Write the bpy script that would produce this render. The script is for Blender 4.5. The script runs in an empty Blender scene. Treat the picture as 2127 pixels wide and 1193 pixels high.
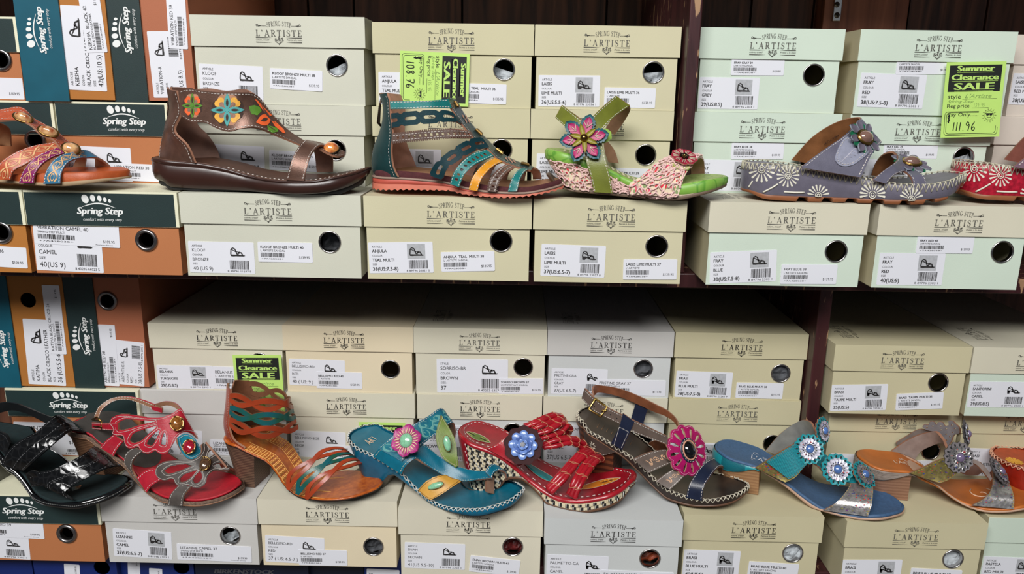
import bpy, bmesh, math, random
from mathutils import Vector, Matrix, noise as mnoise
random.seed(7)
SC = bpy.context.scene
COL = SC.collection
# ------------------------------------------------------------------ camera
FPX, PITCH, ROLL, YAW, CZ = 1608.5, 0.24243, 0.01623, -0.00558, 1.45
CXP, CYP = 1063.5, 596.5
def cam_axes():
    f = Vector((math.sin(YAW)*math.cos(PITCH), math.cos(YAW)*math.cos(PITCH), -math.sin(PITCH)))
    r = Vector((math.cos(YAW), -math.sin(YAW), 0))
    u = r.cross(f)
    c, s = math.cos(ROLL), math.sin(ROLL)
    return c*r+s*u, -s*r+c*u, f
CR, CU, CF = cam_axes()
cam = bpy.data.objects.new('camera', bpy.data.cameras.new('camera'))
COL.objects.link(cam)
cam.matrix_world = Matrix(((CR.x, CU.x, -CF.x, 0), (CR.y, CU.y, -CF.y, 0), (CR.z, CU.z, -CF.z, CZ), (0, 0, 0, 1)))
cam.data.sensor_width = 36
cam.data.lens = 36*FPX/2127
cam.data.clip_start = 0.02
SC.camera = cam
# ------------------------------------------------------------------ light
world = bpy.data.worlds.new('shop_world'); SC.world = world
world.use_nodes = True
world.node_tree.nodes['Background'].inputs[0].default_value = (0.78, 0.88, 1.0, 1)
world.node_tree.nodes['Background'].inputs[1].default_value = 0.085
def area(name, loc, target, sx, sy, power, color):
    l = bpy.data.lights.new(name, 'AREA'); l.shape = 'RECTANGLE'; l.size = sx; l.size_y = sy
    l.energy = power; l.color = color
    o = bpy.data.objects.new(name, l); COL.objects.link(o); o.location = loc
    o.rotation_euler = (Vector(target)-Vector(loc)).to_track_quat('-Z', 'Y').to_euler()
    return o
area('ceiling_light', (-0.50, -1.20, 2.95), (0.0, 0.85, 1.12), 2.2, 0.8, 112, (1.0, 0.99, 0.975))
area('shop_window', (0.6, -3.4, 2.0), (0.1, 0.9, 1.2), 4.0, 1.6, 5, (0.86, 0.93, 1.0))
vs = SC.view_settings
SC.display_settings.display_device = 'sRGB'
vs.view_transform = 'Standard'; vs.look = 'None'; vs.gamma = 1; vs.use_curve_mapping = False
vs.exposure = -0.20
# ------------------------------------------------------------------ pixel -> place
def ray(px, py): return (px-CXP)/FPX*CR-(py-CYP)/FPX*CU+CF
def onY(px, py, Y):
    d = ray(px, py); p = d*(Y/d.y); p.z += CZ
    return p
def onZ(px, py, Z):
    d = ray(px, py); p = d*((Z-CZ)/d.z); p.z += CZ
    return p
def crop(x0, y0, x1, w=2127.0):
    s = (x1-x0)/w
    return lambda x, y: (x0+x*s, y0+y*s)
# ------------------------------------------------------------------ materials
def lin(c):
    c = c/255.0
    return c/12.92 if c <= .04045 else ((c+.055)/1.055)**2.4
MATS = {}
def mat(name, rgb, rough=.55, metal=0.0, var=.10, vscale=60, bump=0.0, bscale=400, coat=0.0, spec=.5, rgb2=None, kind='noise', emis=None, bdist=.0008):
    """procedural material: principled, colour broken up by noise (or a pattern), optional bump"""
    if name in MATS: return MATS[name]
    m = bpy.data.materials.new(name); m.use_nodes = True
    nt = m.node_tree; b = nt.nodes['Principled BSDF']
    L = nt.links.new
    col = tuple(lin(c) for c in rgb)+(1,)
    m.diffuse_color = col
    b.inputs['Roughness'].default_value = rough; b.inputs['Metallic'].default_value = metal
    b.inputs['Coat Weight'].default_value = coat; b.inputs['Coat Roughness'].default_value = .08
    b.inputs['Specular IOR Level'].default_value = spec
    tc = nt.nodes.new('ShaderNodeTexCoord'); tx = nt.nodes.new('ShaderNodeTexNoise')
    tx.inputs['Scale'].default_value = vscale; tx.inputs['Detail'].default_value = 4
    L(tc.outputs['Object'], tx.inputs['Vector'])
    rp = nt.nodes.new('ShaderNodeValToRGB')
    c2 = tuple(lin(c) for c in rgb2)+(1,) if rgb2 else tuple(x*(1-var) for x in col[:3])+(1,)
    c1 = col if rgb2 else tuple(min(1, x*(1+var)) for x in col[:3])+(1,)
    rp.color_ramp.elements[0].color = c2; rp.color_ramp.elements[1].color = c1
    rp.color_ramp.elements[0].position = .32; rp.color_ramp.elements[1].position = .68
    fac = tx.outputs['Fac']
    if kind == 'uvchecker':       # woven two-tone thread, laid along the UV in metres
        tx2 = nt.nodes.new('ShaderNodeTexChecker'); tx2.inputs['Scale'].default_value = vscale
        L(tc.outputs['UV'], tx2.inputs['Vector']); fac = tx2.outputs['Fac']
        rp.color_ramp.elements[0].position = .45; rp.color_ramp.elements[1].position = .55
    if kind == 'wood':            # layered or sawn wood, bands along Z (object) or X
        wv = nt.nodes.new('ShaderNodeTexWave'); wv.bands_direction = 'Z'
        wv.inputs['Scale'].default_value = vscale; wv.inputs['Distortion'].default_value = 1.2
        wv.inputs['Detail'].default_value = 3; wv.inputs['Detail Scale'].default_value = 2.5
        L(tc.outputs['Object'], wv.inputs['Vector']); fac = wv.outputs['Fac']
    if kind == 'voronoi':         # crackle / scale grain
        vo = nt.nodes.new('ShaderNodeTexVoronoi'); vo.feature = 'DISTANCE_TO_EDGE'
        vo.inputs['Scale'].default_value = vscale
        L(tc.outputs['Object'], vo.inputs['Vector']); fac = vo.outputs['Distance']
        rp.color_ramp.elements[0].position = .02; rp.color_ramp.elements[1].position = .10
    L(fac, rp.inputs[0]); L(rp.outputs[0], b.inputs['Base Color'])
    if emis:
        b.inputs['Emission Color'].default_value = tuple(lin(c) for c in emis)+(1,); b.inputs['Emission Strength'].default_value = 1
    if bump:
        bt = nt.nodes.new('ShaderNodeTexNoise'); bt.inputs['Scale'].default_value = bscale; bt.inputs['Detail'].default_value = 3
        L(tc.outputs['Object'], bt.inputs['Vector'])
        bn = nt.nodes.new('ShaderNodeBump'); bn.inputs['Strength'].default_value = bump; bn.inputs['Distance'].default_value = bdist
        L(fac if kind == 'voronoi' else bt.outputs['Fac'], bn.inputs['Height']); L(bn.outputs[0], b.inputs['Normal'])
    MATS[name] = m
    return m
def paper(name, rgb): return mat(name, rgb, .62, var=.045, vscale=7, bump=.12, bscale=900, spec=.35)
# ------------------------------------------------------------------ mesh builder
class MB:
    def __init__(s): s.v = []; s.f = []; s.m = []; s.mats = []; s.uv = []; s.sm = []
    def mi(s, m):
        if m not in s.mats: s.mats.append(m)
        return s.mats.index(m)
    def add(s, verts, faces, m, uvs=None, smooth=False):
        o = len(s.v); i = s.mi(m)
        s.v += [tuple(p) for p in verts]
        s.uv += list(uvs) if uvs else [(0, 0)]*len(verts)
        for f in faces: s.f.append([o+k for k in f]); s.m.append(i); s.sm.append(smooth)
    def box(s, x0, x1, y0, y1, z0, z1, m):
        v = [(x, y, z) for z in (z0, z1) for y in (y0, y1) for x in (x0, x1)]
        s.add(v, [(0, 2, 3, 1), (4, 5, 7, 6), (0, 1, 5, 4), (2, 6, 7, 3), (0, 4, 6, 2), (1, 3, 7, 5)], m)
    def tube(s, pts, r, m, n=6, smooth=True, closed=False, cap=True):
        pts = [Vector(p) for p in pts]; N = len(pts); vs_ = []; up = None
        for i, p in enumerate(pts):
            a = pts[(i-1) % N] if (closed or i > 0) else p
            b = pts[(i+1) % N] if (closed or i < N-1) else p
            t = (b-a)
            t = t.normalized() if t.length > 1e-9 else Vector((1, 0, 0))
            if up is None:
                up = Vector((0, 0, 1)) if abs(t.z) < .9 else Vector((1, 0, 0))
            x = t.cross(up)
            x = x.normalized() if x.length > 1e-6 else Vector((1, 0, 0))
            y = x.cross(t).normalized(); up = y
            rr = r[i] if isinstance(r, (list, tuple)) else r
            for k in range(n):
                an = 2*math.pi*k/n
                vs_.append(p+x*(rr*math.cos(an))+y*(rr*math.sin(an)))
        fs = []
        for i in range(N if closed else N-1):
            j = (i+1) % N
            for k in range(n): fs.append((i*n+k, i*n+(k+1) % n, j*n+(k+1) % n, j*n+k))
        if cap and not closed: fs += [tuple(range(n))[::-1], tuple(range((N-1)*n, N*n))]
        s.add(vs_, fs, m, smooth=smooth)
    def build(s, name, parent=None, bevel=0):
        me = bpy.data.meshes.new(name)
        me.from_pydata(s.v, [], s.f)
        for m in s.mats: me.materials.append(m)
        me.polygons.foreach_set('material_index', s.m)
        me.polygons.foreach_set('use_smooth', s.sm)
        ul = me.uv_layers.new(name='UVMap')
        li = [0]*len(me.loops); me.loops.foreach_get('vertex_index', li)
        fl = []
        for k in li: fl += s.uv[k]
        ul.data.foreach_set('uv', fl)
        me.update()
        o = bpy.data.objects.new(name, me); COL.objects.link(o)
        if parent is not None: o.parent = parent
        if bevel:
            b = o.modifiers.new('bevel', 'BEVEL'); b.width = bevel; b.segments = 2; b.limit_method = 'ANGLE'; b.angle_limit = math.radians(50)
        return o
def empty(name, loc, label=None, cat=None, group=None, rot=None):
    o = bpy.data.objects.new(name, None); COL.objects.link(o); o.location = loc
    o.empty_display_size = .02
    if rot: o.rotation_euler = rot
    if label: tag(o, label, cat, group)
    return o
def tag(o, label, cat, group=None):
    o['label'] = label; o['category'] = cat
    if group: o['group'] = group
def structure(o): o['kind'] = 'structure'; return o
def catmull(pts, n, closed=False):
    """n+1 points along a centripetal-ish spline through pts (tuples of any length), spaced by chord length"""
    P = [Vector(p) for p in pts]
    if len(P) == 2: return [P[0].lerp(P[1], i/n) for i in range(n+1)]
    d = [0.0]
    for a, b in zip(P, P[1:]): d.append(d[-1]+max((b-a).length, 1e-7))
    out = []
    T = d[-1]; k = 0
    def tang(i):
        if i == 0: return (P[1]-P[0])/(d[1]-d[0])
        if i == len(P)-1: return (P[-1]-P[-2])/(d[-1]-d[-2])
        a = (P[i]-P[i-1])/(d[i]-d[i-1]); b = (P[i+1]-P[i])/(d[i+1]-d[i])
        w = (d[i]-d[i-1])/(d[i+1]-d[i-1])
        return a*(1-w)+b*w
    TG = [tang(i) for i in range(len(P))]
    for i in range(n+1):
        t = T*i/n
        while k < len(P)-2 and t > d[k+1]: k += 1
        h = d[k+1]-d[k]; x = (t-d[k])/h
        out.append(P[k]*(2*x**3-3*x*x+1)+TG[k]*h*(x**3-2*x*x+x)+P[k+1]*(-2*x**3+3*x*x)+TG[k+1]*h*(x**3-x*x))
    return out
def interp(tab, x):
    """monotone-ish cubic through (x, y) pairs"""
    if x <= tab[0][0]: return tab[0][1]
    if x >= tab[-1][0]: return tab[-1][1]
    n = len(tab)
    for i in range(n-1):
        if x <= tab[i+1][0]: break
    def sl(j):
        if j == 0: return (tab[1][1]-tab[0][1])/(tab[1][0]-tab[0][0])
        if j == n-1: return (tab[-1][1]-tab[-2][1])/(tab[-1][0]-tab[-2][0])
        a = (tab[j][1]-tab[j-1][1])/(tab[j][0]-tab[j-1][0]); b = (tab[j+1][1]-tab[j][1])/(tab[j+1][0]-tab[j][0])
        return 0 if a*b <= 0 else 2*a*b/(a+b)
    h = tab[i+1][0]-tab[i][0]; t = (x-tab[i][0])/h
    return tab[i][1]*(2*t**3-3*t*t+1)+sl(i)*h*(t**3-2*t*t+t)+tab[i+1][1]*(-2*t**3+3*t*t)+sl(i+1)*h*(t**3-t*t)
# ------------------------------------------------------------------ lettering (flat outlines, capital height 1)
_tc = {}
def text2d(s, bold=0.0, shear=0.0):
    bold = min(bold, 0)
    key = (s, bold, shear)
    if key in _tc: return _tc[key]
    cu = bpy.data.curves.new('t', 'FONT'); cu.body = s; cu.size = 1; cu.resolution_u = 2
    cu.offset = bold; cu.shear = shear; cu.fill_mode = 'BOTH'
    o = bpy.data.objects.new('t', cu)
    me = bpy.data.meshes.new_from_object(o)
    k = 1/.729
    v = [(p.co.x*k, p.co.y*k) for p in me.vertices]; f = [tuple(p.vertices) for p in me.polygons]
    bpy.data.objects.remove(o); bpy.data.curves.remove(cu); bpy.data.meshes.remove(me)
    x0 = min((a for a, b in v), default=0)
    v = [(a-x0, b) for a, b in v]
    w = max((a for a, b in v), default=0)
    _tc[key] = (v, f, w)
    return _tc[key]
def strip2d(pts, w):
    """flat brush stroke through 2D points; w a number or list"""
    n = len(pts); vs_ = []
    for i, p in enumerate(pts):
        a = pts[max(0, i-1)]; b = pts[min(n-1, i+1)]
        dx, dy = b[0]-a[0], b[1]-a[1]; l = math.hypot(dx, dy) or 1
        ww = (w[i] if isinstance(w, (list, tuple)) else w)/2
        vs_ += [(p[0]-dy/l*ww, p[1]+dx/l*ww), (p[0]+dy/l*ww, p[1]-dx/l*ww)]
    return vs_, [(2*i+1, 2*i+3, 2*i+2, 2*i) for i in range(n-1)]
class P2:
    """flat print: 2D faces collected to be laid on a surface"""
    def __init__(s): s.v = []; s.f = []; s.lay = []
    def add(s, v, f, ox=0, oy=0, sx=1, sy=None, rot=0, lay=0):
        sy = sx if sy is None else sy; o = len(s.v); c, q = math.cos(rot), math.sin(rot); s.lay += [lay]*len(v)
        for a, b in v:
            a, b = a*sx, b*sy
            s.v.append((ox+a*c-b*q, oy+a*q+b*c))
        s.f += [tuple(o+k for k in g) for g in f]
        return s
    def rect(s, x0, y0, x1, y1): return s.add([(x0, y0), (x1, y0), (x1, y1), (x0, y1)], [(0, 1, 2, 3)])
    def poly(s, pts): return s.add(pts, [tuple(range(len(pts)))])
    def stroke(s, pts, w): return s.add(*strip2d(pts, w))
    def text(s, t, x, y, cap, width=None, bold=0, shear=0, anchor='l', rot=0):
        v, f, w = text2d(t, min(bold, 0), shear)
        sx = (width/w) if width else cap*.92
        if anchor == 'r': x -= w*sx
        if anchor == 'c': x -= w*sx/2
        if bold > 0:          # heavier letters: the outline again, a hair to the side
            for k, e in enumerate((-1, -.4, .4, 1)): s.add(v, f, x+e*bold*2.2*cap, y, sx, cap, rot, lay=k)
            return s
        return s.add(v, f, x, y, sx, cap, rot)
    def ellipse(s, x, y, rx, ry, rot=0, n=14):
        return s.add([(math.cos(2*math.pi*k/n)*rx, math.sin(2*math.pi*k/n)*ry) for k in range(n)], [tuple(range(n))], x, y, 1, 1, rot)
    def put(s, mb, m, fn):
        if not s.v: return
        if not any(s.lay): mb.add([fn(a, b) for a, b in s.v], s.f, m); return
        o = Vector(fn(0, 0)); e = 1e-3; n = ((Vector(fn(e, 0))-o).cross(Vector(fn(0, e))-o)).normalized()*3e-5
        mb.add([Vector(fn(a, b))+n*l for (a, b), l in zip(s.v, s.lay)], s.f, m)
def arc(cx, cy, rx, ry, a0, a1, n=10):
    return [(cx+rx*math.cos(math.radians(a0+(a1-a0)*i/n)), cy+ry*math.sin(math.radians(a0+(a1-a0)*i/n))) for i in range(n+1)]
def serif_glyphs():
    G = {}
    def g(ch, w): p = P2(); G[ch] = (p, w); return p
    sw, tw = .125, .045
    def stem(p, x, y0=0, y1=1, w=sw, feet=True, head=True):
        p.rect(x-w/2, y0, x+w/2, y1)
        if feet: p.rect(x-w/2-.09, y0, x+w/2+.09, y0+tw)
        if head: p.rect(x-w/2-.09, y1-tw, x+w/2+.09, y1)
    p = g('I', .36); stem(p, .18)
    p = g('L', .62); stem(p, .18); p.rect(.1, 0, .56, tw); p.poly([(.47, 0), (.56, 0), (.585, .27), (.555, .27)])
    p = g('E', .64); stem(p, .18); p.rect(.1, 0, .55, tw); p.poly([(.47, 0), (.57, 0), (.59, .26), (.56, .26)])
    p.rect(.1, 1-tw, .55, 1); p.poly([(.46, 1), (.55, 1), (.56, .77), (.53, .77)]); p.rect(.2, .5, .42, .5+tw); p.poly([(.40, .52), (.44, .64), (.44, .40)])
    p = g('T', .72); stem(p, .36, head=False); p.rect(.04, 1-tw, .68, 1); p.poly([(.03, 1), (.12, 1), (.06, .74), (.03, .74)]); p.poly([(.60, 1), (.69, 1), (.69, .74), (.66, .74)])
    p = g('A', .78); p.stroke([(.13, 0), (.39, 1)], .05); p.stroke([(.38, 1.0), (.65, 0)], .13); p.rect(.2, .3, .56, .3+tw); p.rect(.03, 0, .26, tw); p.rect(.52, 0, .77, tw)
    bowl = [(.2, 1-tw/2), (.36, 1-tw/2)]+arc(.36, .745, .17, .235, 90, -90, 8)+[(.36, .5), (.2, .5)]
    bw = [tw, tw]+[tw+(sw-tw)*math.sin(math.pi*i/8) for i in range(9)]+[tw, tw]
    p = g('P', .62); stem(p, .18); p.stroke(bowl, bw)
    p = g('R', .72); stem(p, .18); p.stroke(bowl, bw); p.stroke([(.34, .5), (.62, 0)], .12); p.rect(.54, 0, .74, tw)
    p = g('N', .84); stem(p, .15, w=.05); p.stroke([(.14, 1), (.68, 0)], .13); p.rect(.03, 1-tw, .2, 1); stem(p, .68, w=.05, feet=False)
    sp = [(.46, .74), (.44, .88), (.31, .975), (.17, .93), (.09, .78), (.17, .62), (.33, .51), (.46, .37), (.46, .18), (.33, .03), (.17, .03), (.07, .12), (.05, .27)]
    sp2 = [tuple(q) for q in catmull(sp, 30)]
    p = g('S', .56); p.stroke(sp2, [.04+.085*math.exp(-((i-15)/6.5)**2) for i in range(31)]); p.poly([(.44, .98), (.48, .98), (.48, .7), (.45, .7)]); p.poly([(.03, .3), (.06, .3), (.08, .02), (.03, .02)])
    ga = [tuple(q) for q in arc(.42, .5, .35, .48, 40, 325, 24)]
    p = g('G', .82); p.stroke(ga, [.04+.09*math.exp(-((i-12)/6)**2) for i in range(25)]); p.rect(.62, .08, .74, .42); p.rect(.52, .40, .82, .40+tw); p.poly([(.66, .95), (.70, .95), (.70, .66), (.67, .66)])
    p = g("'", .3); p.ellipse(.14, .93, .075, .07); p.stroke([(.19, .93), (.18, .83), (.08, .72)], [.08, .06, .02])
    return G
SERIF = serif_glyphs()
def serif_text(p, s, x, y, cap, width, arch=0.0, gap=.09):
    tot = sum(SERIF[c][1] if c != ' ' else .35 for c in s)+gap*(len(s)-1)
    k = width/tot; cx = 0
    for c in s:
        if c == ' ': cx += .35+gap; continue
        gl, w = SERIF[c]
        mid = (cx+w/2)/tot*2-1
        p.add(gl.v, gl.f, x+cx*k, y+arch*(1-mid*mid)+w*k*0, k, cap, -mid*arch*4/width*.45)
        cx += w+gap
def spiral(cx, cy, r, a0, turns, n=14, sgn=1):
    return [(cx+r*(1-.8*i/n)*math.cos(a0+sgn*turns*2*math.pi*i/n), cy+r*(1-.8*i/n)*math.sin(a0+sgn*turns*2*math.pi*i/n)) for i in range(n+1)]
def artiste_logo():
    """arched line over a large line, flourishes, two ruled bands and a heart of scrolls: width 1, y from 0 up to .56"""
    p = P2()
    serif_text(p, 'SPRING STEP', .25, .305, .098, .52, arch=.036)
    serif_text(p, "L'ARTISTE", 0, .125, .128, 1.0, gap=.17)
    for s in (0, 1):
        X = (lambda t: t) if s == 0 else (lambda t: 1-t)
        st = lambda pts, w: p.stroke([(X(a), b) for a, b in pts], w)
        st([(.09, .338), (.23, .338)], .006); st([(.06, .342), (.13, .339)], [.022, .005])
        st(spiral(.035, .345, .030, 0, .9), .010); st(spiral(.07, .328, .024, math.pi, .8, sgn=-1), .009)
        for y in (.098, .0):
            st([(0, y), (.2, y-.002), (.34, y)], [.014, .010, .002])
    p.text('colore, creatif', .0, .036, .034, .29, shear=.2); p.text('Peinte a la main', .67, .036, .036, .33, shear=.1)
    for s in (-1, 1):
        for (a, b, r, t) in ((.05, .066, .028, 0), (.085, .045, .022, 2), (.035, .028, .024, 4), (.078, .080, .016, 1)):
            p.stroke(spiral(.5+s*a, b, r, t, .85, 10, s), .009)
        p.stroke([(.5, -.05), (.5+s*.03, -.01), (.5+s*.09, .02)], [.003, .012, .004])
    p.ellipse(.5, .06, .014, .034); p.poly([(.5, -.055), (.516, -.03), (.5, -.01), (.484, -.03)]); p.ellipse(.5, .098, .024, .009)
    return p
LOGO_A = artiste_logo()
def step_logo():
    """five toes, an arc, bold slanted words and a handwritten line: width 1, height about .62"""
    p = P2()
    for x, y, rx, ry in ((.20, .50, .075, .095), (.365, .52, .055, .075), (.51, .515, .046, .064), (.625, .49, .038, .052), (.725, .465, .031, .042)):
        p.ellipse(x, y, rx, ry, .35 if x < .3 else .15, 18)
    ar = [(.12+.72*i/16, .33+.088*math.sin(math.pi*i/16)-.02*i/16) for i in range(17)]
    p.stroke(ar, [.004+.026*math.sin(math.pi*(i+.3)/16.6) for i in range(17)])
    p.text('Spring Step', 0, .175, .155, .98, bold=.03, shear=.22)
    p.text('comfort with every step', .11, .03, .072, .83, bold=-.004, shear=.28)
    return p
LOGO_S = step_logo()
HAND = {'1': [[(.1, .95), (.02, .02)]], '0': [[tuple(q) for q in arc(.2, .5, .18, .48, 80, 440, 14)]],
        '8': [[(.35, .85), (.2, 1), (.06, .82), (.34, .35), (.22, .02), (.04, .18), (.16, .5), (.38, .85)]],
        '7': [[(.02, .96), (.4, .98), (.14, .0)], [(.08, .5), (.38, .52)]],
        '6': [[(.34, .98), (.08, .5), (.06, .14), (.22, .0), (.4, .2), (.26, .42), (.07, .25)]],
        '9': [[(.36, .8), (.2, .98), (.04, .75), (.14, .55), (.36, .72), (.34, .3), (.26, .0)]],
        '3': [[(.04, .9), (.25, .98), (.34, .78), (.14, .53), (.36, .28), (.2, .02), (.02, .1)]],
        '5': [[(.38, .97), (.1, .95), (.07, .55), (.3, .5), (.34, .15), (.04, .04)]],
        '.': [[(.05, .0), (.09, .06)]], '$': [[(.36, .8), (.2, .92), (.06, .72), (.34, .35), (.2, .12), (.03, .25)], [(.22, 1.08), (.16, -.06)], [(.29, 1.05), (.24, -.04)]]}
def hand_text(p, s, x, y, cap, w=.07, adv=.52):
    for c in s:
        if c != ' ':
            for st in HAND[c]:
                q = [tuple(v) for v in catmull(st, 14)] if len(st) > 2 else st
                p.add(*strip2d(q, w), x, y, cap)
        x += cap*(adv if c not in '1.' else .36)
# ------------------------------------------------------------------ papers and inks
INK = mat('black_ink', (38, 36, 36), .6, var=.02); INKG = mat('grey_ink', (92, 90, 84), .6, var=.02); INKW = mat('white_ink', (232, 234, 232), .5, var=.01)
INKL = mat('pale_grey_ink', (150, 150, 152), .6, var=.02)
STICK = mat('sticker_white', (226, 227, 234), .42, var=.01, vscale=20)
PHOTO = mat('print_grey', (176, 178, 182), .5, var=.1, vscale=300)
STEEL = mat('steel', (196, 192, 190), .22, 1.0, var=.05)
STEELD = mat('dull_steel', (150, 146, 146), .3, 1.0, var=.05)
TISSUE = mat('tissue', (172, 178, 182), .8, var=.25, vscale=90, bump=.4, bscale=120)
TISSUED = mat('dark_tissue', (70, 72, 76), .8, var=.4, vscale=90)
CREAMS = {k: paper('card_'+k, c) for k, c in dict(greycream=(203, 203, 187), tan=(200, 194, 160), tan2=(204, 198, 166), mint=(205, 219, 203), cream=(212, 207, 186),
          warm=(222, 208, 178), grey=(199, 197, 193), bluegrey=(201, 204, 203), sand=(200, 192, 158), pink=(214, 203, 190), ivory=(214, 208, 188)).items()}
ORANGE = paper('card_orange', (180, 114, 72)); AMBER = paper('card_amber', (174, 112, 50)); RUST = paper('card_rust', (172, 104, 74))
GREEN = mat('card_dark_green', (32, 50, 50), .5, var=.06, vscale=30, bump=.1, bscale=800); TEALC = mat('card_teal', (16, 84, 102), .45, var=.08, vscale=30)
RIM = paper('card_edge', (226, 224, 196)); NAVY = mat('card_navy', (20, 40, 104), .35, var=.06, vscale=20); NAVYD = mat('card_navy_dark', (18, 26, 48), .35, var=.06)

def bars(p, x0, y0, x1, y1, seed, n=30):
    r = random.Random(seed); x = 0.0; out = []
    while x < n:
        w = r.choice((.5, .5, .8, 1.2)); out.append((x, min(n, x+w))); x += w+r.choice((.4, .5, .8))
    for a, b in out: p.rect(x0+(x1-x0)*a/n, y0, x0+(x1-x0)*b/n, y1)
def mini_shoe(p, x, y, w, h, style):
    """small printed picture of a sandal: sole wedge, straps"""
    X = lambda a, b: (x+a*w, y+b*h)
    heel = {'flat': .22, 'wedge': .4, 'heel': .48}[style]
    p.poly([X(.02, heel), X(.3, heel-.02), X(.6, .2), X(.98, .14), X(1, .08), X(.9, .02), X(.6, .02), X(.35, heel-.2), X(.22, .0 if style != 'heel' else heel-.15), X(.05, .02)])
    if style == 'heel': p.poly([X(.03, heel), X(.24, heel-.1), X(.2, .0), X(.06, .0)])
    p.stroke([X(.05, heel), X(.08, .8), X(.2, .97), X(.33, .86), X(.42, .5), X(.46, .25)], .13*h)
    p.stroke([X(.1, .8), X(.3, .62), X(.44, .48)], .09*h)
    p.stroke([X(.5, .2), X(.62, .5), X(.76, .42), X(.84, .12)], .15*h); p.stroke([X(.42, .55), X(.55, .5), X(.68, .32)], .08*h)

class Box:
    """card shoe box: body with punched hole, lid, eyelet, stickers. Local frame: x right, y away, z towards the lid"""
    def __init__(s, w, h, dep, lidh, place, label, cat='shoe box', group=None):
        s.w, s.h, s.d, s.lh = w, h, dep, lidh
        s.root = empty('shoe_box', (0, 0, 0), label, cat, group)
        s.root.matrix_world = place; s.inv = place.inverted(); s.place = place
        s.ins = .0022; s.yb = -dep/2+s.ins
    def loc(s, px, lid=False):
        """pixel -> (x, z) on the box front"""
        o = s.inv @ Vector((0, 0, CZ)); d = (s.inv.to_3x3() @ ray(*px)); y = -s.d/2 if lid else s.yb
        k = (y-o.y)/d.y; q = o+d*k
        return q.x, q.z
    def body(s, m, hole=None, hr=.0112, mside=None):
        w2 = s.w/2-s.ins; yb = s.yb; y1 = s.d/2-s.ins; z1 = s.h-.0016
        mb = MB(); mside = mside or m
        mb.add([(-w2, yb, 0), (w2, yb, 0), (w2, y1, 0), (-w2, y1, 0), (-w2, yb, z1), (w2, yb, z1), (w2, y1, z1), (-w2, y1, z1)],
               [(3, 2, 1, 0), (1, 2, 6, 5), (2, 3, 7, 6), (3, 0, 4, 7)], mside)
        if hole is None:
            mb.add([(-w2, yb, 0), (w2, yb, 0), (w2, yb, z1), (-w2, yb, z1)], [(0, 1, 2, 3)], m)
        else:
            hx, hz = hole
            an = sorted([2*math.pi*k/40 for k in range(40)]+[math.atan2(zz-hz, xx-hx) % (2*math.pi) for xx in (-w2, w2) for zz in (0, z1)])
            v = []
            for a in an:
                c, q = math.cos(a), math.sin(a)
                t = min([((w2 if c > 0 else -w2)-hx)/c if abs(c) > 1e-6 else 9, ((z1 if q > 0 else 0)-hz)/q if abs(q) > 1e-6 else 9])
                v += [(hx+hr*c, yb, hz+hr*q), (hx+t*c, yb, hz+t*q), (hx+hr*c, yb+.0012, hz+hr*q)]
            n = len(an)
            mb.add(v, [(3*i, 3*i+1, 3*((i+1) % n)+1, 3*((i+1) % n)) for i in range(n)]+[(3*i+2, 3*i, 3*((i+1) % n), 3*((i+1) % n)+2) for i in range(n)], m)
        s.bd = mb.build('body', s.root, bevel=.0008)
    def lid(s, m, logo=None, ink=None, front=None, top=None, topprint=False, lx=0.0, wrap=None):
        w2, d2, z0, z1, t = s.w/2, s.d/2, s.h-s.lh, s.h, .0014
        mb = MB()
        O = [(-w2, -d2), (w2, -d2), (w2, d2), (-w2, d2)]; I = [(-w2+t, -d2+t), (w2-t, -d2+t), (w2-t, d2-t), (-w2+t, d2-t)]
        v = [(x, y, z0) for x, y in O]+[(x, y, z1) for x, y in O]+[(x, y, z0) for x, y in I]+[(x, y, z1-t) for x, y in I]
        for fs, mm in (([(0, 1, 5, 4)], wrap or m), ([(1, 2, 6, 5), (2, 3, 7, 6), (3, 0, 4, 7)], m), ([(4, 5, 6, 7)], top or m),
                       ([(0, 8, 9, 1), (1, 9, 10, 2), (2, 10, 11, 3), (3, 11, 8, 0), (9, 8, 12, 13), (10, 9, 13, 14), (11, 10, 14, 15), (8, 11, 15, 12), (15, 14, 13, 12)], m)):
            o = len(mb.v)
            if not mb.v: mb.v = [tuple(p) for p in v]; mb.uv = [(0, 0)]*len(v)
            i = mb.mi(mm)
            for f in fs: mb.f.append(list(f)); mb.m.append(i); mb.sm.append(False)
        if front:      # coloured paper wrapped on the front, its edges left showing
            e = .0022
            mb.add([(-w2+.0006, -d2-.0003, z0+.0004), (w2-e*1.6, -d2-.0003, z0+.0004), (w2-e*1.6, -d2-.0003, z1-e), (-w2+.0006, -d2-.0003, z1-e)], [(0, 1, 2, 3)], front)
        s.ld = mb.build('lid', s.root, bevel=.0012)
        pb = MB(); dy = -d2-.0006
        if logo is LOGO_A:
            k = .0525; s_ = logo; s_.put(pb, ink, lambda a, b: (lx+(a-.5)*k, dy, z0+.0050+b*k))
            if topprint: s_.put(pb, INKG, lambda a, b: (-w2+.022+b*k, -d2+.035-(a-.5)*k+.02, z1+.0004))
        elif logo is LOGO_S:
            k = .051; logo.put(pb, ink, lambda a, b: (lx+(a-.5)*k, dy, z0+s.lh/2+(b-.29)*k))
        if pb.v:
            # the print is part of the lid's own mesh
            me = s.ld.data; bm = bmesh.new(); bm.from_mesh(me); base = len(me.materials)
            for mm in pb.mats: me.materials.append(mm)
            vv = [bm.verts.new(p) for p in pb.v]
            for f, mi in zip(pb.f, pb.m):
                try: q = bm.faces.new([vv[k] for k in f]); q.material_index = base+mi
                except ValueError: pass
            bm.to_mesh(me); bm.free()
            s.ld.modifiers['bevel'].limit_method = 'ANGLE'
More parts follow.
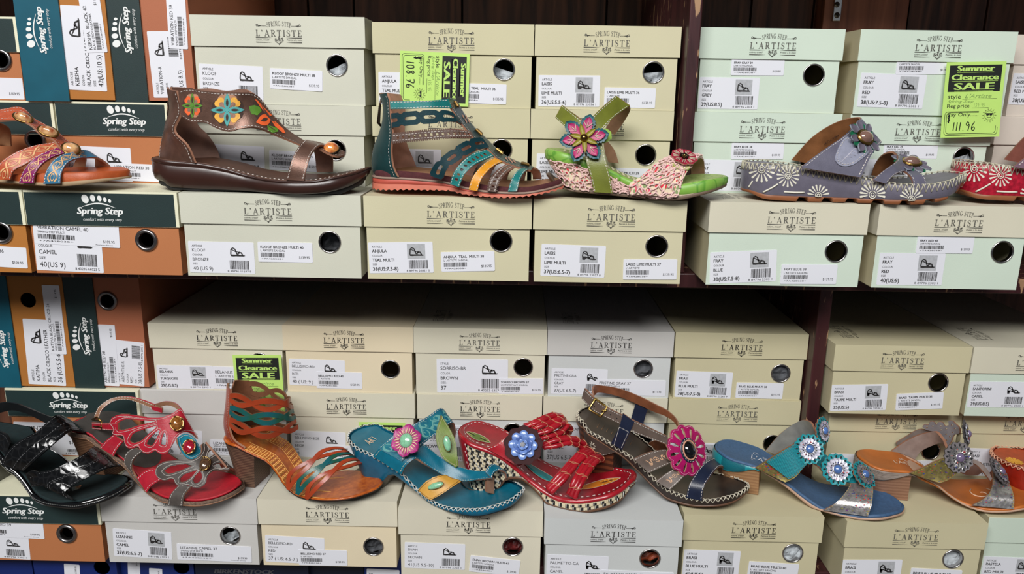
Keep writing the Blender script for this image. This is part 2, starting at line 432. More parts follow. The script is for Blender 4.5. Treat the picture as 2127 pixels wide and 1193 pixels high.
    def eyelet(s, c, R=.0128, r=.0107, m=STEEL, puff=.0014):
        mb = MB(); n = 36; prof = []
        for k in range(9):
            a = math.pi*k/8
            prof.append(((R+r)/2+(R-r)/2*math.cos(a), -puff*math.sin(a)))
        prof.append((r, .004))
        v = [(c[0]+q*math.cos(2*math.pi*i/n), s.yb+y, c[1]+q*math.sin(2*math.pi*i/n)) for i in range(n) for q, y in prof]
        k = len(prof)
        mb.add(v, [(i*k+j, i*k+j+1, ((i+1) % n)*k+j+1, ((i+1) % n)*k+j) for i in range(n) for j in range(k-1)], m, smooth=True)
        mb.build('eyelet', s.root)
    def tissue(s, c, depth=.012, m=TISSUED, seed=0, half=False):
        r = random.Random(seed); mb = MB(); n = 9; R = .013
        v = []
        for i in range(n):
            for j in range(n):
                x, z = (i/(n-1)-.5)*2*R, (j/(n-1)-.5)*2*R
                if half: z = z*.5-R*.5+x*.5*half
                v.append((c[0]+x, s.yb+depth+.006*mnoise.noise(Vector((x*150, z*150, seed*3.1))), c[1]+z))
        f = [(i*n+j, (i+1)*n+j, (i+1)*n+j+1, i*n+j+1) for i in range(n-1) for j in range(n-1)]
        mb.add(v, f, m); mb.build('tissue_paper', s.root)
    def sticker(s, kind, TL, TR, BL, prt, extra=None, name=None, lift=.0004):
        """sticker from three corners in the photo; prt(P2 dark, P2 grey, P2 photo) draws in units W x H (origin bottom-left, y up)"""
        a, b, c = (Vector(s.loc(q)) for q in (TL, TR, BL))
        ex = b-a; W = ex.length; ex.normalize(); ey = Vector((-ex.y, ex.x)); H = (a-c).dot(ey)
        o = a-ey*H; w2 = s.w/2-s.ins-.0008
        x0, x1, z0, z1 = max(o.x, -w2), min(o.x+W, w2), max(min(o.y, (o+ex*W).y), .001), min(max(a.y, b.y), s.h-.001)
        if x0 > o.x+.0004: o = o+ex*(x0-o.x); W -= x0-max(-9, (a-ey*H).x)
        if o.x+W > x1: W = x1-o.x
        lo = min(o.y, (o+ex*W).y)
        if lo < .001: o = o+ey*(.001-lo); H -= .001-lo
        hi = max((o+ey*H).y, (o+ey*H+ex*W).y)
        if hi > s.h-.001: H -= hi-s.h+.001
        r = min(.0012, H*.1)
        put = lambda dz: (lambda u, v: ((o+ex*u+ey*v).x, s.yb-dz, (o+ex*u+ey*v).y))
        mb = MB(); p = P2()
        pts = arc(r, r, r, r, 180, 270, 3)+arc(W-r, r, r, r, 270, 360, 3)+arc(W-r, H-r, r, r, 0, 90, 3)+arc(r, H-r, r, r, 90, 180, 3)
        n = len(pts); f0 = put(lift); f1 = put(0)
        mb.add([f0(*q) for q in pts]+[f1(*q) for q in pts], [tuple(range(n))]+[(i, i+n, (i+1) % n+n, (i+1) % n) for i in range(n)], STICK)
        pd, pg, pp, ps = P2(), P2(), P2(), P2()
        prt(pd, pg, pp, ps, W, H)
        pp.put(mb, PHOTO, put(lift+.00012)); pd.put(mb, INK, put(lift+.0002)); pg.put(mb, INKL, put(lift+.0002)); ps.put(mb, INK, put(lift+.00026))
        return mb.build(name or kind, s.root)

def A_(name, colour, size, code='8 89796 2303 1', style='flat', bold=.012, photo=True, head=('ARTICLE', 'COLOUR', 'SIZE'), seed=1, wm=.5):
    """maker's sticker: article, colour, size; picture and bar code at the right"""
    def prt(pd, pg, pp, ps, W, H):
        x = W*.055
        def t(s, y, cap, b=0, wmax=.5):
            v, f, w = text2d(s, b)
            cap *= H; wd = min(w*cap*.95, W*wmax); pd.text(s, x, H*y, cap, wd, b)
        t(head[0], .83, .065); t(name, .68, .10, bold); t(head[1], .545, .06); t(colour, .385, .10, bold, wm); t(head[2], .265, .06); t(size, .085, .125, bold, .50)
        if photo: pp.rect(W*.60, H*.46, W*.88, H*.94)
        mini_shoe(ps, W*.63, H*.55, W*.23, H*.28, style)
        if wm < .6: bars(pd, W*.62, H*.14, W*.91, H*.42, seed); pd.text(code, W*.58, H*.045, H*.065, W*.36)
    return prt
def P_(title, sub, price, bold=.012, foot=None, seed=2, big=False, code='+7A428038+'):
    def prt(pd, pg, pp, ps, W, H):
        x = W*.05
        v, f, w = text2d(title, bold); cap = H*(.17 if big else .13); pd.text(title, x, H*.70, cap, min(w*cap*1.02, W*.88), bold)
        v, f, w = text2d(sub, 0); cap = H*.105; pd.text(sub, x, H*.53, cap, min(w*cap, W*.7))
        bars(pd, x, H*.25, W*.48, H*.47, seed, 40); pd.text(code, x+.01*W, H*.13, H*.07, W*.40)
        v, f, w = text2d(price, 0); pd.text(price, W*.94, H*.2, H*.13, None, 0, 0, 'r')
        if foot: pd.text(foot, W*.72, H*.08, H*.05, W*.2)
    return prt

ROW = {'A': (-.2015, -.1082), 'B1': (-.1082, -.0145), 'B2': (-.0145, .0785), 'D1': (-.476, -.380), 'D2': (-.380, -.289), 'E': (-.567, -.476)}
def art(row, Y, L, R, lidm, bodym, label, logo_x=None, stickers=(), hole=None, tis=None, zt=None, zb=None, dep=.29, ink=None, lidh=.0336, hr=None, group=None, w=None, frontm=None, topprint=False, yaw=0):
    """a pale box lying flat: L, R are pixels on its lid's front left and right edge"""
    z0, z1 = ROW[row]; z0 = zb if zb is not None else z0; z1 = zt if zt is not None else z1
    x0 = onY(*L, Y).x; x1 = onY(*R, Y).x
    if w: x1 = x0+w
    M_ = Matrix.Translation((((x0+x1)/2), Y+dep/2, CZ+z0)) @ Matrix.Rotation(yaw, 4, 'Z')
    b = Box(x1-x0, z1-z0-.0002, dep, lidh, M_, label, group=group)
    hc = b.loc(hole) if hole else None
    b.body(CREAMS[bodym], hc, mside=CREAMS['sand'] if bodym == 'mint' else None)  # mint front against sand sides: cool and warm light put into the card
    lm = CREAMS['sand'] if lidm == 'mint' else CREAMS[lidm]  # same light tint put into mint lids: sand sides and top
    b.lid(lm, wrap=CREAMS[lidm], logo=LOGO_A if logo_x else None, ink=ink or INKG, lx=(b.loc(logo_x, True)[0] if logo_x else 0), topprint=topprint)
    if hc:
        b.eyelet(hc)
        if tis: b.tissue(hc, *tis)
    for i, (k, TL, TR, BL, prt) in enumerate(stickers):
        b.sticker('x', TL, TR, BL, prt, name={'a': 'product_label', 'p': 'price_label'}[k], lift=.0004+.0003*i)
    return b
def step(row, Y, L, R, label, stickers=(), hole=None, bodym=None, zt=None, zb=None, w=None, group=None, logo=None, dep=.30):
    z0, z1 = ROW[row]; z0 = zb if zb is not None else z0; z1 = zt if zt is not None else z1
    if L and R: x0 = onY(*L, Y).x; x1 = onY(*R, Y).x
    elif R: x1 = onY(*R, Y).x; x0 = x1-w
    else: x0 = onY(*L, Y).x; x1 = x0+w
    b = Box(x1-x0, z1-z0-.0002, dep, .0385, Matrix.Translation(((x0+x1)/2, Y+dep/2, CZ+z0)), label, group=group)
    hc = b.loc(hole) if hole else None
    b.body(bodym or ORANGE, hc, .0088); b.lid(RIM, LOGO_S, INKW, front=GREEN, lx=(b.loc(logo, True)[0] if logo else 0))
    if hc: b.eyelet(hc, .0128, .0080, STEELD, .003)
    for i, (k, TL, TR, BL, prt) in enumerate(stickers):
        b.sticker('x', TL, TR, BL, prt, name={'a': 'product_label', 'p': 'price_label'}[k], lift=.0004+.0003*i)
    return b
G_UP = 'pale shoe boxes on the upper shelf'; G_DN = 'pale shoe boxes on the lower shelf'; G_OR = 'orange shoe boxes with dark lids'; G_ST = 'shoe boxes stood on end'
US = lambda n, s: '%s(US:%s)' % (n, s)
YB, YA, YD = .92, .84, .945
# ---- upper shelf, top layer
art('B2', YB, (395, 60), (758, 70), 'greycream', 'greycream', 'widest pale grey-cream shoe box, top of the stack behind the bronze ankle-cuff sandal', (579, 70), group=G_UP, zt=.0835, hole=(700, 136), tis=(.010, TISSUE, 3, .9),
    stickers=[('a', (413, 132), (545.6, 138.5), (416, 203), A_('KLOOF', 'BRONZE', '38(US 7.5-8)', bold=-.004, photo=False)), ('p', (560.7, 141.4), (670, 148), (561, 184), P_('KLOOF BRONZE MULTI 38', 'L ARTISTE SANDAL', '$139.95'))])
art('B2', YB, (773, 70), (1109.5, 70), 'tan', 'tan', 'tan shoe box with a green sale tag tucked sideways under its lid', (937.5, 80), group=G_UP, hole=(1047, 144.5), tis=(.010, TISSUE, 5, -.6),
    stickers=[('a', (786, 149.5), (919, 153), (788, 216), A_('ANJULA', 'TEAL MULTI', US(36, '5.5-6'))), ('p', (943, 172), (1052.5, 175.7), (943, 213.5), P_('ANJULA  TEAL  MULTI 36', "L'ARTISTE SANDAL", '$135.95'))])
art('B2', YB, (1111.5, 70), (1415.5, 70), 'tan2', 'tan2', 'tan shoe box, top of its stack, directly left of the chipped brown upright', (1261, 80), group=G_UP, hole=(1357, 150.4), tis=(.011, TISSUE, 7, .2),
    stickers=[('a', (1119, 156), (1247, 157), (1117.5, 221), A_('LAISIS', 'LIME MULTI', US(36, '5.5-6'), '8 89796 23036 1', 'wedge')), ('p', (1256, 181.4), (1362.6, 183.4), (1255, 222.9), P_('LAISIS LIME MULTI 36', "L' ARTISTE", '$139.95'))])
art('B2', YB, (1455.5, 70), (1756, 70), 'mint', 'mint', 'mint green shoe box, top of its stack, directly right of the chipped brown upright', (1607, 80), group=G_UP, hole=(1690, 156),
    stickers=[('a', (1450.6, 160), (1578.6, 162), (1445.5, 225.4), A_('FRAY', 'GREY', US(39, '8.5'))), ('p', (1519.7, 122), (1630, 123), (1518.7, 156.2), P_('FRAY GRAY 39', "L'ARTISTE SANDAL", '$139.95'))])
bx_sale = art('B2', YB-.005, (1788, 70), (2115, 70), 'mint', 'mint', 'wide mint green shoe box with an upright green sale tag taped to its right end', (1952, 80), group=G_UP, hole=(2042, 168),
    stickers=[('a', (1789, 151), (1926, 156), (1783, 221.7), A_('FRAY', 'RED', US(38, '7.5-8'))), ('p', (1863.8, 118), (1981.7, 118), (1861.4, 154.6), P_('FRAY RED 38', "L'ARTISTE SANDAL", '$139.95'))])
art('B2', YB+.03, (2112, 90), (2400, 90), 'pink', 'pink', 'pinkish cream shoe box cut off by the right edge, top of its stack', group=G_UP,
    stickers=[('a', (2103, 152), (2235, 156), (2098, 217), A_('LAISIS', 'RED MULTI', US(38, '7.5-8')))])
# ---- upper shelf, middle layer
art('B1', YB, (388, 240), (758, 250), 'greycream', 'greycream', 'grey-cream shoe box seen through the bronze ankle-cuff sandal', (578, 245), group=G_UP, hole=(697, 312), ink=INKG,
    stickers=[('a', (413, 298), (549, 305), (416, 366), A_('KLOOF', 'BRONZE', '39(US 8.5)', bold=-.004, photo=False)), ('p', (559.3, 312), (668, 318), (560, 352), P_('KLOOF BRONZE MULTI 39', 'L ARTISTE SANDAL', '$139.95'))])
art('B1', YB, (773, 250), (1101, 250), 'tan', 'tan', 'tan shoe box seen through the teal gladiator sandal', (936, 250), group=G_UP, hole=(1042, 311),
    stickers=[('a', (783, 308), (916.5, 311), (785, 374), A_('ANJULA', 'TEAL MULTI', US(37, '6.5-7'))), ('p', (938, 338), (1050, 341), (938, 380), P_('ANJULA  TEAL  MULTI 37', "L'ARTISTE SANDAL", '$135.95'))])
art('B1', YB, (1102.6, 250), (1399.5, 250), 'tan2', 'tan2', 'tan shoe box right behind the lime green wedge sandal', (1250, 250), group=G_UP, hole=(1341, 322),
    stickers=[('a', (1115, 319), (1245, 322), (1113, 384), A_('LAISIS', 'LIME MULTI', US(39, '8.5'), style='wedge')), ('p', (1253, 348), (1358, 351), (1253, 390), P_('LAISIS LIME MULTI 39', "L' ARTISTE", '$139.95'))])
art('B1', YB, (1441.5, 260), (1748, 260), 'mint', 'mint', 'mint green shoe box behind the heel of the grey flower slide', (1584, 262), group=G_UP, hole=(1682, 333),
    stickers=[('a', (1447, 331), (1579, 334), (1443, 395), A_('FRAY', 'BLUE', US(38, '7.5-8'))), ('p', (1519.8, 297), (1629, 297), (1519, 331), P_('FRAY BLUE 38', "L'ARTISTE SANDAL", '$139.95'))])
art('B1', YB, (1765, 260), (2063, 260), 'mint', 'mint', 'mint green shoe box half hidden under the lower end of the sale tag', (1908, 262), group=G_UP, hole=(2001, 327.6), tis=(.010, TISSUE, 11, .8),
    stickers=[('a', (1771, 330), (1902, 334), (1767, 397), A_('FRAY', 'RED', US(39, '8.5'))), ('p', (1837, 297), (1949, 298), (1836, 329), P_('FRAY RED 39', "L'ARTISTE SANDAL", '$139.95'))])
art('B1', YB+.03, (2070, 260), (2360, 260), 'pink', 'pink', 'pinkish cream shoe box behind the red slide, cut off by the right edge', group=G_UP)
step('B1', YB, None, (112, 240), 'dark-lidded orange shoe box behind the straps of the orange sandal', w=.185, group=G_OR, hole=(74, 291), logo=(-60, 240))
step('B1', YB, (116, 240), (350, 250), 'dark-lidded orange shoe box between the orange sandal and the bronze heel', group=G_OR, w=None, logo=(258, 240),
    stickers=[('a', (130, 302), (271, 308), (133, 378), A_('VIBRATION-R', 'RED', '38(US 7.5-8)', bold=-.003, photo=False)), ('p', (231, 338), (380, 345), (232, 379), P_('VIBRATION RED 38', 'SPRING STEP MULTI', '$109.95', bold=0, big=True))])
# ---- upper shelf, bottom layer (front row)
step('A', YA, None, (49, 430), 'orange shoe box with a dark green lid cut off by the left edge, front row', w=.18, group=G_OR, hole=(4, 483), bodym=AMBER,
    stickers=[('p', (-90, 506), (54.5, 515), (-88, 549), P_('VIBRATION RED 36', 'SPRING STEP MULTI', '$109.95', bold=0, big=True))], logo=(-80, 430))
step('A', YA, (51.5, 430), (370, 440), 'orange front-row box with dark green lid, right of the one cut off at left', group=G_OR, hole=(304.6, 499), logo=(208, 430),
    stickers=[('a', (67, 470), (209, 477), (76, 562), A_('VIBRATION-CA', 'CAMEL', '40(US 9)', '8 40235 66023 5', bold=0, photo=False)), ('p', (68, 461), (247, 471), (71, 505.6), P_('VIBRATION CAMEL 40', 'SPRING STEP MULTI', '$109.95', bold=0, foot='Footwear Direct', big=True))])
art('A', YA, (373, 430), (750, 440), 'greycream', 'greycream', 'widest grey-cream shoe box of the front row, under the bronze ankle-cuff sandal', (556, 435), group=G_UP, hole=(685, 503), tis=(.02, TISSUED, 2, 0),
    stickers=[('a', (390.4, 500.8), (527, 504.3), (394, 565.8), A_('KLOOF', 'BRONZE', '40 (US 9)', '8 89796 11697 9', bold=-.004, photo=False)), ('p', (535, 502.6), (648.7, 505), (536.9, 543.6), P_('KLOOF BRONZE MULTI 40', 'L ARTISTE SANDAL', '$139.95'))])
art('A', YA, (755, 430), (1105, 440), 'tan2', 'tan2', 'tan shoe box of the front row under the teal gladiator sandal', (936.5, 435), group=G_UP, hole=(1040.7, 500.8),
    stickers=[('a', (764.5, 504), (898.5, 502.5), (767, 568), A_('ANJULA', 'TEAL MULTI', US(38, '7.5-8'), '8 89796 26821 0')), ('p', (915.6, 524), (1027, 522), (916.7, 564.7), P_('ANJULA  TEAL  MULTI 38', "L' ARTISTE SANDAL", '$135.95'))])
art('A', YA, (1108, 440), (1427, 440), 'tan2', 'tan2', 'tan shoe box of the front row under the lime green wedge sandal', (1270, 440), group=G_UP, hole=(1364, 511.5),
    stickers=[('a', (1125, 507), (1259, 511.5), (1122, 572.8), A_('LAISIS', 'LIME MULTI', US(37, '6.5-7'), '8 89796 23037 8', 'wedge')), ('p', (1295, 539), (1407, 539), (1294, 581), P_('LAISIS LIME MULTI 37', "L' ARTISTE", '$139.95'))])
art('A', YA, (1474, 440), (1806, 445), 'cream', 'mint', 'mint shoe box with cream lid of the front row under the grey flower slide', (1645, 450), group=G_UP, hole=(1736.4, 522.3), topprint=True,
    stickers=[('a', (1475, 524.6), (1614, 519), (1473, 591), A_('FRAY', 'BLUE', US(38, '7.5-8'))), ('p', (1623.4, 549.6), (1740, 550), (1619.4, 590), P_('FRAY BLUE 38', "L'ARTISTE SANDAL", '$139.95', bold=0))])
art('A', YA, (1827, 440), (2145, 445), 'cream', 'mint', 'mint shoe box with cream lid at the right edge, front row below the red slide', (1993, 455), group=G_UP, hole=(2081.5, 523.6),
    stickers=[('a', (1828, 525.6), (1964.5, 527), (1819, 592), A_('FRAY', 'RED', US(40, '9'))), ('p', (1906, 491.4), (2024.3, 492.4), (1903, 526), P_('FRAY RED 40', "L'ARTISTE SANDAL", '$139.95'))])
# ---- lower shelf, top layer
art('D2', YD, (309, 700), (587, 700), 'cream', 'ivory', 'cream shoe box with a green sale tag hanging over its right end, lower shelf', (450.5, 700), group=G_DN, hole=(540, 752), ink=INK,
    stickers=[('a', (324.5, 758.6), (440.4, 760), (328.6, 811), A_('BELANUS', 'TURQUOISE', US(39, '8.5'), style='wedge')), ('p', (440.9, 761), (560, 765), (441.5, 809), P_('BELANUS TURQUOISE 39', "L' ARTISTE SANDAL", '$129.95', bold=0))])
art('D2', YD, (587, 700), (858, 700), 'warm', 'warm', 'warm cream shoe box right of the hanging sale tag, lower shelf', (714.5, 705), group=G_DN, hole=(811, 767), ink=INK,
    stickers=[('a', (600, 745), (716.4, 749.6), (600.8, 799.5), A_('BELLISIMO-RD', 'RED', '40 ( US: 9 )', photo=False, bold=0)), ('p', (656.7, 772), (752, 774.4), (657, 806), P_('BELLISIMO RED 40', "L' ARTISTE", '$129.95'))])
art('D2', YD, (859, 705), (1136.5, 705), 'cream', 'cream', 'cream shoe box whose label lists STYLE in grey italics, lower shelf', (996, 714), group=G_DN, hole=(1086.8, 762.7), ink=INKG, topprint=True,
    stickers=[('a', (906.8, 745.5), (1055.4, 747), (907.4, 815), A_('SORRISO-BR', 'BROWN', '37', '8 40233 63572 3', photo=False, bold=.004, head=('STYLE:', 'COLOR', 'SIZE:'))), ('p', (1036, 786), (1133.7, 786.4), (1036, 818), P_('SORRISO BROWN 37', 'LARTISTE MULTI SANDAL', '$134.95'))])
art('D2', YD, (1137.5, 710), (1400, 710), 'grey', 'bluegrey', 'pale grey shoe box above the strap of the buckled brown sandal, lower shelf', (1270, 710), group=G_DN, hole=(1336, 766), tis=(.008, TISSUED, 4, 0), ink=INK, topprint=True,
    stickers=[('a', (1146, 765.4), (1262.7, 768), (1144.6, 818), A_('PRISTINE-GRA', 'GRAY', '37(US 6.5-7)', bold=0, photo=False, style='heel')), ('p', (1238, 788), (1383.5, 791), (1238, 820), P_('PRISTINE GRAY 37', 'COMFORT SANDAL', '$114.95', bold=0, big=True))])
art('D2', YD, (1402, 720), (1678, 720), 'sand', 'sand', 'tan shoe box directly left of the lower chipped upright', (1541, 724), group=G_DN, hole=(1621.4, 775.8), tis=(.006, TISSUED, 9, 0), ink=INK,
    stickers=[('a', (1405.5, 770.4), (1522.7, 774.4), (1401, 825), A_('BRASI', 'BLUE MULTI', US(38, '7.5-8'), '8 89796 25263 9', 'heel')), ('p', (1530, 794.6), (1627.8, 796.7), (1527, 826.7), P_('BRASI BLUE MULTI 38', "L' ARTISTE SANDAL", '$154.95'))])
art('D2', .905, (1733, 740), (2018, 740), 'sand', 'sand', 'tan shoe box directly right of the lower chipped upright, its label corner peeling', (1875, 748), group=G_DN, hole=(1948.6, 795), ink=INKG, topprint=True,
    stickers=[('a', (1728, 800), (1845, 798), (1724, 854), A_('BRASI', 'TAUPE MULTI', US(35, '5'), '8 89796 25280 6', 'heel')), ('p', (1862, 818.4), (1960, 814.5), (1858, 852.5), P_('BRASI  TAUPE MULTI 35', "L' ARTISTE SANDAL", '$149.95'))])
art('D2', .905, (2021, 740), (2300, 740), 'cream', 'mint', 'mint shoe box with cream lid cut off by the right edge, lower shelf', (2157, 750), group=G_DN, ink=INKG, topprint=True,
    stickers=[('a', (2016, 792.8), (2140, 794), (2007.5, 846), A_('SANTORINI', 'CAMEL', US(39, '8.5'), style='heel', photo=False))])
# ---- lower shelf, second layer
step('D1', YD-.005, (14, 840), (289, 840), 'orange shoe box with dark green lid behind the black patent sandal', group=G_OR, logo=(143, 840),
    stickers=[('a', (70, 895), (178, 900), (72, 960), A_('ABSYNTHE-R', 'RED', '38', photo=False)), ('p', (28, 876), (179, 880), (29, 930), P_('ABSYNTHE RED 38', 'SPRING STEP MULTI', '$109.95', bold=0, big=True))])
art('D1', YD, (291, 840), (594.5, 840), 'grey', 'grey', 'pale grey shoe box behind the red butterfly sandal', None, group=G_DN,
    stickers=[('a', (300, 888), (420, 896), (302, 948), A_('LIZANNE', 'CAMEL', US(38, '7.5-8'))), ('p', (436.5, 913), (575, 920), (438, 951), P_('LIZANNE CAMEL 38', 'SPRING STEP MULTI', '$109.99', bold=0, big=True))])
art('D1', YD, (595.5, 840), (861.5, 840), 'cream', 'ivory', 'cream shoe box behind the toe of the orange heeled sandal', (719.5, 850), group=G_DN, ink=INK, hole=(812, 926),
    stickers=[('a', (603, 894), (718, 899), (604, 948), A_('BELLISIMO-BGE', 'BEIGE', '38', photo=False, bold=0)), ('p', (672, 925), (768, 928), (672, 958), P_('BELLISIMO BEIGE 38', "L' ARTISTE", '$129.95'))])
art('D1', YD, (866.5, 845), (1126, 845), 'cream', 'bluegrey', 'pale cream shoe box between the teal thong and red wedge sandals', (997.5, 852), group=G_DN, ink=INK, hole=(1065, 897), zb=-.476,
    stickers=[('a', (872, 886), (978, 888), (872, 958), A_('SORRISO-BR', 'BROWN', '38', photo=False)), ('p', (885, 883), (1012, 885), (885, 921), P_('SORRISO  BROWN 38', 'LARTISTE MULTI SANDAL', '$134.95', bold=0, big=True))])
art('D1', YD, (1128.5, 845), (1386.5, 845), 'cream', 'bluegrey', 'pale grey shoe box seen through the straps of the red wedge sandal', (1253, 860), group=G_DN, ink=INKG, hole=(1336, 908),
    stickers=[('a', (1131, 884), (1240, 888), (1131, 962), A_('PALMETTO-CA', 'CAMEL', '37(US 6.5-7)', photo=False, bold=0)), ('p', (1133, 882), (1242, 885), (1133, 918), P_('PALMETTO CAMEL 37', 'L ARTISTE SANDAL', '$124.95', bold=0, big=True))])
art('D1', YD, (1388, 860), (1661, 865), 'sand', 'sand', 'tan shoe box behind the blue footbed of the turquoise flower slide', (1530, 876), group=G_DN, ink=INKG, hole=(1604, 922),
    stickers=[('a', (1393, 918), (1500, 922), (1391, 975), A_('BRASI', 'BLUE MULTI', US(39, '8.5'), style='heel')), ('p', (1510, 944), (1608, 947), (1508, 976), P_('BRASI BLUE MULTI 39', "L' ARTISTE SANDAL", '$154.95'))])
art('D1', .930, (1721, 880), (1996, 885), 'sand', 'sand', 'tan shoe box behind the taupe flower slide with the orange footbed', (1860, 888), group=G_DN, ink=INKG, hole=(1933, 937),
    stickers=[('a', (1726, 942), (1830, 946), (1722, 996), A_('BRASI', 'TAUPE MULTI', US(39, '8.5'), style='heel')), ('p', (1838, 957), (1936, 957), (1836, 992), P_('BRASI TAUPE MULTI 39', "L' ARTISTE SANDAL", '$149.95'))])
art('D1', .930, (1999, 880), (2290, 885), 'sand', 'sand', 'tan shoe box cut off by the right edge, second layer of the lower shelf', (2128, 885), group=G_DN, ink=INKG,
    stickers=[('a', (2012, 931), (2100, 934), (2008, 990), A_('BRASI', 'BLUE MULTI', US(35, '5'), style='heel'))])
# ---- lower shelf, bottom layer (front row)
step('E', YA, None, (207, 1060), 'orange shoe box with dark green lid under the black patent sandal', w=.185, group=G_OR, hole=(139.3, 1108.7), logo=(49, 1060),
    stickers=[('a', (-70, 1108), (59.3, 1116), (-66, 1156), A_('ABSYNTHE-R', 'RED', '39(US 8.5)', bold=0, photo=False)), ('p', (-60, 1079), (89.6, 1086), (-58, 1113), P_('ABSYNTHE RED 39', 'SPRING STEP MULTI', '$109.95', bold=0, foot='Footwear Direct', big=True))])
art('E', YA, (209, 1060), (533.5, 1060), 'grey', 'grey', 'widest pale grey shoe box under the red butterfly sandal', (363, 1060), group=G_DN, hole=(478.6, 1113), tis=(.012, TISSUE, 6, .9), ink=INKG,
    stickers=[('a', (234, 1098), (355.8, 1106), (236, 1154.8), A_('LIZANNE', 'CAMEL', US(37, '6.5-7'), style='wedge')), ('p', (367, 1129.4), (522, 1136), (368, 1162), P_('LIZANNE CAMEL 37', 'SPRING STEP MULTI', '$109.99', bold=0, foot='Footwear Direct', big=True))])
art('E', YA, (535, 1060), (825, 1065), 'ivory', 'warm', 'cream shoe box under the orange heeled sandal', (680, 1070), group=G_DN, hole=(775.7, 1135.7), tis=(.010, TISSUED, 8, 0), ink=INK,
    stickers=[('a', (550.7, 1112), (674, 1119), (553.6, 1166.6), A_('BELLISIMO-RD', 'RED', '37 ( US: 6.5-7 )', photo=False, bold=0)), ('p', (619.7, 1142), (721, 1144), (619.7, 1175), P_('BELLISIMO RED 37', "L' ARTISTE", '$129.95'))])
art('E', .824, (827, 1080), (1128, 1085), 'ivory', 'ivory', 'cream shoe box under the teal thong sandal', (973, 1095), group=G_DN, hole=(1065, 1135.8), ink=INK, tis=(.014, mat('dark_red_leather', (90, 24, 24), .5, var=.5, vscale=200), 12, 0),
    stickers=[('a', (840.7, 1126.4), (966.7, 1131), (839, 1179.6), A_('ENAH', 'BROWN', '41(US 9.5-10)', bold=-.004, photo=False)), ('p', (977.7, 1153.7), (1081.5, 1165), (974.6, 1186.8), P_('ENAH BROWN MULTI 41', "L'ARTISTE SANDAL", '$139.95'))])
art('E', .809, (1131, 1100), (1418, 1105), 'bluegrey', 'bluegrey', 'pale blue-grey shoe box under the red wedge sandal', (1274, 1110), group=G_DN, hole=(1350, 1160.5), ink=INK, tis=(.013, mat('brown_leather_inside', (120, 50, 24), .5, var=.6, vscale=150), 13, .4),
    stickers=[('a', (1137, 1151.9), (1264.8, 1156.7), (1136, 1212), A_('PALMETTO-CA', 'CAMEL', '41(US 9.5-10)', bold=0, photo=False, style='heel')), ('p', (1247, 1184), (1400, 1190), (1246, 1222), P_('PALMETTO CAMEL 41', 'L ARTISTE SANDAL', '$124.95', bold=0, big=True))])
art('E', .823, (1420, 1090), (1710, 1098), 'sand', 'sand', 'tan shoe box under the toe of the buckled brown sandal', (1565, 1108), group=G_DN, hole=(1646.5, 1149.3), ink=INK, tis=(.003, TISSUE, 14, 0),
    stickers=[('a', (1414.7, 1141.6), (1538.8, 1145.5), (1413, 1200), A_('BRASI', 'BLUE MULTI', US(40, '9'), style='heel')), ('p', (1556, 1166), (1660, 1172.6), (1554, 1204), P_('BRASI BLUE MULTI 40', "L' ARTISTE SANDAL", '$154.95'))])
art('E', .815, (1757, 1105), (2050, 1110), 'sand', 'sand', 'tan shoe box under the toe of the turquoise flower slide', (1902, 1115), group=G_DN, hole=(1979, 1161.4), ink=INKG, tis=(.006, TISSUE, 15, 0),
    stickers=[('a', (1751, 1163), (1874.6, 1163), (1748, 1222), A_('BRASI', 'BLUE MULTI', US(37, '6.5-7'), style='heel')), ('p', (1892.8, 1180), (1998.8, 1185), (1891, 1220), P_('BRASI BLUE MULTI 37', "L' ARTISTE SANDAL", '$154.95'))])
art('E', .83, (2051, 1100), (2350, 1110), 'mint', 'mint', 'pale mint shoe box at the lower right corner, cut off by the right edge', None, group=G_DN,
    stickers=[('a', (2037, 1155.8), (2160, 1160), (2035, 1212), A_('PASTELA', 'RED MULTI', US(38, '7.5-8')))])
# ---- boxes stood on end at the left: local z (lid) points left, local x points up
def upright(Yf, x_lid, x_base, z0, hgt, label, bodym, lidm, lidh, stickers=(), hole=None, eye=True, logo=None, dep=.33, inkl=INKW):
    xl = onY(*x_lid, Yf).x; xb = onY(*x_base, Yf).x
    M_ = Matrix.Translation((xb, Yf+dep/2, CZ+z0+hgt/2)) @ Matrix.Rotation(-math.pi/2, 4, 'Y')
    b = Box(hgt, xb-xl-.0006, dep, lidh, M_, label, group=G_ST)
    hc = b.loc(hole) if hole else None
    b.body(bodym, hc, .0088 if eye else .0098); b.lid(lidm, LOGO_S, inkl, lx=(b.loc(logo, True)[0] if logo else 0), wrap=lidm)
    if hc and eye: b.eyelet(hc, .0128, .0080, STEELD, .003)
    for i, (k, TL, TR, BL, prt) in enumerate(stickers):
        b.sticker('x', TL, TR, BL, prt, name={'a': 'product_label', 'p': 'price_label'}[k], lift=.0004+.0003*i)
    return b
step('B2', YB, None, (37, 75), 'dark-lidded orange shoe box at the upper left corner, lying flat', w=.185, group=G_OR, hole=(3, 125), logo=(-100, 70), zt=.078,
    stickers=[('p', (-100, 158), (47, 163), (-98, 202), P_('VIBRATION RED 37', 'SPRING STEP MULTI', '$109.95', bold=0, big=True))])
upright(YB-.004, (39, 100), (226, 100), -.0145, .185, 'amber shoe box stood on end with a teal lid, upper left', AMBER, TEALC, .0505, logo=(70, 62),
    stickers=[('a', (140, 186), (125, 10), (223, 189.6), A_('KEESHA', 'BLACK CROC LEATHER', '42(US:10.5)', bold=.004, photo=False, head=('ARTICLE', 'COLOR', 'SIZE'), wm=.8)), ('p', (181, 110), (161, -20), (224, 108), P_('KEESHA  BLACK 42', 'BLACK CROCO LEATHER', '$119.95', bold=0, big=True))])
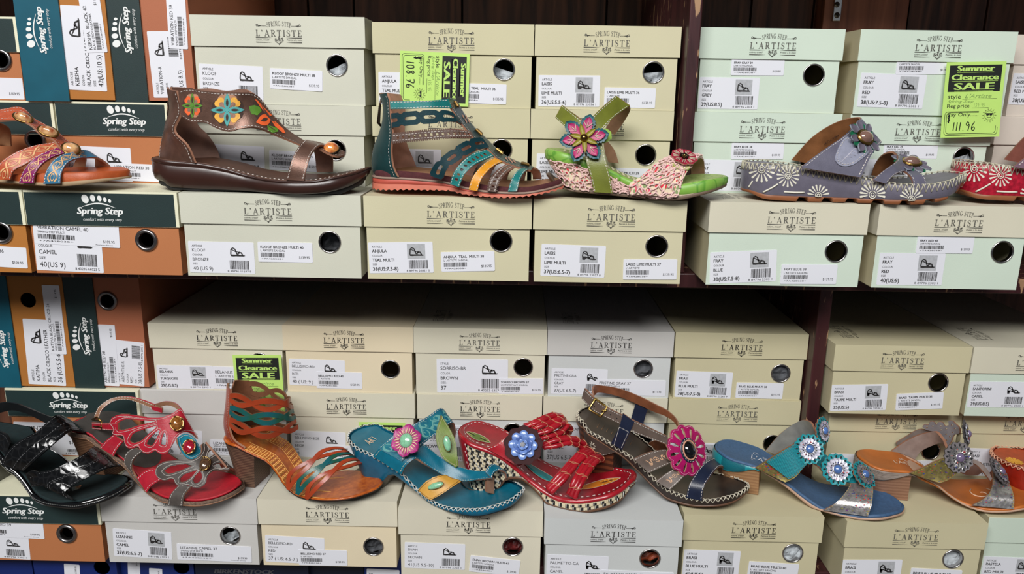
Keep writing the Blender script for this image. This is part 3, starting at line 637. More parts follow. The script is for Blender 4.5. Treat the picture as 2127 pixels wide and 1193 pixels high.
upright(YB, (227, 100), (396, 100), -.0145, .185, 'rust orange shoe box stood on end with a dark green lid, upper left', RUST, GREEN, .0385, logo=(262, 62),
    stickers=[('a', (320, 203), (305, 65), (390, 205), A_('VIBRATION-R', 'RED', '39(US 8.5)', bold=-.003, photo=False)), ('p', (352, 101), (343, -40), (391, 101), P_('VIBRATION RED 39', 'SPRING STEP MULTI', '$109.95', bold=0, big=True))])
upright(YD-.003, (-30, 700), (141, 700), -.380, .1515, 'amber shoe box stood on end with a plain punched hole and teal lid, lower left', AMBER, TEALC, .036, hole=(57.8, 624), eye=False, logo=(0, 725),
    stickers=[('a', (61, 804), (47, 662), (138, 804), A_('KATIMA', 'BLACK CROCO LEATHER', '36 (US:5.5-6)', bold=.004, photo=False, head=('ARTICLE', 'COLOR', 'SIZE'), wm=.8)), ('p', (104, 735), (87, 592), (139, 735), P_('KATIMA BLACK CROCO 36', 'SPRING STEP BLK CROCO', '$114.95', bold=0, big=True))])
upright(YD, (142, 700), (298, 700), -.380, .1595, 'orange shoe box stood on end with a dark green lid, lower left', RUST, GREEN, .0385, hole=(223.8, 625), logo=(168, 698),
    stickers=[('a', (240, 815), (238, 706), (302, 818), A_('ABSYNTHE-R', 'RED', '38(US 7.5-8)', bold=-.003, photo=False)), ('p', (215, 812), (203, 674), (250, 816), P_('ABSYNTHE RED 38', 'SPRING STEP MULTI', '$109.95', bold=0, big=True))])
# ---- navy boxes below the lower front row
def navy(px0, px1, Yf, label, ztop=-.5675, hole=None, stick=None, word=None, m=NAVY, h=.105, dep=.3):
    x0, x1 = onY(px0, 1180, Yf).x, onY(px1, 1180, Yf).x
    b = Box(x1-x0, h, dep, .05, Matrix.Translation(((x0+x1)/2, Yf+dep/2, CZ+ztop-h)), label, group='navy shoe boxes under the lower front row')
    hc = b.loc(hole) if hole else None
    mb = MB(); w2 = b.w/2; b.yb = -dep/2
    b.ins = 0.0; b.body(m, hc, .010)
    t = MB(); t.box(-w2+.0008, w2-.0008, -dep/2+.0008, dep/2-.0008, h-.0014, h-.0002, m); t.build('top_flap', b.root)
    if word:
        p = P2(); p.text(word, 0, 0, 1, None, .03, .2); w = max(a for a, _ in p.v); k = .077; (wx, wz) = b.loc(word_at)
        g = MB(); p.put(g, mat('dull_print', (74, 74, 80), .5), lambda a, c: (wx+a*k/w, b.yb-.0004, wz+c*.0066)); g.build('printed_name', b.root)
    if stick:
        for i, (TL, TR, BL, prt) in enumerate(stick): b.sticker('x', TL, TR, BL, prt, name='price_label', lift=.0004)
word_at = (446, 1191)
navy(-60, 67, .866, 'navy shoe box in the lower left corner, left of its neighbour with a punched hole')
navy(70, 242, .86, 'navy shoe box under the orange box, with a small upright price label', hole=(213, 1178), stick=[((136, 1230), (133, 1171), (168, 1228), P_('ARIZONA 39', 'BLUE', '$149.95', bold=0))])
navy(249, 402, .87, 'navy shoe box under the widest pale grey box, with two bar code labels', hole=(378, 1177), stick=[((268, 1240), (265, 1160), (293, 1240), P_('MADRID 38', 'NAVY', '$99.95', bold=0)), ((312, 1240), (309, 1164), (339, 1240), P_('GIZEH 40', 'NAVY', '$99.95', bold=0))])
navy(405, 640, .87, 'dark navy shoe box printed with a large slanted grey name', word='BIRKENSTOCK', m=NAVYD)
navy(643, 755, .88, 'narrow dark navy box under the cream box below the orange sandal', m=NAVYD)
navy(757, 900, .865, 'navy shoe box under the gap between the two cream boxes', stick=[((762, 1181), (830, 1185), (762, 1230), P_('39', 'BLUE', '$95', bold=0))])
# ------------------------------------------------------------------ sale tags
LIME = mat('fluorescent_paper', (188, 226, 116), .6, var=.02); TBLK = mat('tag_black', (20, 24, 20), .6, var=.02)
PEN = mat('pencil', (120, 150, 80), .6); MARK = mat('marker', (22, 26, 22), .4)
def sale_tag(M_, W, H, label, price='111.96', reg='139 95', curl=.0):
    """printed card: black heading panel, style line, regular price, boxed price in marker, sun with dark glasses"""
    o_ = empty('sale_tag', (0, 0, 0), label, 'sale tag', 'green sale tags'); o_.matrix_world = M_
    mb = MB(); n = 8; bend = lambda v: curl*(1-v/H)**2
    F = lambda d: (lambda u, v: (u, -d-bend(v), v))
    g = [(u, v) for v in [H*i/n for i in range(n+1)] for u in (0, W)]
    mb.add([F(0)(*q) for q in g]+[F(-.0003)(*q) for q in g], [(2*i, 2*i+1, 2*i+3, 2*i+2) for i in range(n)]+[(2*i+2+2*(n+1), 2*i+3+2*(n+1), 2*i+1+2*(n+1), 2*i+2*(n+1)) for i in range(n)], LIME)
    b = P2(); pad = W*.06
    for i in range(6): b.rect(pad, H*(.61+.058*i), W-pad, H*(.61+.058*(i+1)))
    b.put(mb, TBLK, F(.00015))
    t = P2()
    for s, y, c, w in (('Summer', .88, .075, .62), ('Clearance', .765, .075, .78), ('SALE', .635, .095, .66)):
        t.text(s, W/2-w*W/2, H*y, H*c, w*W, bold=.045)
        for ls in (-1, 1): t.rect(W/2-w*W/2, H*(y-.022), W/2+w*W/2, H*(y-.013))
    t.put(mb, LIME, F(.0003))
    d = P2(); d.text('style', pad*1.2, H*.52, H*.06, W*.22); d.rect(W*.32, H*.51, W*.9, H*.514); d.text('Reg price', pad*1.2, H*.40, H*.052, W*.38); d.rect(W*.5, H*.39, W*.78, H*.394)
    d.text('Pay Only......', pad*1.6, H*.285, H*.05, W*.52)
    for e in (0, 1):
        x0, y0, x1, y1, r = pad*(.8+.5*e), H*(.03+.02*e), W-pad*(.8+.5*e), H*(.345-.012*e), W*.05
        rr = arc(x0+r, y1-r, r, r, 90, 180, 5)+arc(x0+r, y0+r, r, r, 180, 270, 5)+arc(x1-r, y0+r, r, r, 270, 360, 5)
        d.stroke([(W*.62, y1)]+rr+[(x1, y0+H*.1)], W*.008)
    d.put(mb, TBLK, F(.00022))
    pn = P2(); pn.text("L'Artiste", W*.36, H*.525, H*.055, W*.45, 0, .35); pn.text('Spring Step', pad*1.2, H*.465, H*.04, W*.44, -.004, .35); hand_text(pn, reg, W*.53, H*.405, H*.05, .07); pn.put(mb, PEN, F(.00022))
    k = P2(); hand_text(k, '$', W*.09, H*.20, H*.10, .09); hand_text(k, price, W*.2, H*.09, H*.12, .10, .62); k.put(mb, MARK, F(.00028))
    sx, sy, sr = W*.80, H*.29, W*.075; q = P2()
    for i in range(14):
        a = 2*math.pi*i/14; q.add(*strip2d([(sx+sr*1.2*math.cos(a), sy+sr*1.2*math.sin(a)), (sx+sr*1.65*math.cos(a), sy+sr*1.65*math.sin(a))], [W*.02, W*.003]))
    q.stroke(arc(sx, sy, sr, sr, 0, 360, 20), W*.008); q.stroke(arc(sx, sy-sr*.1, sr*.5, sr*.4, 200, 340, 8), W*.012); q.put(mb, mat('sun_ink', (120, 140, 70), .6), F(.00022))
    q = P2(); q.ellipse(sx-sr*.38, sy+sr*.2, sr*.34, sr*.26); q.ellipse(sx+sr*.38, sy+sr*.2, sr*.34, sr*.26); q.rect(sx-sr*.9, sy+sr*.36, sx+sr*.9, sy+sr*.48); q.put(mb, TBLK, F(.0003))
    mb.build('tag_card', o_)
    tp = MB(); tp.add([F(.0005)(*c) for c in ((W*.36, H*.84), (W*.62, H*.84), (W*.62, H*1.0), (W*.36, H*1.0))], [(0, 1, 2, 3)], TBLK if False else mat('clear_tape', (70, 80, 60), .15, var=.05))
    return o_
def tag_at(TL, TR, BL, Y, **k):
    a, b, c = (onY(*q, Y) for q in (TL, TR, BL))
    ex = (b-a).normalized(); ez = (a-c); ez = (ez-ex*ez.dot(ex)); H = ez.length; ez.normalize(); W = (b-a).length
    ey = ez.cross(ex); o = a-ez*H
    return sale_tag(Matrix(((ex.x, ey.x, ez.x, o.x), (ex.y, ey.y, ez.y, o.y), (ex.z, ey.z, ez.z, o.z), (0, 0, 0, 1))), W, H, **k)
tag_at((1967, 129.6), (2091, 127), (1948.5, 286), YB-.010, label='green sale tag marked 111.96 taped upright at the upper right', curl=.004)
tag_at((976, 112), (972.5, 222), (831, 112), YB-.0012, label='green sale tag marked 108.76 turned sideways under the lid of a tan box', price='108.76', reg='135 95')
tag_at((482.7, 738), (583.6, 738), (487, 868), YD-.004, label='green sale tag hanging behind the ankle straps of the orange heeled sandal', curl=.003)
tag_at((745, 877), (842, 879), (756, 1003), YD-.006, label='green sale tag standing behind the heel of the teal thong sandal')
# ------------------------------------------------------------------ shelving and wall
def wood(name, rgb, rgb2, stretch=(38, 38, 2.2), chips=None, rough=.5):
    m = bpy.data.materials.new(name); m.use_nodes = True; nt = m.node_tree; b = nt.nodes['Principled BSDF']; L = nt.links.new
    tc = nt.nodes.new('ShaderNodeTexCoord'); mp = nt.nodes.new('ShaderNodeMapping'); mp.inputs['Scale'].default_value = stretch
    n = nt.nodes.new('ShaderNodeTexNoise'); n.inputs['Scale'].default_value = 1; n.inputs['Detail'].default_value = 6; n.inputs['Distortion'].default_value = 1.6
    r = nt.nodes.new('ShaderNodeValToRGB'); r.color_ramp.elements[0].color = tuple(lin(c) for c in rgb2)+(1,); r.color_ramp.elements[1].color = tuple(lin(c) for c in rgb)+(1,)
    r.color_ramp.elements[0].position = .35; r.color_ramp.elements[1].position = .65
    L(tc.outputs['Object'], mp.inputs[0]); L(mp.outputs[0], n.inputs['Vector']); L(n.outputs['Fac'], r.inputs[0])
    out = r.outputs[0]
    if chips:
        mp2 = nt.nodes.new('ShaderNodeMapping'); mp2.inputs['Scale'].default_value = (150, 150, 26)
        n2 = nt.nodes.new('ShaderNodeTexNoise'); n2.inputs['Scale'].default_value = 1; n2.inputs['Detail'].default_value = 5
        r2 = nt.nodes.new('ShaderNodeValToRGB'); r2.color_ramp.elements[0].position = .63; r2.color_ramp.elements[1].position = .66
        mx = nt.nodes.new('ShaderNodeMix'); mx.data_type = 'RGBA'; mx.inputs['B'].default_value = tuple(lin(c) for c in chips)+(1,)
        L(tc.outputs['Object'], mp2.inputs[0]); L(mp2.outputs[0], n2.inputs['Vector']); L(n2.outputs['Fac'], r2.inputs[0]); L(r2.outputs[0], mx.inputs['Factor']); L(out, mx.inputs['A']); out = mx.outputs['Result']
    bp = nt.nodes.new('ShaderNodeBump'); bp.inputs['Strength'].default_value = .3; bp.inputs['Distance'].default_value = .001; L(n.outputs['Fac'], bp.inputs['Height']); L(bp.outputs[0], b.inputs['Normal'])
    L(out, b.inputs['Base Color']); b.inputs['Roughness'].default_value = rough
    return m
PANEL = wood('wall_panelling', (118, 76, 56), (58, 36, 28)); PAINT = wood('chipped_brown_paint', (70, 34, 36), (52, 24, 27), (60, 60, 6), (168, 132, 100), .38)
PLANK = wood('reddish_plank', (158, 98, 72), (108, 62, 46)); EDGE = wood('bare_edge', (150, 110, 78), (90, 54, 40), (90, 90, 8))
YW = 1.262
wl = MB(); xs = -1.3; gv = [onY(p, 20, YW).x for p in (480, 640, 735, 960, 1260, 1560, 1690, 1887, 2050)]
edges = [-1.4, -1.0, -.72]+gv+[1.05, 1.4]
for a, b in zip(edges, edges[1:]): wl.box(a+.0018, b-.0018, YW, YW+.012, .2, 2.2, PANEL)
wl.box(-1.4, 1.4, YW+.009, YW+.03, .2, 2.2, mat('groove_dark', (22, 14, 12), .8))
structure(wl.build('wall_back'))
fl = MB(); fl.box(-3.5, 3.5, -4.5, 1.4, -.05, 0, mat('carpet', (120, 112, 104), .95, var=.2, vscale=300)); structure(fl.build('floor'))
sh = empty('shelving_unit', (0, 1.08, 0), 'dark brown painted wooden shelving with chipped uprights holding all the shoe boxes', 'shelf')
def spart(name, x0, x1, y0, y1, z0, z1, m, bev=.0015):
    mb = MB(); mb.box(x0, x1, y0-1.08, y1-1.08, CZ+z0, CZ+z1, m); return mb.build(name, sh, bevel=bev)
YS = .898
spart('shelf_board', -1.2, 1.2, YS, YW-.001, -.2197, -.2017, PAINT)
spart('shelf_board', -1.2, 1.2, YS, YW-.001, .246, .264, PAINT)
spart('shelf_board', -1.2, 1.2, YS-.02, YW-.001, -.692, -.6735, PAINT)
spart('shelf_board', .027, 1.2, .85, YW-.001, -.586, -.5672, PAINT)
u0, u1 = .1850, onY(1456.5, 60, YS).x
spart('upright', u0, u1, YS, YW-.002, -.2015, .2458, PAINT)
v0, v1 = .3743, .3902
spart('upright', v0, v1, .926, YW-.002, -.672, -.2199, PAINT)
p0, p1 = onY(1711, 30, 1.225), onY(1886, 30, 1.225)
spart('batten', p0.x, p1.x, 1.225, YW-.001, .06, .2455, PLANK)
br = MB(); b0, b1 = onY(1731, 20, 1.2225), onY(1747, 20, 1.2225); bz = onY(1735, 44, 1.2225).z
br.box(b0.x, b1.x, 1.2205-1.08, 1.2250-1.08, bz, bz+.09, STEEL); br_o = br.build('metal_bracket', sh, bevel=.0008)
for py in (9.5, 31.5, -12):
    c = onY(1738.5, py, 1.2205); sc = MB(); n = 16
    sc.add([(c.x+.0042*math.cos(2*math.pi*i/n)*q, c.y-1.08-h, c.z+.0042*math.sin(2*math.pi*i/n)*q) for q, h in ((1, 0), (.8, .0014), (.3, .0019)) for i in range(n)],
           [(j*n+i, j*n+(i+1) % n, (j+1)*n+(i+1) % n, (j+1)*n+i) for j in range(2) for i in range(n)]+[tuple(range(2*n, 3*n))[::-1]], STEELD, smooth=True)
    for r in (0, 1):
        d = .0022; e = .0005
        sc.box(c.x-(d if r else e), c.x+(d if r else e), c.y-1.08-.0022, c.y-1.08-.0016, c.z-(e if r else d), c.z+(e if r else d), mat('slot_dark', (40, 40, 42), .6))
    sc.build('screw', br_o)
# ------------------------------------------------------------------ sandal toolkit
from mathutils.bvhtree import BVHTree
def tri_in(poly, x, y):
    c = False; n = len(poly); j = n-1
    for i in range(n):
        if (poly[i][1] > y) != (poly[j][1] > y) and x < (poly[j][0]-poly[i][0])*(y-poly[i][1])/(poly[j][1]-poly[i][1])+poly[i][0]: c = not c
        j = i
    return c
class Shoe:
    """frame: u heel to toe, v away from the camera (near side negative), w up from the ground it stands on"""
    def __init__(s, label, H, T, z0, group, wn=None, wf=None, rh=.028, rt=.05):
        s.o = Vector((H[0], H[1], CZ+z0)); t = Vector((T[0], T[1], CZ+z0)); ax = t-s.o; s.L = ax.length; ax.normalize()
        la = Vector((-ax.y, ax.x, 0))
        s.M = Matrix(((ax.x, la.x, 0, s.o.x), (ax.y, la.y, 0, s.o.y), (0, 0, 1, s.o.z), (0, 0, 0, 1))); s.I = s.M.inverted()
        s.root = empty('sandal', (0, 0, 0), label, 'sandal', group); s.root.matrix_world = s.M
        s.wn = wn or [(0, .031), (.12, .033), (.42, .031), (.70, .042), (.85, .040), (1, .030)]
        s.wf = wf or [(0, .031), (.12, .033), (.42, .028), (.70, .038), (.85, .035), (1, .026)]
        s.rh, s.rt = rh, rt
        s.R3 = s.I.to_3x3(); s.cam = s.I @ Vector((0, 0, CZ))
    def half(s, u, side):
        w = interp(s.wn if side < 0 else s.wf, min(1, max(0, u/s.L)))
        if u < s.rh: w *= math.sqrt(max(0, 1-((s.rh-u)/s.rh)**2))
        if u > s.L-s.rt: w *= math.sqrt(max(0, 1-((u-s.L+s.rt)/s.rt)**2))
        return w
    def loc(s, px, v):
        d = s.R3 @ ray(*px); k = (v-s.cam.y)/d.y
        return s.cam+d*k
    def locz(s, px, w):
        d = s.R3 @ ray(*px); k = (w-s.cam.z)/d.z
        return s.cam+d*k
    def near(s, px, off=0):
        v = -.03
        for _ in range(25):
            p = s.loc(px, v); v = .5*v+.5*(-s.half(min(max(p.x, .0005), s.L-.0005), -1)-off)
        return s.loc(px, v)
    def P(s, cr, pts):
        return [s.loc(cr(x, y), v) for x, y, v in pts]
    def prof(s, cr, pts):
        q = sorted([(p.x, p.z) for p in (s.near(cr(*c)) for c in pts)])
        out = [q[0]]
        for a in q[1:]:
            if a[0]-out[-1][0] > .0015: out.append(a)
        return out
    def loop(s, off=0, N=44):
        us = []
        for i in range(N+1):
            t = i/N; us.append((1-math.cos(math.pi*t))/2*.55+t*.45 if 0 < t < 1 else t)
        us = [.5*(1-math.cos(math.pi*i/N)) for i in range(N+1)]
        a = [Vector((u*s.L, -s.half(u*s.L, -1), 0)) for u in us]; b = [Vector((u*s.L, s.half(u*s.L, 1), 0)) for u in us[1:-1]][::-1]
        P = a+b; n = len(P)
        nor = []
        for i in range(n):
            t = P[(i+1) % n]-P[i-1]; q = Vector((t.y, -t.x, 0)); nor.append(q.normalized())
        return P, nor, N
    def slab(s, name, zb, zt, m_side, m_top=None, m_bot=None, off=0, prof=((0, -.001), (.12, 0), (.85, 0), (1, -.001)), dish=0, parent=None, slant=0, hin=0, deco=None, top=True, uclip=None, fine=1):
        """loft between two height profiles (functions of u) over the footprint"""
        N = 44*fine
        P, nor, N = s.loop(N=N); n = len(P); mb = MB(); K = len(prof); thick = min(zt(q*s.L)-zb(q*s.L) for q in (.3, .5, .7, .8, .9)); dish = max(0, min(dish, thick*.6)); s.dish = dish
        v = []; uv = []; arc_ = 0
        for i in range(n):
            if i: arc_ += (P[i]-P[i-1]).length
            u = P[i].x; b, t = zb(u), zt(u)
            for fr, g in prof:
                q = P[i]+nor[i]*(off+g-hin*(1-fr)*max(0, 1-(u/(s.L*.38))**2)); z = b+(t-b)*fr
                x = q.x+slant*(1-fr)*max(0, 1-u/(s.L*.35))
                v.append((x, q.y, z)); uv.append((arc_, z))
        inside = lambda i: uclip is None or max(P[i].x, P[(i+1) % n].x) <= uclip
        mb.add(v, [(i*K+j, ((i+1) % n)*K+j, ((i+1) % n)*K+j+1, i*K+j+1) for i in range(n) if inside(i) for j in range(K-1)], m_side, uv, smooth=True)
        if uclip:
            if deco: deco(mb)
            return mb.build(name, s.root)
        def cap(j, m, flip, dz=0):
            C = 7; w = []
            for i in range(N+1):
                a = Vector(v[i*K+j]); c = Vector(v[((n-i) % n)*K+j])
                for k in range(C):
                    t = k/(C-1); q = a.lerp(c, t); wd = (c-a).length
                    q.z = q.z-dz*(1-(2*t-1)**2)*min(1, wd/.05); w.append(q)
            f = [(i*C+k, (i+1)*C+k, (i+1)*C+k+1, i*C+k+1) for i in range(N) for k in range(C-1)]
            mb.add(w, [g[::-1] for g in f] if flip else f, m, [(q.x, q.y) for q in w], smooth=True)
        if top: cap(K-1, m_top or m_side, False, dish)
        cap(0, m_bot or m_side, True)
        if deco: deco(mb)
        return mb.build(name, parent if parent is not None else s.root)
    def rim(s, zf, off, u, side=-1):
        """point and outward normal on the sole outline"""
        e = .0008; h = s.half(u, side); d = (s.half(min(u+e, s.L), side)-s.half(max(u-e, 0), side))/(2*e)
        n = Vector((-d, side, 0)).normalized(); p = Vector((u, side*h, 0))+n*off
        return Vector((p.x, p.y, zf(u))), n
    def outline(s, n, off=0, zf=lambda u: 0, a0=0.0, a1=1.0):
        """points evenly spaced round the footprint, starting at the heel, near side first (0..1)"""
        P, nor, N = s.loop(N=120); P = P+[P[0]]; nor = nor+[nor[0]]
        d = [0]
        for a, b in zip(P, P[1:]): d.append(d[-1]+(b-a).length)
        out = []; k = 0
        for i in range(n+1):
            t = d[-1]*(a0+(a1-a0)*i/n)
            while k < len(d)-2 and d[k+1] < t: k += 1
            f = (t-d[k])/max(1e-9, d[k+1]-d[k]); q = P[k].lerp(P[k+1], f); m = nor[k].lerp(nor[k+1], f).normalized()
            q = q+m*off; out.append((Vector((q.x, q.y, zf(min(max(q.x, 0), s.L)))), m))
        return out
class Rib:
    """sheet of leather between two edge curves A and B (local points); s runs along the edges, t from A to B"""
    def __init__(s, sh, A, B, n=32, m=8, th=.0022, flip=None, mid=.03):
        s.sh = sh; s.n, s.m, s.th = n, m, th
        s.A = catmull(A, n); s.B = catmull(B, n)
        s.G = [[s.A[i].lerp(s.B[i], j/m) for j in range(m+1)] for i in range(n+1)]
        s.N = []; tot = 0
        for i in range(n+1):
            row = []
            for j in range(m+1):
                a = s.G[min(i+1, n)][j]-s.G[max(i-1, 0)][j]; b = s.G[i][min(j+1, m)]-s.G[i][max(j-1, 0)]
                q = a.cross(b); q = q.normalized() if q.length > 1e-12 else Vector((0, -1, 0))
                p = s.G[i][j]; tot += q.dot(Vector((0, p.y, p.z-mid))); row.append(q)
            s.N.append(row)
        if (tot < 0) if flip is None else flip: s.N = [[-q for q in r] for r in s.N]; s.fl = True
        else: s.fl = False
    def bulge(s, h):
        """pad the sheet so it swells along its middle"""
        for i in range(s.n+1):
            for j in range(s.m+1): s.G[i][j] = s.G[i][j]+s.N[i][j]*(h*(1-(2*j/s.m-1)**2))
        return s
    def at(s, a, b, d=0):
        x = min(max(a, 0), 1)*s.n; y = min(max(b, 0), 1)*s.m; i = min(int(x), s.n-1); j = min(int(y), s.m-1); x -= i; y -= j
        f = lambda g: (g[i][j]*(1-x)+g[i+1][j]*x)*(1-y)+(g[i][j+1]*(1-x)+g[i+1][j+1]*x)*y
        return f(s.G)+f(s.N)*(s.th/2+d)
    def nrm(s, a, b):
        i = min(int(a*s.n), s.n); j = min(int(b*s.m), s.m); return s.N[i][j]
    def px(s, p):
        """local point -> photo pixel"""
        w = s.sh.M @ p; w = w-Vector((0, 0, CZ)); k = FPX/w.dot(CF)
        return CXP+w.dot(CR)*k, CYP-w.dot(CU)*k
    def hit(s, px, d=0):
        di = (s.sh.R3 @ ray(*px)).normalized()
        if not hasattr(s, 'bvh'):
            m = s.m; s.bvh = BVHTree.FromPolygons([p for r in s.G for p in r], [(i*(m+1)+j, (i+1)*(m+1)+j, (i+1)*(m+1)+j+1, i*(m+1)+j+1) for i in range(s.n) for j in range(m)])
        h, _, k, _ = s.bvh.ray_cast(s.sh.cam, di)
        if h is None: return None
        nn = s.N[k//s.m][k % s.m]
        if nn.dot(di) > 0: nn = -nn
        return h+nn*(s.th/2+d), nn
    def mesh(s, mb, outer, inner=None, edge=None, keep=None, matf=None):
        inner = inner or outer; edge = edge or inner; n, m = s.n, s.m
        K = [[(keep is None or keep((i+.5)/n, (j+.5)/m, s, i, j)) for j in range(m)] for i in range(n)]
        idx = lambda i, j: i*(m+1)+j
        out = [s.G[i][j]+s.N[i][j]*(s.th/2) for i in range(n+1) for j in range(m+1)]
        inn = [s.G[i][j]-s.N[i][j]*(s.th/2) for i in range(n+1) for j in range(m+1)]
        uv = [(i/n, j/m) for i in range(n+1) for j in range(m+1)]
        by = {}
        fo = []; fi = []; wa = []
        for i in range(n):
            for j in range(m):
                if not K[i][j]: continue
                q = (idx(i, j), idx(i+1, j), idx(i+1, j+1), idx(i, j+1))
                by.setdefault(matf((i+.5)/n, (j+.5)/m) if matf else outer, []).append(q[::-1] if s.fl else q)
                fi.append(q if s.fl else q[::-1])
                for (di, dj, a, b) in ((-1, 0, 0, 3), (1, 0, 2, 1), (0, -1, 1, 0), (0, 1, 3, 2)):
                    ii, jj = i+di, j+dj
                    if not (0 <= ii < n and 0 <= jj < m and K[ii][jj]): wa.append((q[a], q[b]))
        o = None
        for mm, f in by.items():
            if o is None: o = len(mb.v); mb.add(out, f, mm, uv, True)
            else:
                k = mb.mi(mm)
                for g in f: mb.f.append([o+e for e in g]); mb.m.append(k); mb.sm.append(True)
        mb.add(inn, fi, inner, uv, True)
        wv = []; wf = []
        for a, b in wa:
            k = len(wv); wv += [out[a], out[b], inn[b], inn[a]]; wf.append((k, k+1, k+2, k+3))
        mb.add(wv, wf, edge)
        return s
    def stitch(s, mb, m, ts=(.1, .9), L=.0021, gap=.0013, w=.0005, a0=.02, a1=.98, d=.0003):
        for t in ts:
            ln = sum((s.at((k+1)/20, t)-s.at(k/20, t)).length for k in range(20)); k = max(2, int(ln*(a1-a0)/(L+gap)))
            wt = 1e-9+(s.at(.5, 1)-s.at(.5, 0)).length; h = w/wt/2*1.2
            v = []; f = []
            for i in range(k):
                x0 = a0+(a1-a0)*i/k; x1 = x0+(a1-a0)/k*L/(L+gap); o = len(v)
                for q in range(3):
                    x = x0+(x1-x0)*q/2; dd = d+(.0003 if q == 1 else 0)
                    v += [s.at(x, t-h, dd), s.at(x, t+h, dd)]
                f += [(o, o+1, o+3, o+2), (o+2, o+3, o+5, o+4)]
            mb.add(v, f, m)
    def decal(s, mb, m, p2, d=.0003):
        """flat print whose 2D coordinates are (s, t)"""
        mb.add([s.at(a, b, d) for a, b in p2.v], p2.f, m)
    def decal_px(s, mb, m, poly, d=.0003, cr=None):
        """patch traced in the photo, laid on the sheet: rings of points from its outline to its middle"""
        n = len(poly); cx, cy = sum(q[0] for q in poly)/n, sum(q[1] for q in poly)/n; rings = []
        for k in (1, .66, .33):
            row = []
            for x, y in poly:
                q = (cx+(x-cx)*k, cy+(y-cy)*k); h = s.hit(cr(*q) if cr else q, d)
                row.append(h[0] if h else None)
            rings.append(row)
        h = s.hit(cr(cx, cy) if cr else (cx, cy), d)
        if h is None: return
        v = [p if p is not None else (rings[1][i % n] or h[0]) for i, p in enumerate(rings[0]+rings[1]+rings[2])]+[h[0]]
        f = [(k*n+i, k*n+(i+1) % n, (k+1)*n+(i+1) % n, (k+1)*n+i) for k in range(2) for i in range(n)]+[(2*n+i, 2*n+(i+1) % n, 3*n) for i in range(n)]
        mb.add(v, f, m)
    def stroke_px(s, mb, m, poly, w, d=.0004, cr=None, r=None):
        pts = [h[0] for h in (s.hit(cr(*q) if cr else q, d) for q in poly) if h]
        if len(pts) > 1: mb.tube(pts, w/2, m, 4)
def petal(c, a, l, w, n=10, cr=None, base=.15):
    """outline of a petal in flat coordinates"""
    out = []
    for side in (1, -1):
        for i in range(n+1):
            t = i/n if side == 1 else 1-i/n
            r = l*(base+(1-base)*t); h = side*w/2*math.sin(math.pi*min(1, t**.8))*1
            out.append((c[0]+r*math.cos(a)-h*math.sin(a), c[1]+r*math.sin(a)+h*math.cos(a)))
    return out[:n+1]+out[n+2:-1]
def drop(c, a, r0, r1, w, n=6):
    """brush mark: thin at the inner end, round at the outer"""
    b = r1-w/2; out = [(r0, -w*.12), (b, -w/2)]+[(b+w/2*math.cos(t), w/2*math.sin(t)) for t in [-math.pi/2+math.pi*i/n for i in range(1, n)]]+[(b, w/2), (r0, w*.12)]
    return [(c[0]+x*math.cos(a)-y*math.sin(a), c[1]+x*math.sin(a)+y*math.cos(a)) for x, y in out]
def frame(n, up=Vector((0, 0, 1))):
    n = n.normalized(); x = up.cross(n)
    if x.length < 1e-3: x = Vector((1, 0, 0))
    x.normalize(); return x, n.cross(x), n
def disc_petal(mb, m, c, F, a, r0, r1, w, th=.0012, cup=.0, lift=0, shape=.5, n=9, edge=None, notch=0, drop=0):
    """thick petal from radius r0 to r1 at angle a in the frame F=(x, y, n) round c; shape moves the widest point; cup lifts the sides"""
    x, y, nn = F; top = []; K = 5
    ca, sa = math.cos(a), math.sin(a)
    for i in range(n+1):
        t = i/n; r = r0+(r1-r0)*t
        s_ = t**(math.log(.5)/math.log(shape)); hw = w/2*max(.02, math.sin(math.pi*s_)**.75)
        if notch: hw *= 1+notch*(.5 if i % 2 else -.5)
        for k in range(K):
            q = (k/(K-1)*2-1); h = hw*q
            z = lift+cup*(q*q)-drop*t*t+.0
            top.append(c+x*(r*ca-h*sa)+y*(r*sa+h*ca)+nn*z)
    bot = [p-nn*th for p in top]; N_ = len(top)
    f = [(i*K+k, i*K+k+1, (i+1)*K+k+1, (i+1)*K+k) for i in range(n) for k in range(K-1)]
    mb.add(top, [g[::-1] for g in f], m, smooth=True); mb.add(bot, f, edge or m, smooth=True)
    rimi = [k for k in range(K)]+[i*K+K-1 for i in range(1, n+1)]+[n*K+k for k in range(K-2, -1, -1)]+[i*K for i in range(n-1, 0, -1)]
    R = len(rimi)
    mb.add([top[i] for i in rimi]+[bot[i] for i in rimi], [(i, (i+1) % R, (i+1) % R+R, i+R) for i in range(R)], edge or m)
def dome(mb, m, c, F, rx, ry, h, n=20, k=6, rot=0):
    x, y, nn = F; v = []
    for j in range(k+1):
        a = math.pi/2*j/k
        for i in range(n):
            b = 2*math.pi*i/n; p, q = rx*math.cos(a)*math.cos(b), ry*math.cos(a)*math.sin(b)
            v.append(c+x*(p*math.cos(rot)-q*math.sin(rot))+y*(p*math.sin(rot)+q*math.cos(rot))+nn*(h*math.sin(a)))
    mb.add(v, [(j*n+i, j*n+(i+1) % n, (j+1)*n+(i+1) % n, (j+1)*n+i) for j in range(k) for i in range(n)], m, smooth=True)
def ringm(mb, m, c, F, rx, ry, r, n=24, rot=0, lift=0):
    x, y, nn = F
    pts = []
    for i in range(n):
        b = 2*math.pi*i/n; p, q = rx*math.cos(b), ry*math.sin(b)
        pts.append(c+x*(p*math.cos(rot)-q*math.sin(rot))+y*(p*math.sin(rot)+q*math.cos(rot))+nn*lift)
    mb.tube(pts, r, m, 5, closed=True)
def fn(tab): return lambda u: interp(tab, u)
def saw(f, step, h, u0=0.0, u1=9): return lambda u: f(u)+(abs(((u/step) % 1)-.5)*2*h if u0 < u < u1 else 0)
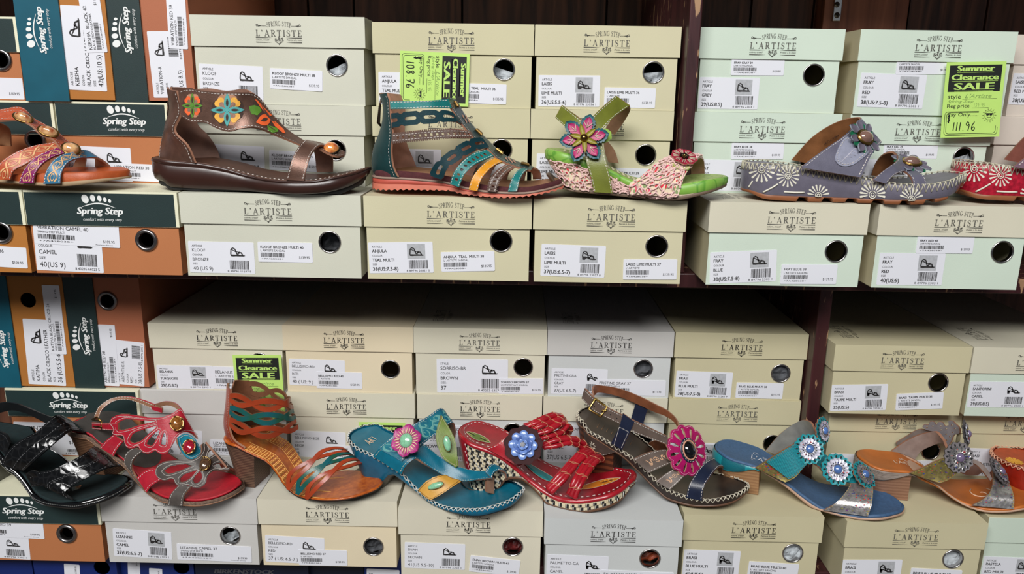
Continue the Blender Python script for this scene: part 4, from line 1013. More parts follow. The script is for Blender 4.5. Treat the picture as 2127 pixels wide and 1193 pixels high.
def lacing(sh, mb, zf, off, m, n=60, w=.0042, r=.0007, a0=0.0, a1=1.0, lo=-.002, zig=False, inn=.0025):
    """hand laced cord: crosses over the upper edge of the sole"""
    O = sh.outline(n, 0, zf, a0, a1)
    for i in range(n):
        (p, q), (p2, q2) = O[i], O[i+1]
        o1 = p+q*(off+.0006)+Vector((0, 0, lo-.002)); i2 = p2-q2*inn+Vector((0, 0, .0016))
        o2 = p2+q2*(off+.0006)+Vector((0, 0, lo-.002)); i1 = p-q*inn+Vector((0, 0, .0016))
        e1 = p.lerp(p2, .5)+q*(off*.6)+Vector((0, 0, .0018))
        mb.tube([o1, e1, i2], r, m, 4)
        if not zig: mb.tube([i1, e1+Vector((0, 0, .0004)), o2], r, m, 4)
        else: mb.tube([i1, o1], r, m, 4)
# leathers
def lea(name, rgb, **k):
    d = dict(rough=.42, var=.12, vscale=120, bump=.15, bscale=700); d.update(k); return mat('leather_'+name, rgb, **d)
THREAD = mat('white_thread', (222, 214, 206), .7); CREAMT = mat('cream_thread', (214, 202, 176), .7)
TAN = lea('tan_lining', (176, 126, 96), rough=.6); PINKL = lea('pink_lining', (178, 132, 112), rough=.6); RAWE = mat('raw_edge', (150, 104, 80), .7)
BRONZEL = lea('bronze_lining', (150, 100, 62), metal=.55, rough=.38, var=.3, vscale=60)
BRASS = mat('antique_brass', (134, 104, 58), .35, 1.0, var=.25, vscale=300); GOLD = mat('gold', (206, 172, 96), .25, 1.0); SILVER = mat('silver', (214, 212, 210), .22, 1.0)
DARKM = mat('dark_metal', (70, 58, 48), .4, 1.0)
G_TOP = 'sandals shown on the upper row of boxes'; G_BOT = 'sandals shown on the lower row of boxes'
ZA, ZE = -.1082, -.476
def XY(px, py, Y): p = onY(px, py, Y); return (p.x, p.y)
def part(sh, name, fn_, parent=None, label=None):
    mb = MB(); fn_(mb)
    o = mb.build(name, parent if parent is not None else sh.root)
    if label: o['label'] = label
    return o
def strap(sh, cr, A, B, outer, inner=None, name='strap', st=(.1, .9), thread=None, n=30, m=6, th=.0022, keep=None, matf=None, edge=None, deco=None, flip=None, parent=None, bulge=0, mid=.03, label=None, sw=.00045):
    """strap traced by its two edges, with stitching"""
    r = Rib(sh, sh.P(cr, A), sh.P(cr, B), n, m, th, flip, mid)
    if bulge: r.bulge(bulge)
    mb = MB(); r.mesh(mb, outer, inner or TAN, edge or RAWE, keep, matf)
    if st: r.stitch(mb, thread or THREAD, st, w=sw)
    if deco: deco(r, mb)
    o = mb.build(name, parent if parent is not None else sh.root)
    if label: o['label'] = label
    r.obj = o
    return r
def strands(sh, cr, A, B, name, mats, inner, k, ph=0.0, bands=(.17, .5, .83), amp=.115, w=.05, th=.002, n=70):
    """bands of two crossing wavy strips each, laid in the sheet between A and B"""
    base = Rib(sh, sh.P(cr, A), sh.P(cr, B), n, 20, th); up = base.th/2
    for c, m in zip(bands, mats):
        mb = MB()
        for sg in (1, -1):
            e = [[], []]
            for i in range(n+1):
                a = i/n; t = c+sg*amp*math.sin(math.pi*(k*a+ph))
                for q, o in enumerate((-w, w)): e[q].append(base.at(a, t+o, -up+.00025*sg))
            r = Rib(sh, e[0], e[1], 90, 4, th, flip=base.fl); r.mesh(mb, m, inner, inner)
        mb.build(name, sh.root)
def mirror_strap(sh, r, outer, inner=None, name='strap', dv=0.0, sq=1.0, keep=None):
    """the far half of a strap pair"""
    A = [Vector((p.x, -p.y*sq+dv, p.z)) for p in r.A[::5]+[r.A[-1]]]; B = [Vector((p.x, -p.y*sq+dv, p.z)) for p in r.B[::5]+[r.B[-1]]]
    q = Rib(sh, A, B, 20, r.m, r.th); mb = MB(); q.mesh(mb, outer, inner or TAN, RAWE, keep); q.obj = mb.build(name, sh.root); return q
# ================================================================== upper row of sandals
K = crop(300, 150, 800); J = crop(740, 160, 1220, 2121); Q = crop(1080, 170, 1560, 2121); FRC = crop(1530, 230, 2020); OR = crop(0, 210, 290, 1821)
DBG = []
def soles(sh, cr, top, bot, mn=.0008):
    zt = fn(sh.prof(cr, top)); tb = sh.prof(cr, bot); DBG.append((sh.root['label'][:40], round(sh.L, 3), [(round(a, 3), round(b, 4)) for a, b in tb][:12], [(round(a, 3), round(b, 4)) for a, b in sh.prof(cr, top)][:12]))
    return zt, (lambda u: max(mn, interp(tb, u)))
# ---- bronze ankle cuff sandal
def bronze_sandal():
    s = Shoe('bronze leather sandal with a flower cut-out ankle cuff and dark brown sole', XY(327, 370, .879), XY(769.5, 340, .868), ZA, G_TOP)
    BZ = lea('bronze', (104, 76, 64), metal=.45, rough=.36, var=.18); BZI = lea('bronze_inside', (148, 112, 96), metal=.3, rough=.45, var=.25, vscale=50)
    BR_ = mat('brown_sole', (54, 31, 25), .32, var=.15, vscale=30, coat=.2); FB = lea('brown_footbed', (84, 54, 40), rough=.5); BLK = mat('black_rubber', (24, 24, 26), .7)
    zt, zb = soles(s, K, [(118, 768), (250, 785), (450, 800), (700, 845), (900, 905), (1080, 945), (1250, 962), (1450, 962), (1700, 922), (1900, 872), (1990, 842)],
                   [(140, 965), (220, 1018), (450, 1032), (700, 1042), (1000, 1062), (1300, 1083), (1500, 1078), (1700, 1050), (1850, 1000), (1960, 920), (1990, 860)])
    s.slab('outsole', saw(lambda u: max(.0003, zb(u)-.006), .0042, .0016), lambda u: zb(u)+.002, BLK, off=-.005)
    s.slab('midsole', zb, zt, BR_, BR_, off=0, top=False, prof=((0, -.0035), (.1, -.001), (.4, .0006), (.80, .0003), (.84, -.0006), (.87, .0008), (.96, .0008), (1, -.0004)))
    O = s.outline(90, -.0045, lambda u: zt(u)+.0007, .20, .62)
    def st(mb):
        for i in range(0, 90, 2): mb.tube([O[i][0], O[i][0].lerp(O[i+1][0], .8)], .0004, THREAD, 4)
    s.slab('footbed', lambda u: zt(u)-.003, lambda u: zt(u)+.0006, FB, off=-.0012, dish=.003, deco=st)
    strap(s, K, [(132, 768, -.002), (150, 640, .0), (190, 480, .0), (228, 330, .0), (210, 132, .0)], [(455, 802, -.034), (385, 650, -.035), (272, 520, -.033), (328, 350, -.032), (290, 165, -.030)], BZ, BZI, 'heel_counter', st=(.04, .95), bulge=.004)
    strap(s, K, [(132, 768, -.002), (150, 640, .0), (190, 480, .0), (228, 330, .0), (235, 132, .0)], [(672, 778, .033), (640, 680, .033), (560, 560, .033), (470, 470, .033), (425, 330, .031), (420, 140, .029)], BZ, BZI, 'heel_counter', st=None, bulge=.003)
    # cuff with inlaid leather flowers
    C = {k: lea('inlay_'+k, v, rough=.5) for k, v in dict(green=(84, 132, 40), orange=(232, 98, 44), teal=(74, 158, 156), yellow=(232, 172, 66)).items()}
    DK = mat('cut_out_dark', (60, 40, 32), .8)
    def cuff(r, mb):
        px = lambda pol, m, d: r.decal_px(mb, m, pol, d, K)
        for (cx, cy, R, sq, big, sm) in ((430, 297, 112, .82, 'green', 'orange'), (735, 335, 148, 1.0, 'teal', 'yellow')):
            for k in range(8):
                a = math.pi*k/4+.39
                px([(cx+(R*.62*math.cos(a)+R*.36*math.cos(b))*sq, cy+R*.62*math.sin(a)+R*.36*math.sin(b)) for b in [i*math.pi/5 for i in range(10)]], TAN if k in (1, 5, 6) else DK, .0002)
            for k in range(4):
                a = math.pi/4+math.pi/2*k
                px([(cx+(x-cx)*sq, y) for x, y in drop((cx, cy), a-.17, R*.2, R*.88, R*.42)], C[sm], .0004); px([(cx+(x-cx)*sq, y) for x, y in drop((cx, cy), a+.17, R*.2, R*.88, R*.42)], C[sm], .00042)
                px([(cx+(x-cx)*sq, y) for x, y in drop((cx, cy), a, R*.2, R*.62, R*.30)], BZI, .0005)
            for k in range(4):
                a = math.pi/2*k
                px([(cx+(x-cx)*sq, y) for x, y in petal((cx, cy), a, R*1.0, R*.40, 9, base=0)], C[big], .0007)
                px([(cx+(x-cx)*sq, y) for x, y in petal((cx, cy), a, R*.72, R*.15, 7, base=.28)], DK, .0009)
            px([(cx+R*.12*math.cos(b)*sq, cy+R*.12*math.sin(b)) for b in [i*math.pi/5 for i in range(10)]], C[big], .0011)
        for pol, m, d in (([(975, 240), (1010, 235), (1190, 470), (1240, 520), (1200, 530), (1030, 440), (965, 330)], DK, .0002), ([(935, 290), (985, 280), (1030, 300), (1045, 335), (1010, 372), (960, 360), (945, 330)], C['green'], .0005),
                          ([(1095, 460), (1130, 470), (1195, 490), (1190, 520), (1140, 530), (1105, 510)], C['green'], .0005),
                          (petal((1120, 400), 2.85, 125, 105, 9, base=-.05), C['orange'], .0007), (petal((1105, 402), 2.85, 70, 34, 7, base=.1), DK, .0009),
                          ([(985, 228), (1005, 235), (1060, 300), (1135, 372), (1115, 385), (1040, 310)], C['orange'], .0008), ([(1130, 420), (1165, 430), (1240, 500), (1258, 538), (1235, 535), (1160, 470)], C['orange'], .0008)):
            px([(x-16, y+13) for x, y in pol], m, d)
    strap(s, K, [(305, 172, -.030), (390, 146, -.032), (520, 165, -.033), (680, 178, -.032), (830, 178, -.028), (965, 192, -.016), (1130, 375, -.004), (1280, 525, -.001), (1410, 612, 0)],
          [(325, 385, -.033), (410, 438, -.034), (540, 447, -.034), (640, 497, -.034), (745, 527, -.034), (850, 500, -.033), (960, 492, -.029), (1190, 572, -.017), (1375, 645, -.012)], BZ, BZI, 'ankle_cuff', st=(.05, .95), n=44, m=10, deco=cuff)
    strap(s, K, [(265, 140, .022), (400, 150, .03), (580, 143, .032), (720, 165, .031), (870, 150, .028), (965, 192, .008)], [(330, 400, .03), (440, 400, .033), (580, 400, .033), (740, 410, .032), (880, 400, .028), (1010, 300, .006)], BZ, BZI, 'ankle_cuff', st=None)
    strap(s, K, [(1252, 955, -.0415), (1285, 840, -.041), (1330, 720, -.034), (1400, 622, -.02), (1440, 606, -.002), (1480, 640, .014), (1510, 740, .03), (1525, 880, .036)],
          [(1412, 962, -.0415), (1432, 860, -.039), (1470, 740, -.031), (1535, 660, -.018), (1580, 652, -.002), (1640, 680, .014), (1665, 760, .028), (1665, 882, .034)], BZ, BZI, 'toe_strap', st=(.08, .92), n=40)
    strap(s, K, [(1405, 610, .010), (1500, 616, .010), (1600, 642, .010), (1700, 678, .009), (1768, 705, .005)], [(1400, 650, -.008), (1530, 676, -.010), (1620, 722, -.010), (1700, 750, -.008), (1766, 742, -.001)], BZ, BZI, 'tongue', st=(.1, .9), flip=None, mid=-.2)
    c = s.loc(K(1650, 680), -.001); F = frame(Vector((.05, -.55, .85)))
    MB_ = mat('amber_stone', (244, 170, 92), .08, var=.3, vscale=160, rgb2=(178, 66, 26), coat=1)
    part(s, 'cabochon', lambda mb: (ringm(mb, DARKM, c, F, .0088, .0082, .0013, 26), dome(mb, MB_, c, F, .0088, .0080, .0078)))
    q = s.loc(K(206, 250), .002); part(s, 'zip_pull', lambda mb: mb.tube([q, q+Vector((-.001, 0, -.014)), q+Vector((0, 0, -.030)), q+Vector((.002, 0, -.032))], [.001, .0016, .0016, .001], DARKM, 6))
    q = s.loc(K(118, 650), 0)
    def stamp(mb):
        p = P2()
        for i, t in enumerate(('LEATHER', 'KLOOF')): p.text(t, 0, -.2-i*1.25, .9, None)
        o = s.loc(K(372, 560), .0315); p.put(mb, mat('stamp_ink', (50, 34, 30), .7), lambda a, b: o+Vector((-b*.0042, -.0016, a*.0042)))
    part(s, 'size_stamp', stamp)
bronze_sandal()
# ---- teal gladiator
def gladiator():
    s = Shoe('teal gladiator sandal with yellow and brown straps and a coral sawtooth sole', XY(776, 370, .884), XY(1180.5, 360, .862), ZA, G_TOP, rt=.04)
    DT = lea('dark_teal', (16, 50, 57), rough=.32, var=.22, vscale=40); TL = lea('teal', (26, 120, 118), rough=.4); YL = lea('yellow', (226, 152, 36)); BN = lea('grey_brown', (98, 78, 70)); MR = mat('maroon_suede', (74, 30, 34), .9, var=.2, vscale=300, bump=.4)
    CO = mat('coral_rubber', (186, 82, 66), .6); CO2 = mat('pale_coral_rubber', (206, 116, 94), .6); TP_ = mat('taupe_rand', (150, 126, 112), .6); IN = PINKL
    DG = lea('bottle_green', (18, 56, 58), rough=.5)
    zt, zb = soles(s, J, [(165, 908), (370, 922), (600, 938), (800, 958), (1000, 1012), (1250, 1050), (1500, 1060), (1700, 1035), (1880, 985), (1940, 950)],
                   [(178, 1030), (500, 1035), (830, 1042), (1000, 1078), (1300, 1108), (1550, 1096), (1750, 1062), (1890, 1020), (1940, 975)])
    mid_ = lambda u: zb(u)+(zt(u)-zb(u))*.45
    s.slab('outsole', saw(lambda u: max(.0003, zb(u)-.0012), .0066, .0024), mid_, CO2, prof=((0, .0004), (.3, .0004), (1, 0)), fine=3)
    s.slab('midsole', lambda u: mid_(u)-.0002, lambda u: zt(u)-.002, CO)
    s.slab('rand', lambda u: zt(u)-.0022, zt, TP_, off=.0006)
    s.slab('footbed', lambda u: zt(u)-.001, lambda u: zt(u)+.0072-.003*u/s.L, MR, lea('tan_top', (150, 108, 78), rough=.7), off=-.003, dish=.003, prof=((0, 0), (.5, .0006), (1, -.0025)))
    strap(s, J, [(165, 908, .0), (148, 780, .0), (167, 650, 0), (215, 520, 0), (258, 380, 0), (265, 280, 0), (228, 145, 0)], [(388, 918, -.034), (352, 850, -.034), (325, 700, -.033), (335, 500, -.032), (318, 350, -.031), (305, 200, -.03), (285, 145, -.028)], DG, IN, 'heel_counter', st=(.06, .94), bulge=.004)
    strap(s, J, [(165, 908, .0), (148, 780, .0), (167, 650, 0), (215, 520, 0), (258, 380, 0), (265, 280, 0), (240, 145, 0)], [(560, 855, .033), (522, 760, .033), (475, 650, .032), (445, 560, .031), (440, 400, .031), (440, 270, .030), (400, 160, .026)], DG, IN, 'heel_counter', st=(.95,))
    strap(s, J, [(312, 225, -.031), (500, 222, -.033), (700, 215, -.030), (842, 204, -.017)], [(316, 295, -.032), (500, 292, -.034), (700, 282, -.031), (872, 288, -.016)], TL, IN, 'ankle_strap', st=(.12, .88))
    def chain(k, ph=0, lo=.72, hole=True, hw=.30):
        def f(a, b, r, i, j):
            x = (a*k+ph) % 1; w = 1-(1-lo)*max(0, 1-min(x, 1-x)/.16); y = abs(b-.5)*2
            if y > w: return False
            if hole and abs(x-.5) < hw and y < .27*(1-max(0, (abs(x-.5)-hw*.7)/(hw*.3)*.5)): return False
            return True
        return f
    strap(s, J, [(322, 335, -.032), (500, 316, -.034), (700, 303, -.031), (860, 316, -.022), (940, 378, -.012)], [(328, 468, -.033), (500, 442, -.035), (700, 427, -.032), (880, 412, -.022), (970, 436, -.012)], DT, IN, 'chain_strap', st=None, n=170, m=40, keep=chain(3.9, .45), edge=IN)
    def squares(k, w=.30, h=.16, r0=.04, r1=.96, serr=0):
        def f(a, b, r, i, j):
            y = b-.5
            if serr and abs(y) > .5-.10*(1 if (a*k*2.6) % 1 < .5 else 0): return False
            if a < r0 or a > r1: return True
            return not (((a*k) % 1) < w and abs(y) < h)
        return f
    strap(s, J, [(328, 515, -.033), (500, 496, -.034), (700, 476, -.032), (900, 476, -.024), (1040, 500, -.010)], [(328, 612, -.033), (500, 596, -.034), (700, 580, -.032), (900, 563, -.026), (1080, 560, -.010)], BN, IN, 'serrated_strap', st=(.26, .74), n=150, m=18, keep=squares(15, .38, .12, serr=1), edge=PINKL, th=.003)
    # spine down the instep
    def studs(r, mb):
        for x, y, w, h, an in ((906, 262, 34, 62, .35), (1113, 518, 78, 36, .75), (1303, 697, 78, 34, .7), (1545, 818, 78, 26, .22)):
            h_ = r.hit(J(x, y), .0004)
            if not h_: continue
            n = h_[1]; e = r.hit(J(x+30*math.cos(an), y+30*math.sin(an)), .0004) or h_
            ex = (e[0]-h_[0]); ex = ex.normalized() if ex.length > 1e-6 else Vector((1, 0, 0)); ey = n.cross(ex)
            a, b = w*.2263*.00054/2, max(h, 40)*.2263*.00054/2
            v = [h_[0]+ex*(sx*a*k)+ey*(sy*b*k)+n*z for k, z in ((1, 0), (1, .0016), (.75, .0026)) for sx, sy in ((-1, -1), (1, -1), (1, 1), (-1, 1))]
            mb.add(v, [(0, 1, 5, 4), (1, 2, 6, 5), (2, 3, 7, 6), (3, 0, 4, 7), (4, 5, 9, 8), (5, 6, 10, 9), (6, 7, 11, 10), (7, 4, 8, 11), (8, 9, 10, 11)], BRASS)
        for x, y, an in ((985, 372, .8), (1010, 410, .8), (1140, 600, .8), (1175, 640, .75), (1385, 762, .5), (1430, 785, .4)):
            for d in (-12, 14): r.decal_px(mb, PINKL, petal((x+d, y), an+.4, 26, 13, 5, base=-.9), .0005, J)
    strap(s, J, [(838, 198, .004), (892, 205, .008), (980, 330, .009), (1085, 470, .009), (1180, 560, .01), (1262, 640, .01), (1372, 730, .01), (1500, 790, .01), (1628, 832, .008)],
          [(838, 235, -.017), (900, 340, -.014), (982, 455, -.013), (1080, 572, -.013), (1200, 660, -.013), (1290, 752, -.013), (1400, 804, -.013), (1510, 842, -.013), (1600, 862, -.008)], DT, IN, 'instep_spine', st=(.12, .88), n=40, deco=studs)
    rs = []
    rs.append(strap(s, J, [(668, 900, -.041), (720, 800, -.042), (830, 700, -.039), (960, 612, -.031), (1070, 565, -.018), (1150, 556, -.010)], [(795, 948, -.041), (832, 850, -.041), (932, 772, -.037), (1062, 692, -.028), (1170, 658, -.015), (1222, 652, -.012)], DT, IN, 'chain_strap', st=None, n=170, m=40, keep=chain(3.95, 0), edge=IN))
    rs.append(strap(s, J, [(862, 978, -.042), (890, 890, -.043), (960, 790, -.039), (1060, 712, -.029), (1190, 672, -.015)], [(945, 1012, -.043), (990, 900, -.042), (1080, 812, -.035), (1180, 762, -.024), (1258, 728, -.013)], TL, IN, st=(.10, .90), n=110, m=14, keep=squares(10.5, .42, .12)))
    rs.append(strap(s, J, [(1032, 1033, -.044), (1060, 940, -.044), (1120, 850, -.038), (1200, 780, -.026), (1268, 750, -.014)], [(1112, 1048, -.044), (1142, 950, -.043), (1202, 870, -.035), (1272, 812, -.023), (1342, 782, -.012)], YL, IN))
    rs.append(strap(s, J, [(1195, 1048, -.044), (1220, 950, -.043), (1290, 860, -.034), (1372, 808, -.016)], [(1295, 1058, -.044), (1315, 970, -.042), (1375, 890, -.033), (1455, 832, -.014)], BN, IN, 'serrated_strap', n=110, m=16, st=(.24, .76), keep=squares(9, .38, .12, serr=1), edge=PINKL))
    rs.append(strap(s, J, [(1392, 1053, -.042), (1420, 950, -.040), (1470, 870, -.028), (1515, 845, -.013)], [(1476, 1053, -.042), (1496, 960, -.038), (1532, 890, -.026), (1575, 855, -.010)], TL, IN))
    for r, m in zip(rs, (DT, TL, YL, BN, TL)): mirror_strap(s, r, m, IN, sq=.92)
    strap(s, J, [(1590, 838, .004), (1650, 840, .014), (1690, 880, .026), (1702, 932, .032)], [(1540, 850, .002), (1590, 860, .012), (1618, 900, .024), (1620, 932, .032)], TL, IN, st=None, n=12)
    q = s.loc(J(240, 270), .004); part(s, 'zip_pull', lambda mb: mb.tube([q+Vector((0, 0, .012)), q+Vector((-.003, 0, 0)), q+Vector((-.005, 0, -.018)), q+Vector((-.002, 0, -.022))], [.001, .0014, .002, .001], DARKM, 6))
gladiator()
# ---- lime wedge with crochet
def crochet(mb, at, nu, nt, seed, m, r=.0010, u0=0, u1=1, t0=.04, t1=.96):
    """open net of thick thread: rows of loops and picots laid on a surface at(a, b, d)"""
    rn = random.Random(seed); g = {}
    for i in range(nu+1):
        for j in range(nt+1):
            g[i, j] = (u0+(u1-u0)*(i+(.5 if j % 2 else 0)+rn.uniform(-.28, .28))/(nu+.5), t0+(t1-t0)*(j+rn.uniform(-.25, .25))/nt)
    def thread(a, b):
        bx, by = (b[0]-a[0])*.16, (b[1]-a[1])*.16; w = rn.choice((-1, 1))
        c1 = (a[0]+(b[0]-a[0])*.3-by*w*(u1-u0)/nu*nt, a[1]+(b[1]-a[1])*.3+bx*w*nu/nt); c2 = (a[0]+(b[0]-a[0])*.7-by*w*(u1-u0)/nu*nt, a[1]+(b[1]-a[1])*.7+bx*w*nu/nt)
        mb.tube([at(*a, .0006), at(*c1, .0012), at(*c2, .0013), at(*b, .0006)], [r*1.1, r*.9, r*1.2, r], m, 5)
    for i in range(nu+1):
        for j in range(nt+1):
            if i < nu and rn.random() < .52: thread(g[i, j], g[i+1, j])
            if j < nt:
                k = i+(1 if j % 2 else 0)
                if rn.random() < .72: thread(g[i, j], g[min(i, nu), j+1])
                if k <= nu and rn.random() < .58: thread(g[i, j], g[min(k, nu) if j % 2 else max(0, i-1), j+1])
            c = at(*g[i, j], .0012); dome(mb, m, c, frame(Vector((0, -1, .3))), r*1.7, r*1.7, r*1.5, 6, 2)
def lime_wedge():
    s = Shoe('lime green wedge sandal with pink crochet sides and a large leather flower', XY(1133, 330, .879), XY(1510, 370, .865), ZA, G_TOP, rt=.035, rh=.026)
    LG = lea('lime_tooled', (128, 176, 72), rough=.4, kind='voronoi', vscale=70, rgb2=(92, 150, 52), bump=.5); LP = lea('lime_pad', (158, 178, 106), rough=.55, kind='voronoi', vscale=90, rgb2=(136, 158, 88)); OL = lea('olive', (112, 118, 42), rough=.36, var=.15, vscale=50); BI = lea('brown_inside', (150, 112, 88))
    FL = mat('floral_cloth', (222, 206, 178), .8, var=.08); PKT = mat('pink_cotton', (226, 190, 184), .8, var=.12, vscale=300); OS = mat('tan_outsole', (112, 92, 76), .6)
    top = [(240, 612), (420, 655), (620, 728), (840, 812), (960, 875), (1080, 925), (1250, 955), (1480, 945), (1700, 905), (1895, 872)]
    gb = [(240, 700), (420, 740), (640, 800), (840, 865), (985, 948), (1100, 985), (1250, 1022), (1470, 1030), (1700, 1000), (1895, 930)]
    wb = [(260, 860), (330, 940), (450, 992), (850, 1015), (1000, 1035), (1250, 1070), (1450, 1058), (1700, 1004), (1895, 935)]
    ob = [(330, 985), (450, 1012), (850, 1046), (1200, 1086), (1400, 1092), (1700, 1036), (1895, 955)]
    zt, zo = soles(s, Q, top, ob); zg = fn(s.prof(Q, gb)); zw = fn(s.prof(Q, wb))
    s.slab('outsole', lambda u: max(.0003, min(zo(u), .001+.9*zo(u))), lambda u: zw(u)+.0005, OS, slant=.012)
    def net(mb):
        def at(a, b, d):
            u = .006+a*(s.L*.66); p, n = s.rim(lambda q: zw(q)+(zg(q)-zw(q))*b, .0005+d, u); p.x += .012*(1-b)*max(0, 1-u/(s.L*.35)); return p
        rn = random.Random(4)
        for i in range(150):
            a, b = rn.random(), rn.uniform(.05, .95); m = rn.choice((mat('red_print', (206, 40, 62), .8), mat('pink_print', (222, 90, 120), .8), mat('green_print', (136, 156, 104), .8)))
            r = rn.uniform(.006, .013); q = [(a+r*.9*math.cos(t), b+r*3.6*math.sin(t)) for t in [k*math.pi/4 for k in range(8)]]
            mb.add([at(min(1, max(0, x)), min(1, max(0, y)), .0001) for x, y in q], [tuple(range(8))], m)
        crochet(mb, at, 20, 6, 3, PKT, .0007)
    s.slab('wedge', zw, zg, FL, slant=.012, deco=net, prof=((0, -.001), (.5, 0), (1, -.0006)))
    s.slab('rand', lambda u: zg(u)-.0006, zt, LG, LP, off=.0006, dish=.002, prof=((0, -.0006), (.1, 0), (.8, .0004), (1, -.002)))
    def pad(mb):
        for v in (-.012, 0, .012):
            for i in range(16):
                u = .02+i*.006; mb.tube([(u, v, zt(u)+.0004), (u+.0035, v, zt(u+.0035)+.0004)], .0004, CREAMT, 4)
    s.slab('insole_pad', lambda u: zt(u)-.003, lambda u: zt(u)-.0002, LP, off=-.005, deco=pad, dish=.002)
    # crochet vamp
    A = [(1012, 1032, -.0435), (1000, 950, -.0435), (1110, 870, -.041), (1230, 760, -.033), (1340, 705, -.02), (1440, 660, -.004), (1505, 665, .012), (1530, 740, .028), (1530, 870, .036)]
    B = [(1450, 1057, -.0425), (1478, 960, -.0415), (1512, 870, -.035), (1560, 790, -.024), (1620, 725, -.008), (1662, 692, .008), (1690, 730, .022), (1695, 790, .030), (1695, 888, .036)]
    def vnet(r, mb):
        rn = random.Random(8)
        for i in range(190):
            a, b = rn.uniform(0, .62), rn.random(); m = rn.choice((MATS['red_print'], MATS['pink_print'], MATS['green_print'], MATS['green_print']))
            k = rn.uniform(.012, .026); p = P2(); p.ellipse(a, b, k*.8, k*1.6, rn.random()*3, 8); r.decal(mb, m, p, .0002)
        crochet(mb, lambda a, b, d: r.at(a, b, d), 12, 9, 5, PKT, .0008, 0, .66)
    strap(s, Q, A, B, FL, BI, 'vamp', st=None, n=44, m=14, deco=vnet, edge=PKT)
    # straps
    strap(s, Q, [(680, 1012, -.0415), (652, 880, -.0415), (616, 760, -.040), (592, 640, -.036), (572, 545, -.034)], [(850, 1024, -.0415), (828, 880, -.0415), (797, 760, -.040), (768, 640, -.036), (748, 545, -.034)], OL, BI, 'side_strap', st=(.06, .94))
    strap(s, Q, [(392, 215, -.006), (480, 288, -.020), (580, 370, -.030), (660, 450, -.034)], [(330, 332, -.006), (400, 397, -.020), (470, 462, -.030), (560, 545, -.034)], OL, BI, 'ankle_strap', st=(.07, .93))
    strap(s, Q, [(392, 215, -.006), (440, 255, .010), (520, 310, .024), (620, 390, .031)], [(330, 332, -.006), (380, 370, .010), (470, 430, .024), (560, 500, .031)], OL, BI, 'ankle_strap', st=None)
    strap(s, Q, [(555, 475, -.034), (660, 330, -.032), (770, 220, -.022), (876, 132, -.006)], [(640, 565, -.034), (742, 452, -.033), (832, 352, -.024), (905, 290, -.012), (1004, 222, -.001)], OL, BI, 'ankle_strap', st=(.07, .93))
    strap(s, Q, [(1004, 222, .0), (1008, 272, .014), (962, 352, .024), (870, 485, .031)], [(878, 134, -.004), (890, 200, .012), (860, 300, .022), (780, 440, .031)], OL, BI, 'ankle_strap', st=None)
    strap(s, Q, [(768, 560, .031), (790, 680, .035), (812, 735, .037)], [(800, 540, .031), (862, 620, .035), (908, 748, .037)], OL, BI, 'side_strap', st=None)
    strap(s, Q, [(700, 470, -.033), (790, 430, -.031), (835, 460, -.030)], [(690, 560, -.033), (780, 562, -.032), (840, 520, -.030)], lea('bright_lime', (152, 190, 82)), BI, 'leaf', st=None, n=12)
    # big flower
    TE = lea('petal_teal', (30, 88, 100)); MG = lea('petal_magenta', (172, 32, 96)); YO = lea('petal_olive', (140, 130, 40))
    c = s.loc(Q(590, 522), -.039); F = frame(Vector((-.05, -1, .22)))
    k = .2263*.00053
    angs = [1.35, .42, -.62, -1.5, -2.38, 2.55]     # five wide leaves and the upper left one
    angs = [math.radians(a) for a in (78, 12, -52, -112, -172, 140)]
    def flower(mb):
        for i, a in enumerate(angs):
            disc_petal(mb, TE, c, F, a, .002, 222*k, 128*k, .0016, .001, .0+.0004*(i % 2), .58, 15, RAWE, .2)
            disc_petal(mb, MG, c, F, a, .002, 192*k, 86*k, .0012, .0008, .0022+.0004*(i % 2), .58, 15, PINKL, .16)
            x, y, n = F
            for e in (-.5, 0, .5): 
                p0 = c+(x*math.cos(a)+y*math.sin(a))*(95*k)+n*.0032; b = a+e*.55; p1 = c+(x*math.cos(b)+y*math.sin(b))*(150*k)+n*.0034
                mb.tube([p0, p1], .0004, CREAMT, 4)
    fo = part(s, 'flower', flower)
    part(s, 'flower_heart', lambda mb: [disc_petal(mb, YO, c, F, a+.5, 0, 132*k, 44*k, .0012, .0012, .0048, .45, 9) for a in angs], fo)
    part(s, 'brass_bead', lambda mb: dome(mb, mat('bead_brass', (140, 112, 60), .22, 1.0), c+F[2]*.005, F, 36*k, 36*k, .0042), fo)
    c2 = s.loc(Q(1505, 690), -.019); F2 = frame(Vector((.15, -.5, .85)))
    CR_ = lea('crimson', (160, 24, 56)); 
    def frill(mb):
        for i in range(10): disc_petal(mb, PKT if i % 2 else mat('lime_felt', (170, 190, 100), .8), c2-F2[2]*.004-F2[1]*.006-F2[0]*.004, F2, i*.63, .002, .0125, .009, .0015, .001, 0, .7)
    def rosette(mb):
        for i in range(9):
            a = i*.698+.2; disc_petal(mb, CR_, c2, F2, a, .001, .0148, .0105, .0012, .0006, .0003*(i % 2), .7, 8, PINKL)
            x, y, n = F2
            for e in (-.16, .0, .16): mb.tube([c2+(x*math.cos(a+e)+y*math.sin(a+e))*.006+n*.0012, c2+(x*math.cos(a+e)+y*math.sin(a+e))*.0125+n*.0016], .0003, CREAMT, 4)
    part(s, 'frill', frill); ro = part(s, 'rosette', rosette)
    def mc(mb):
        for i in range(6): disc_petal(mb, DARKM, c2, F2, i*1.047, 0, .0055, .004, .001, .0008, .0016, .55)
        dome(mb, GOLD, c2+F2[2]*.002, F2, .0013, .0013, .0016, 10, 3)
    part(s, 'metal_blossom', mc, ro)
lime_wedge()
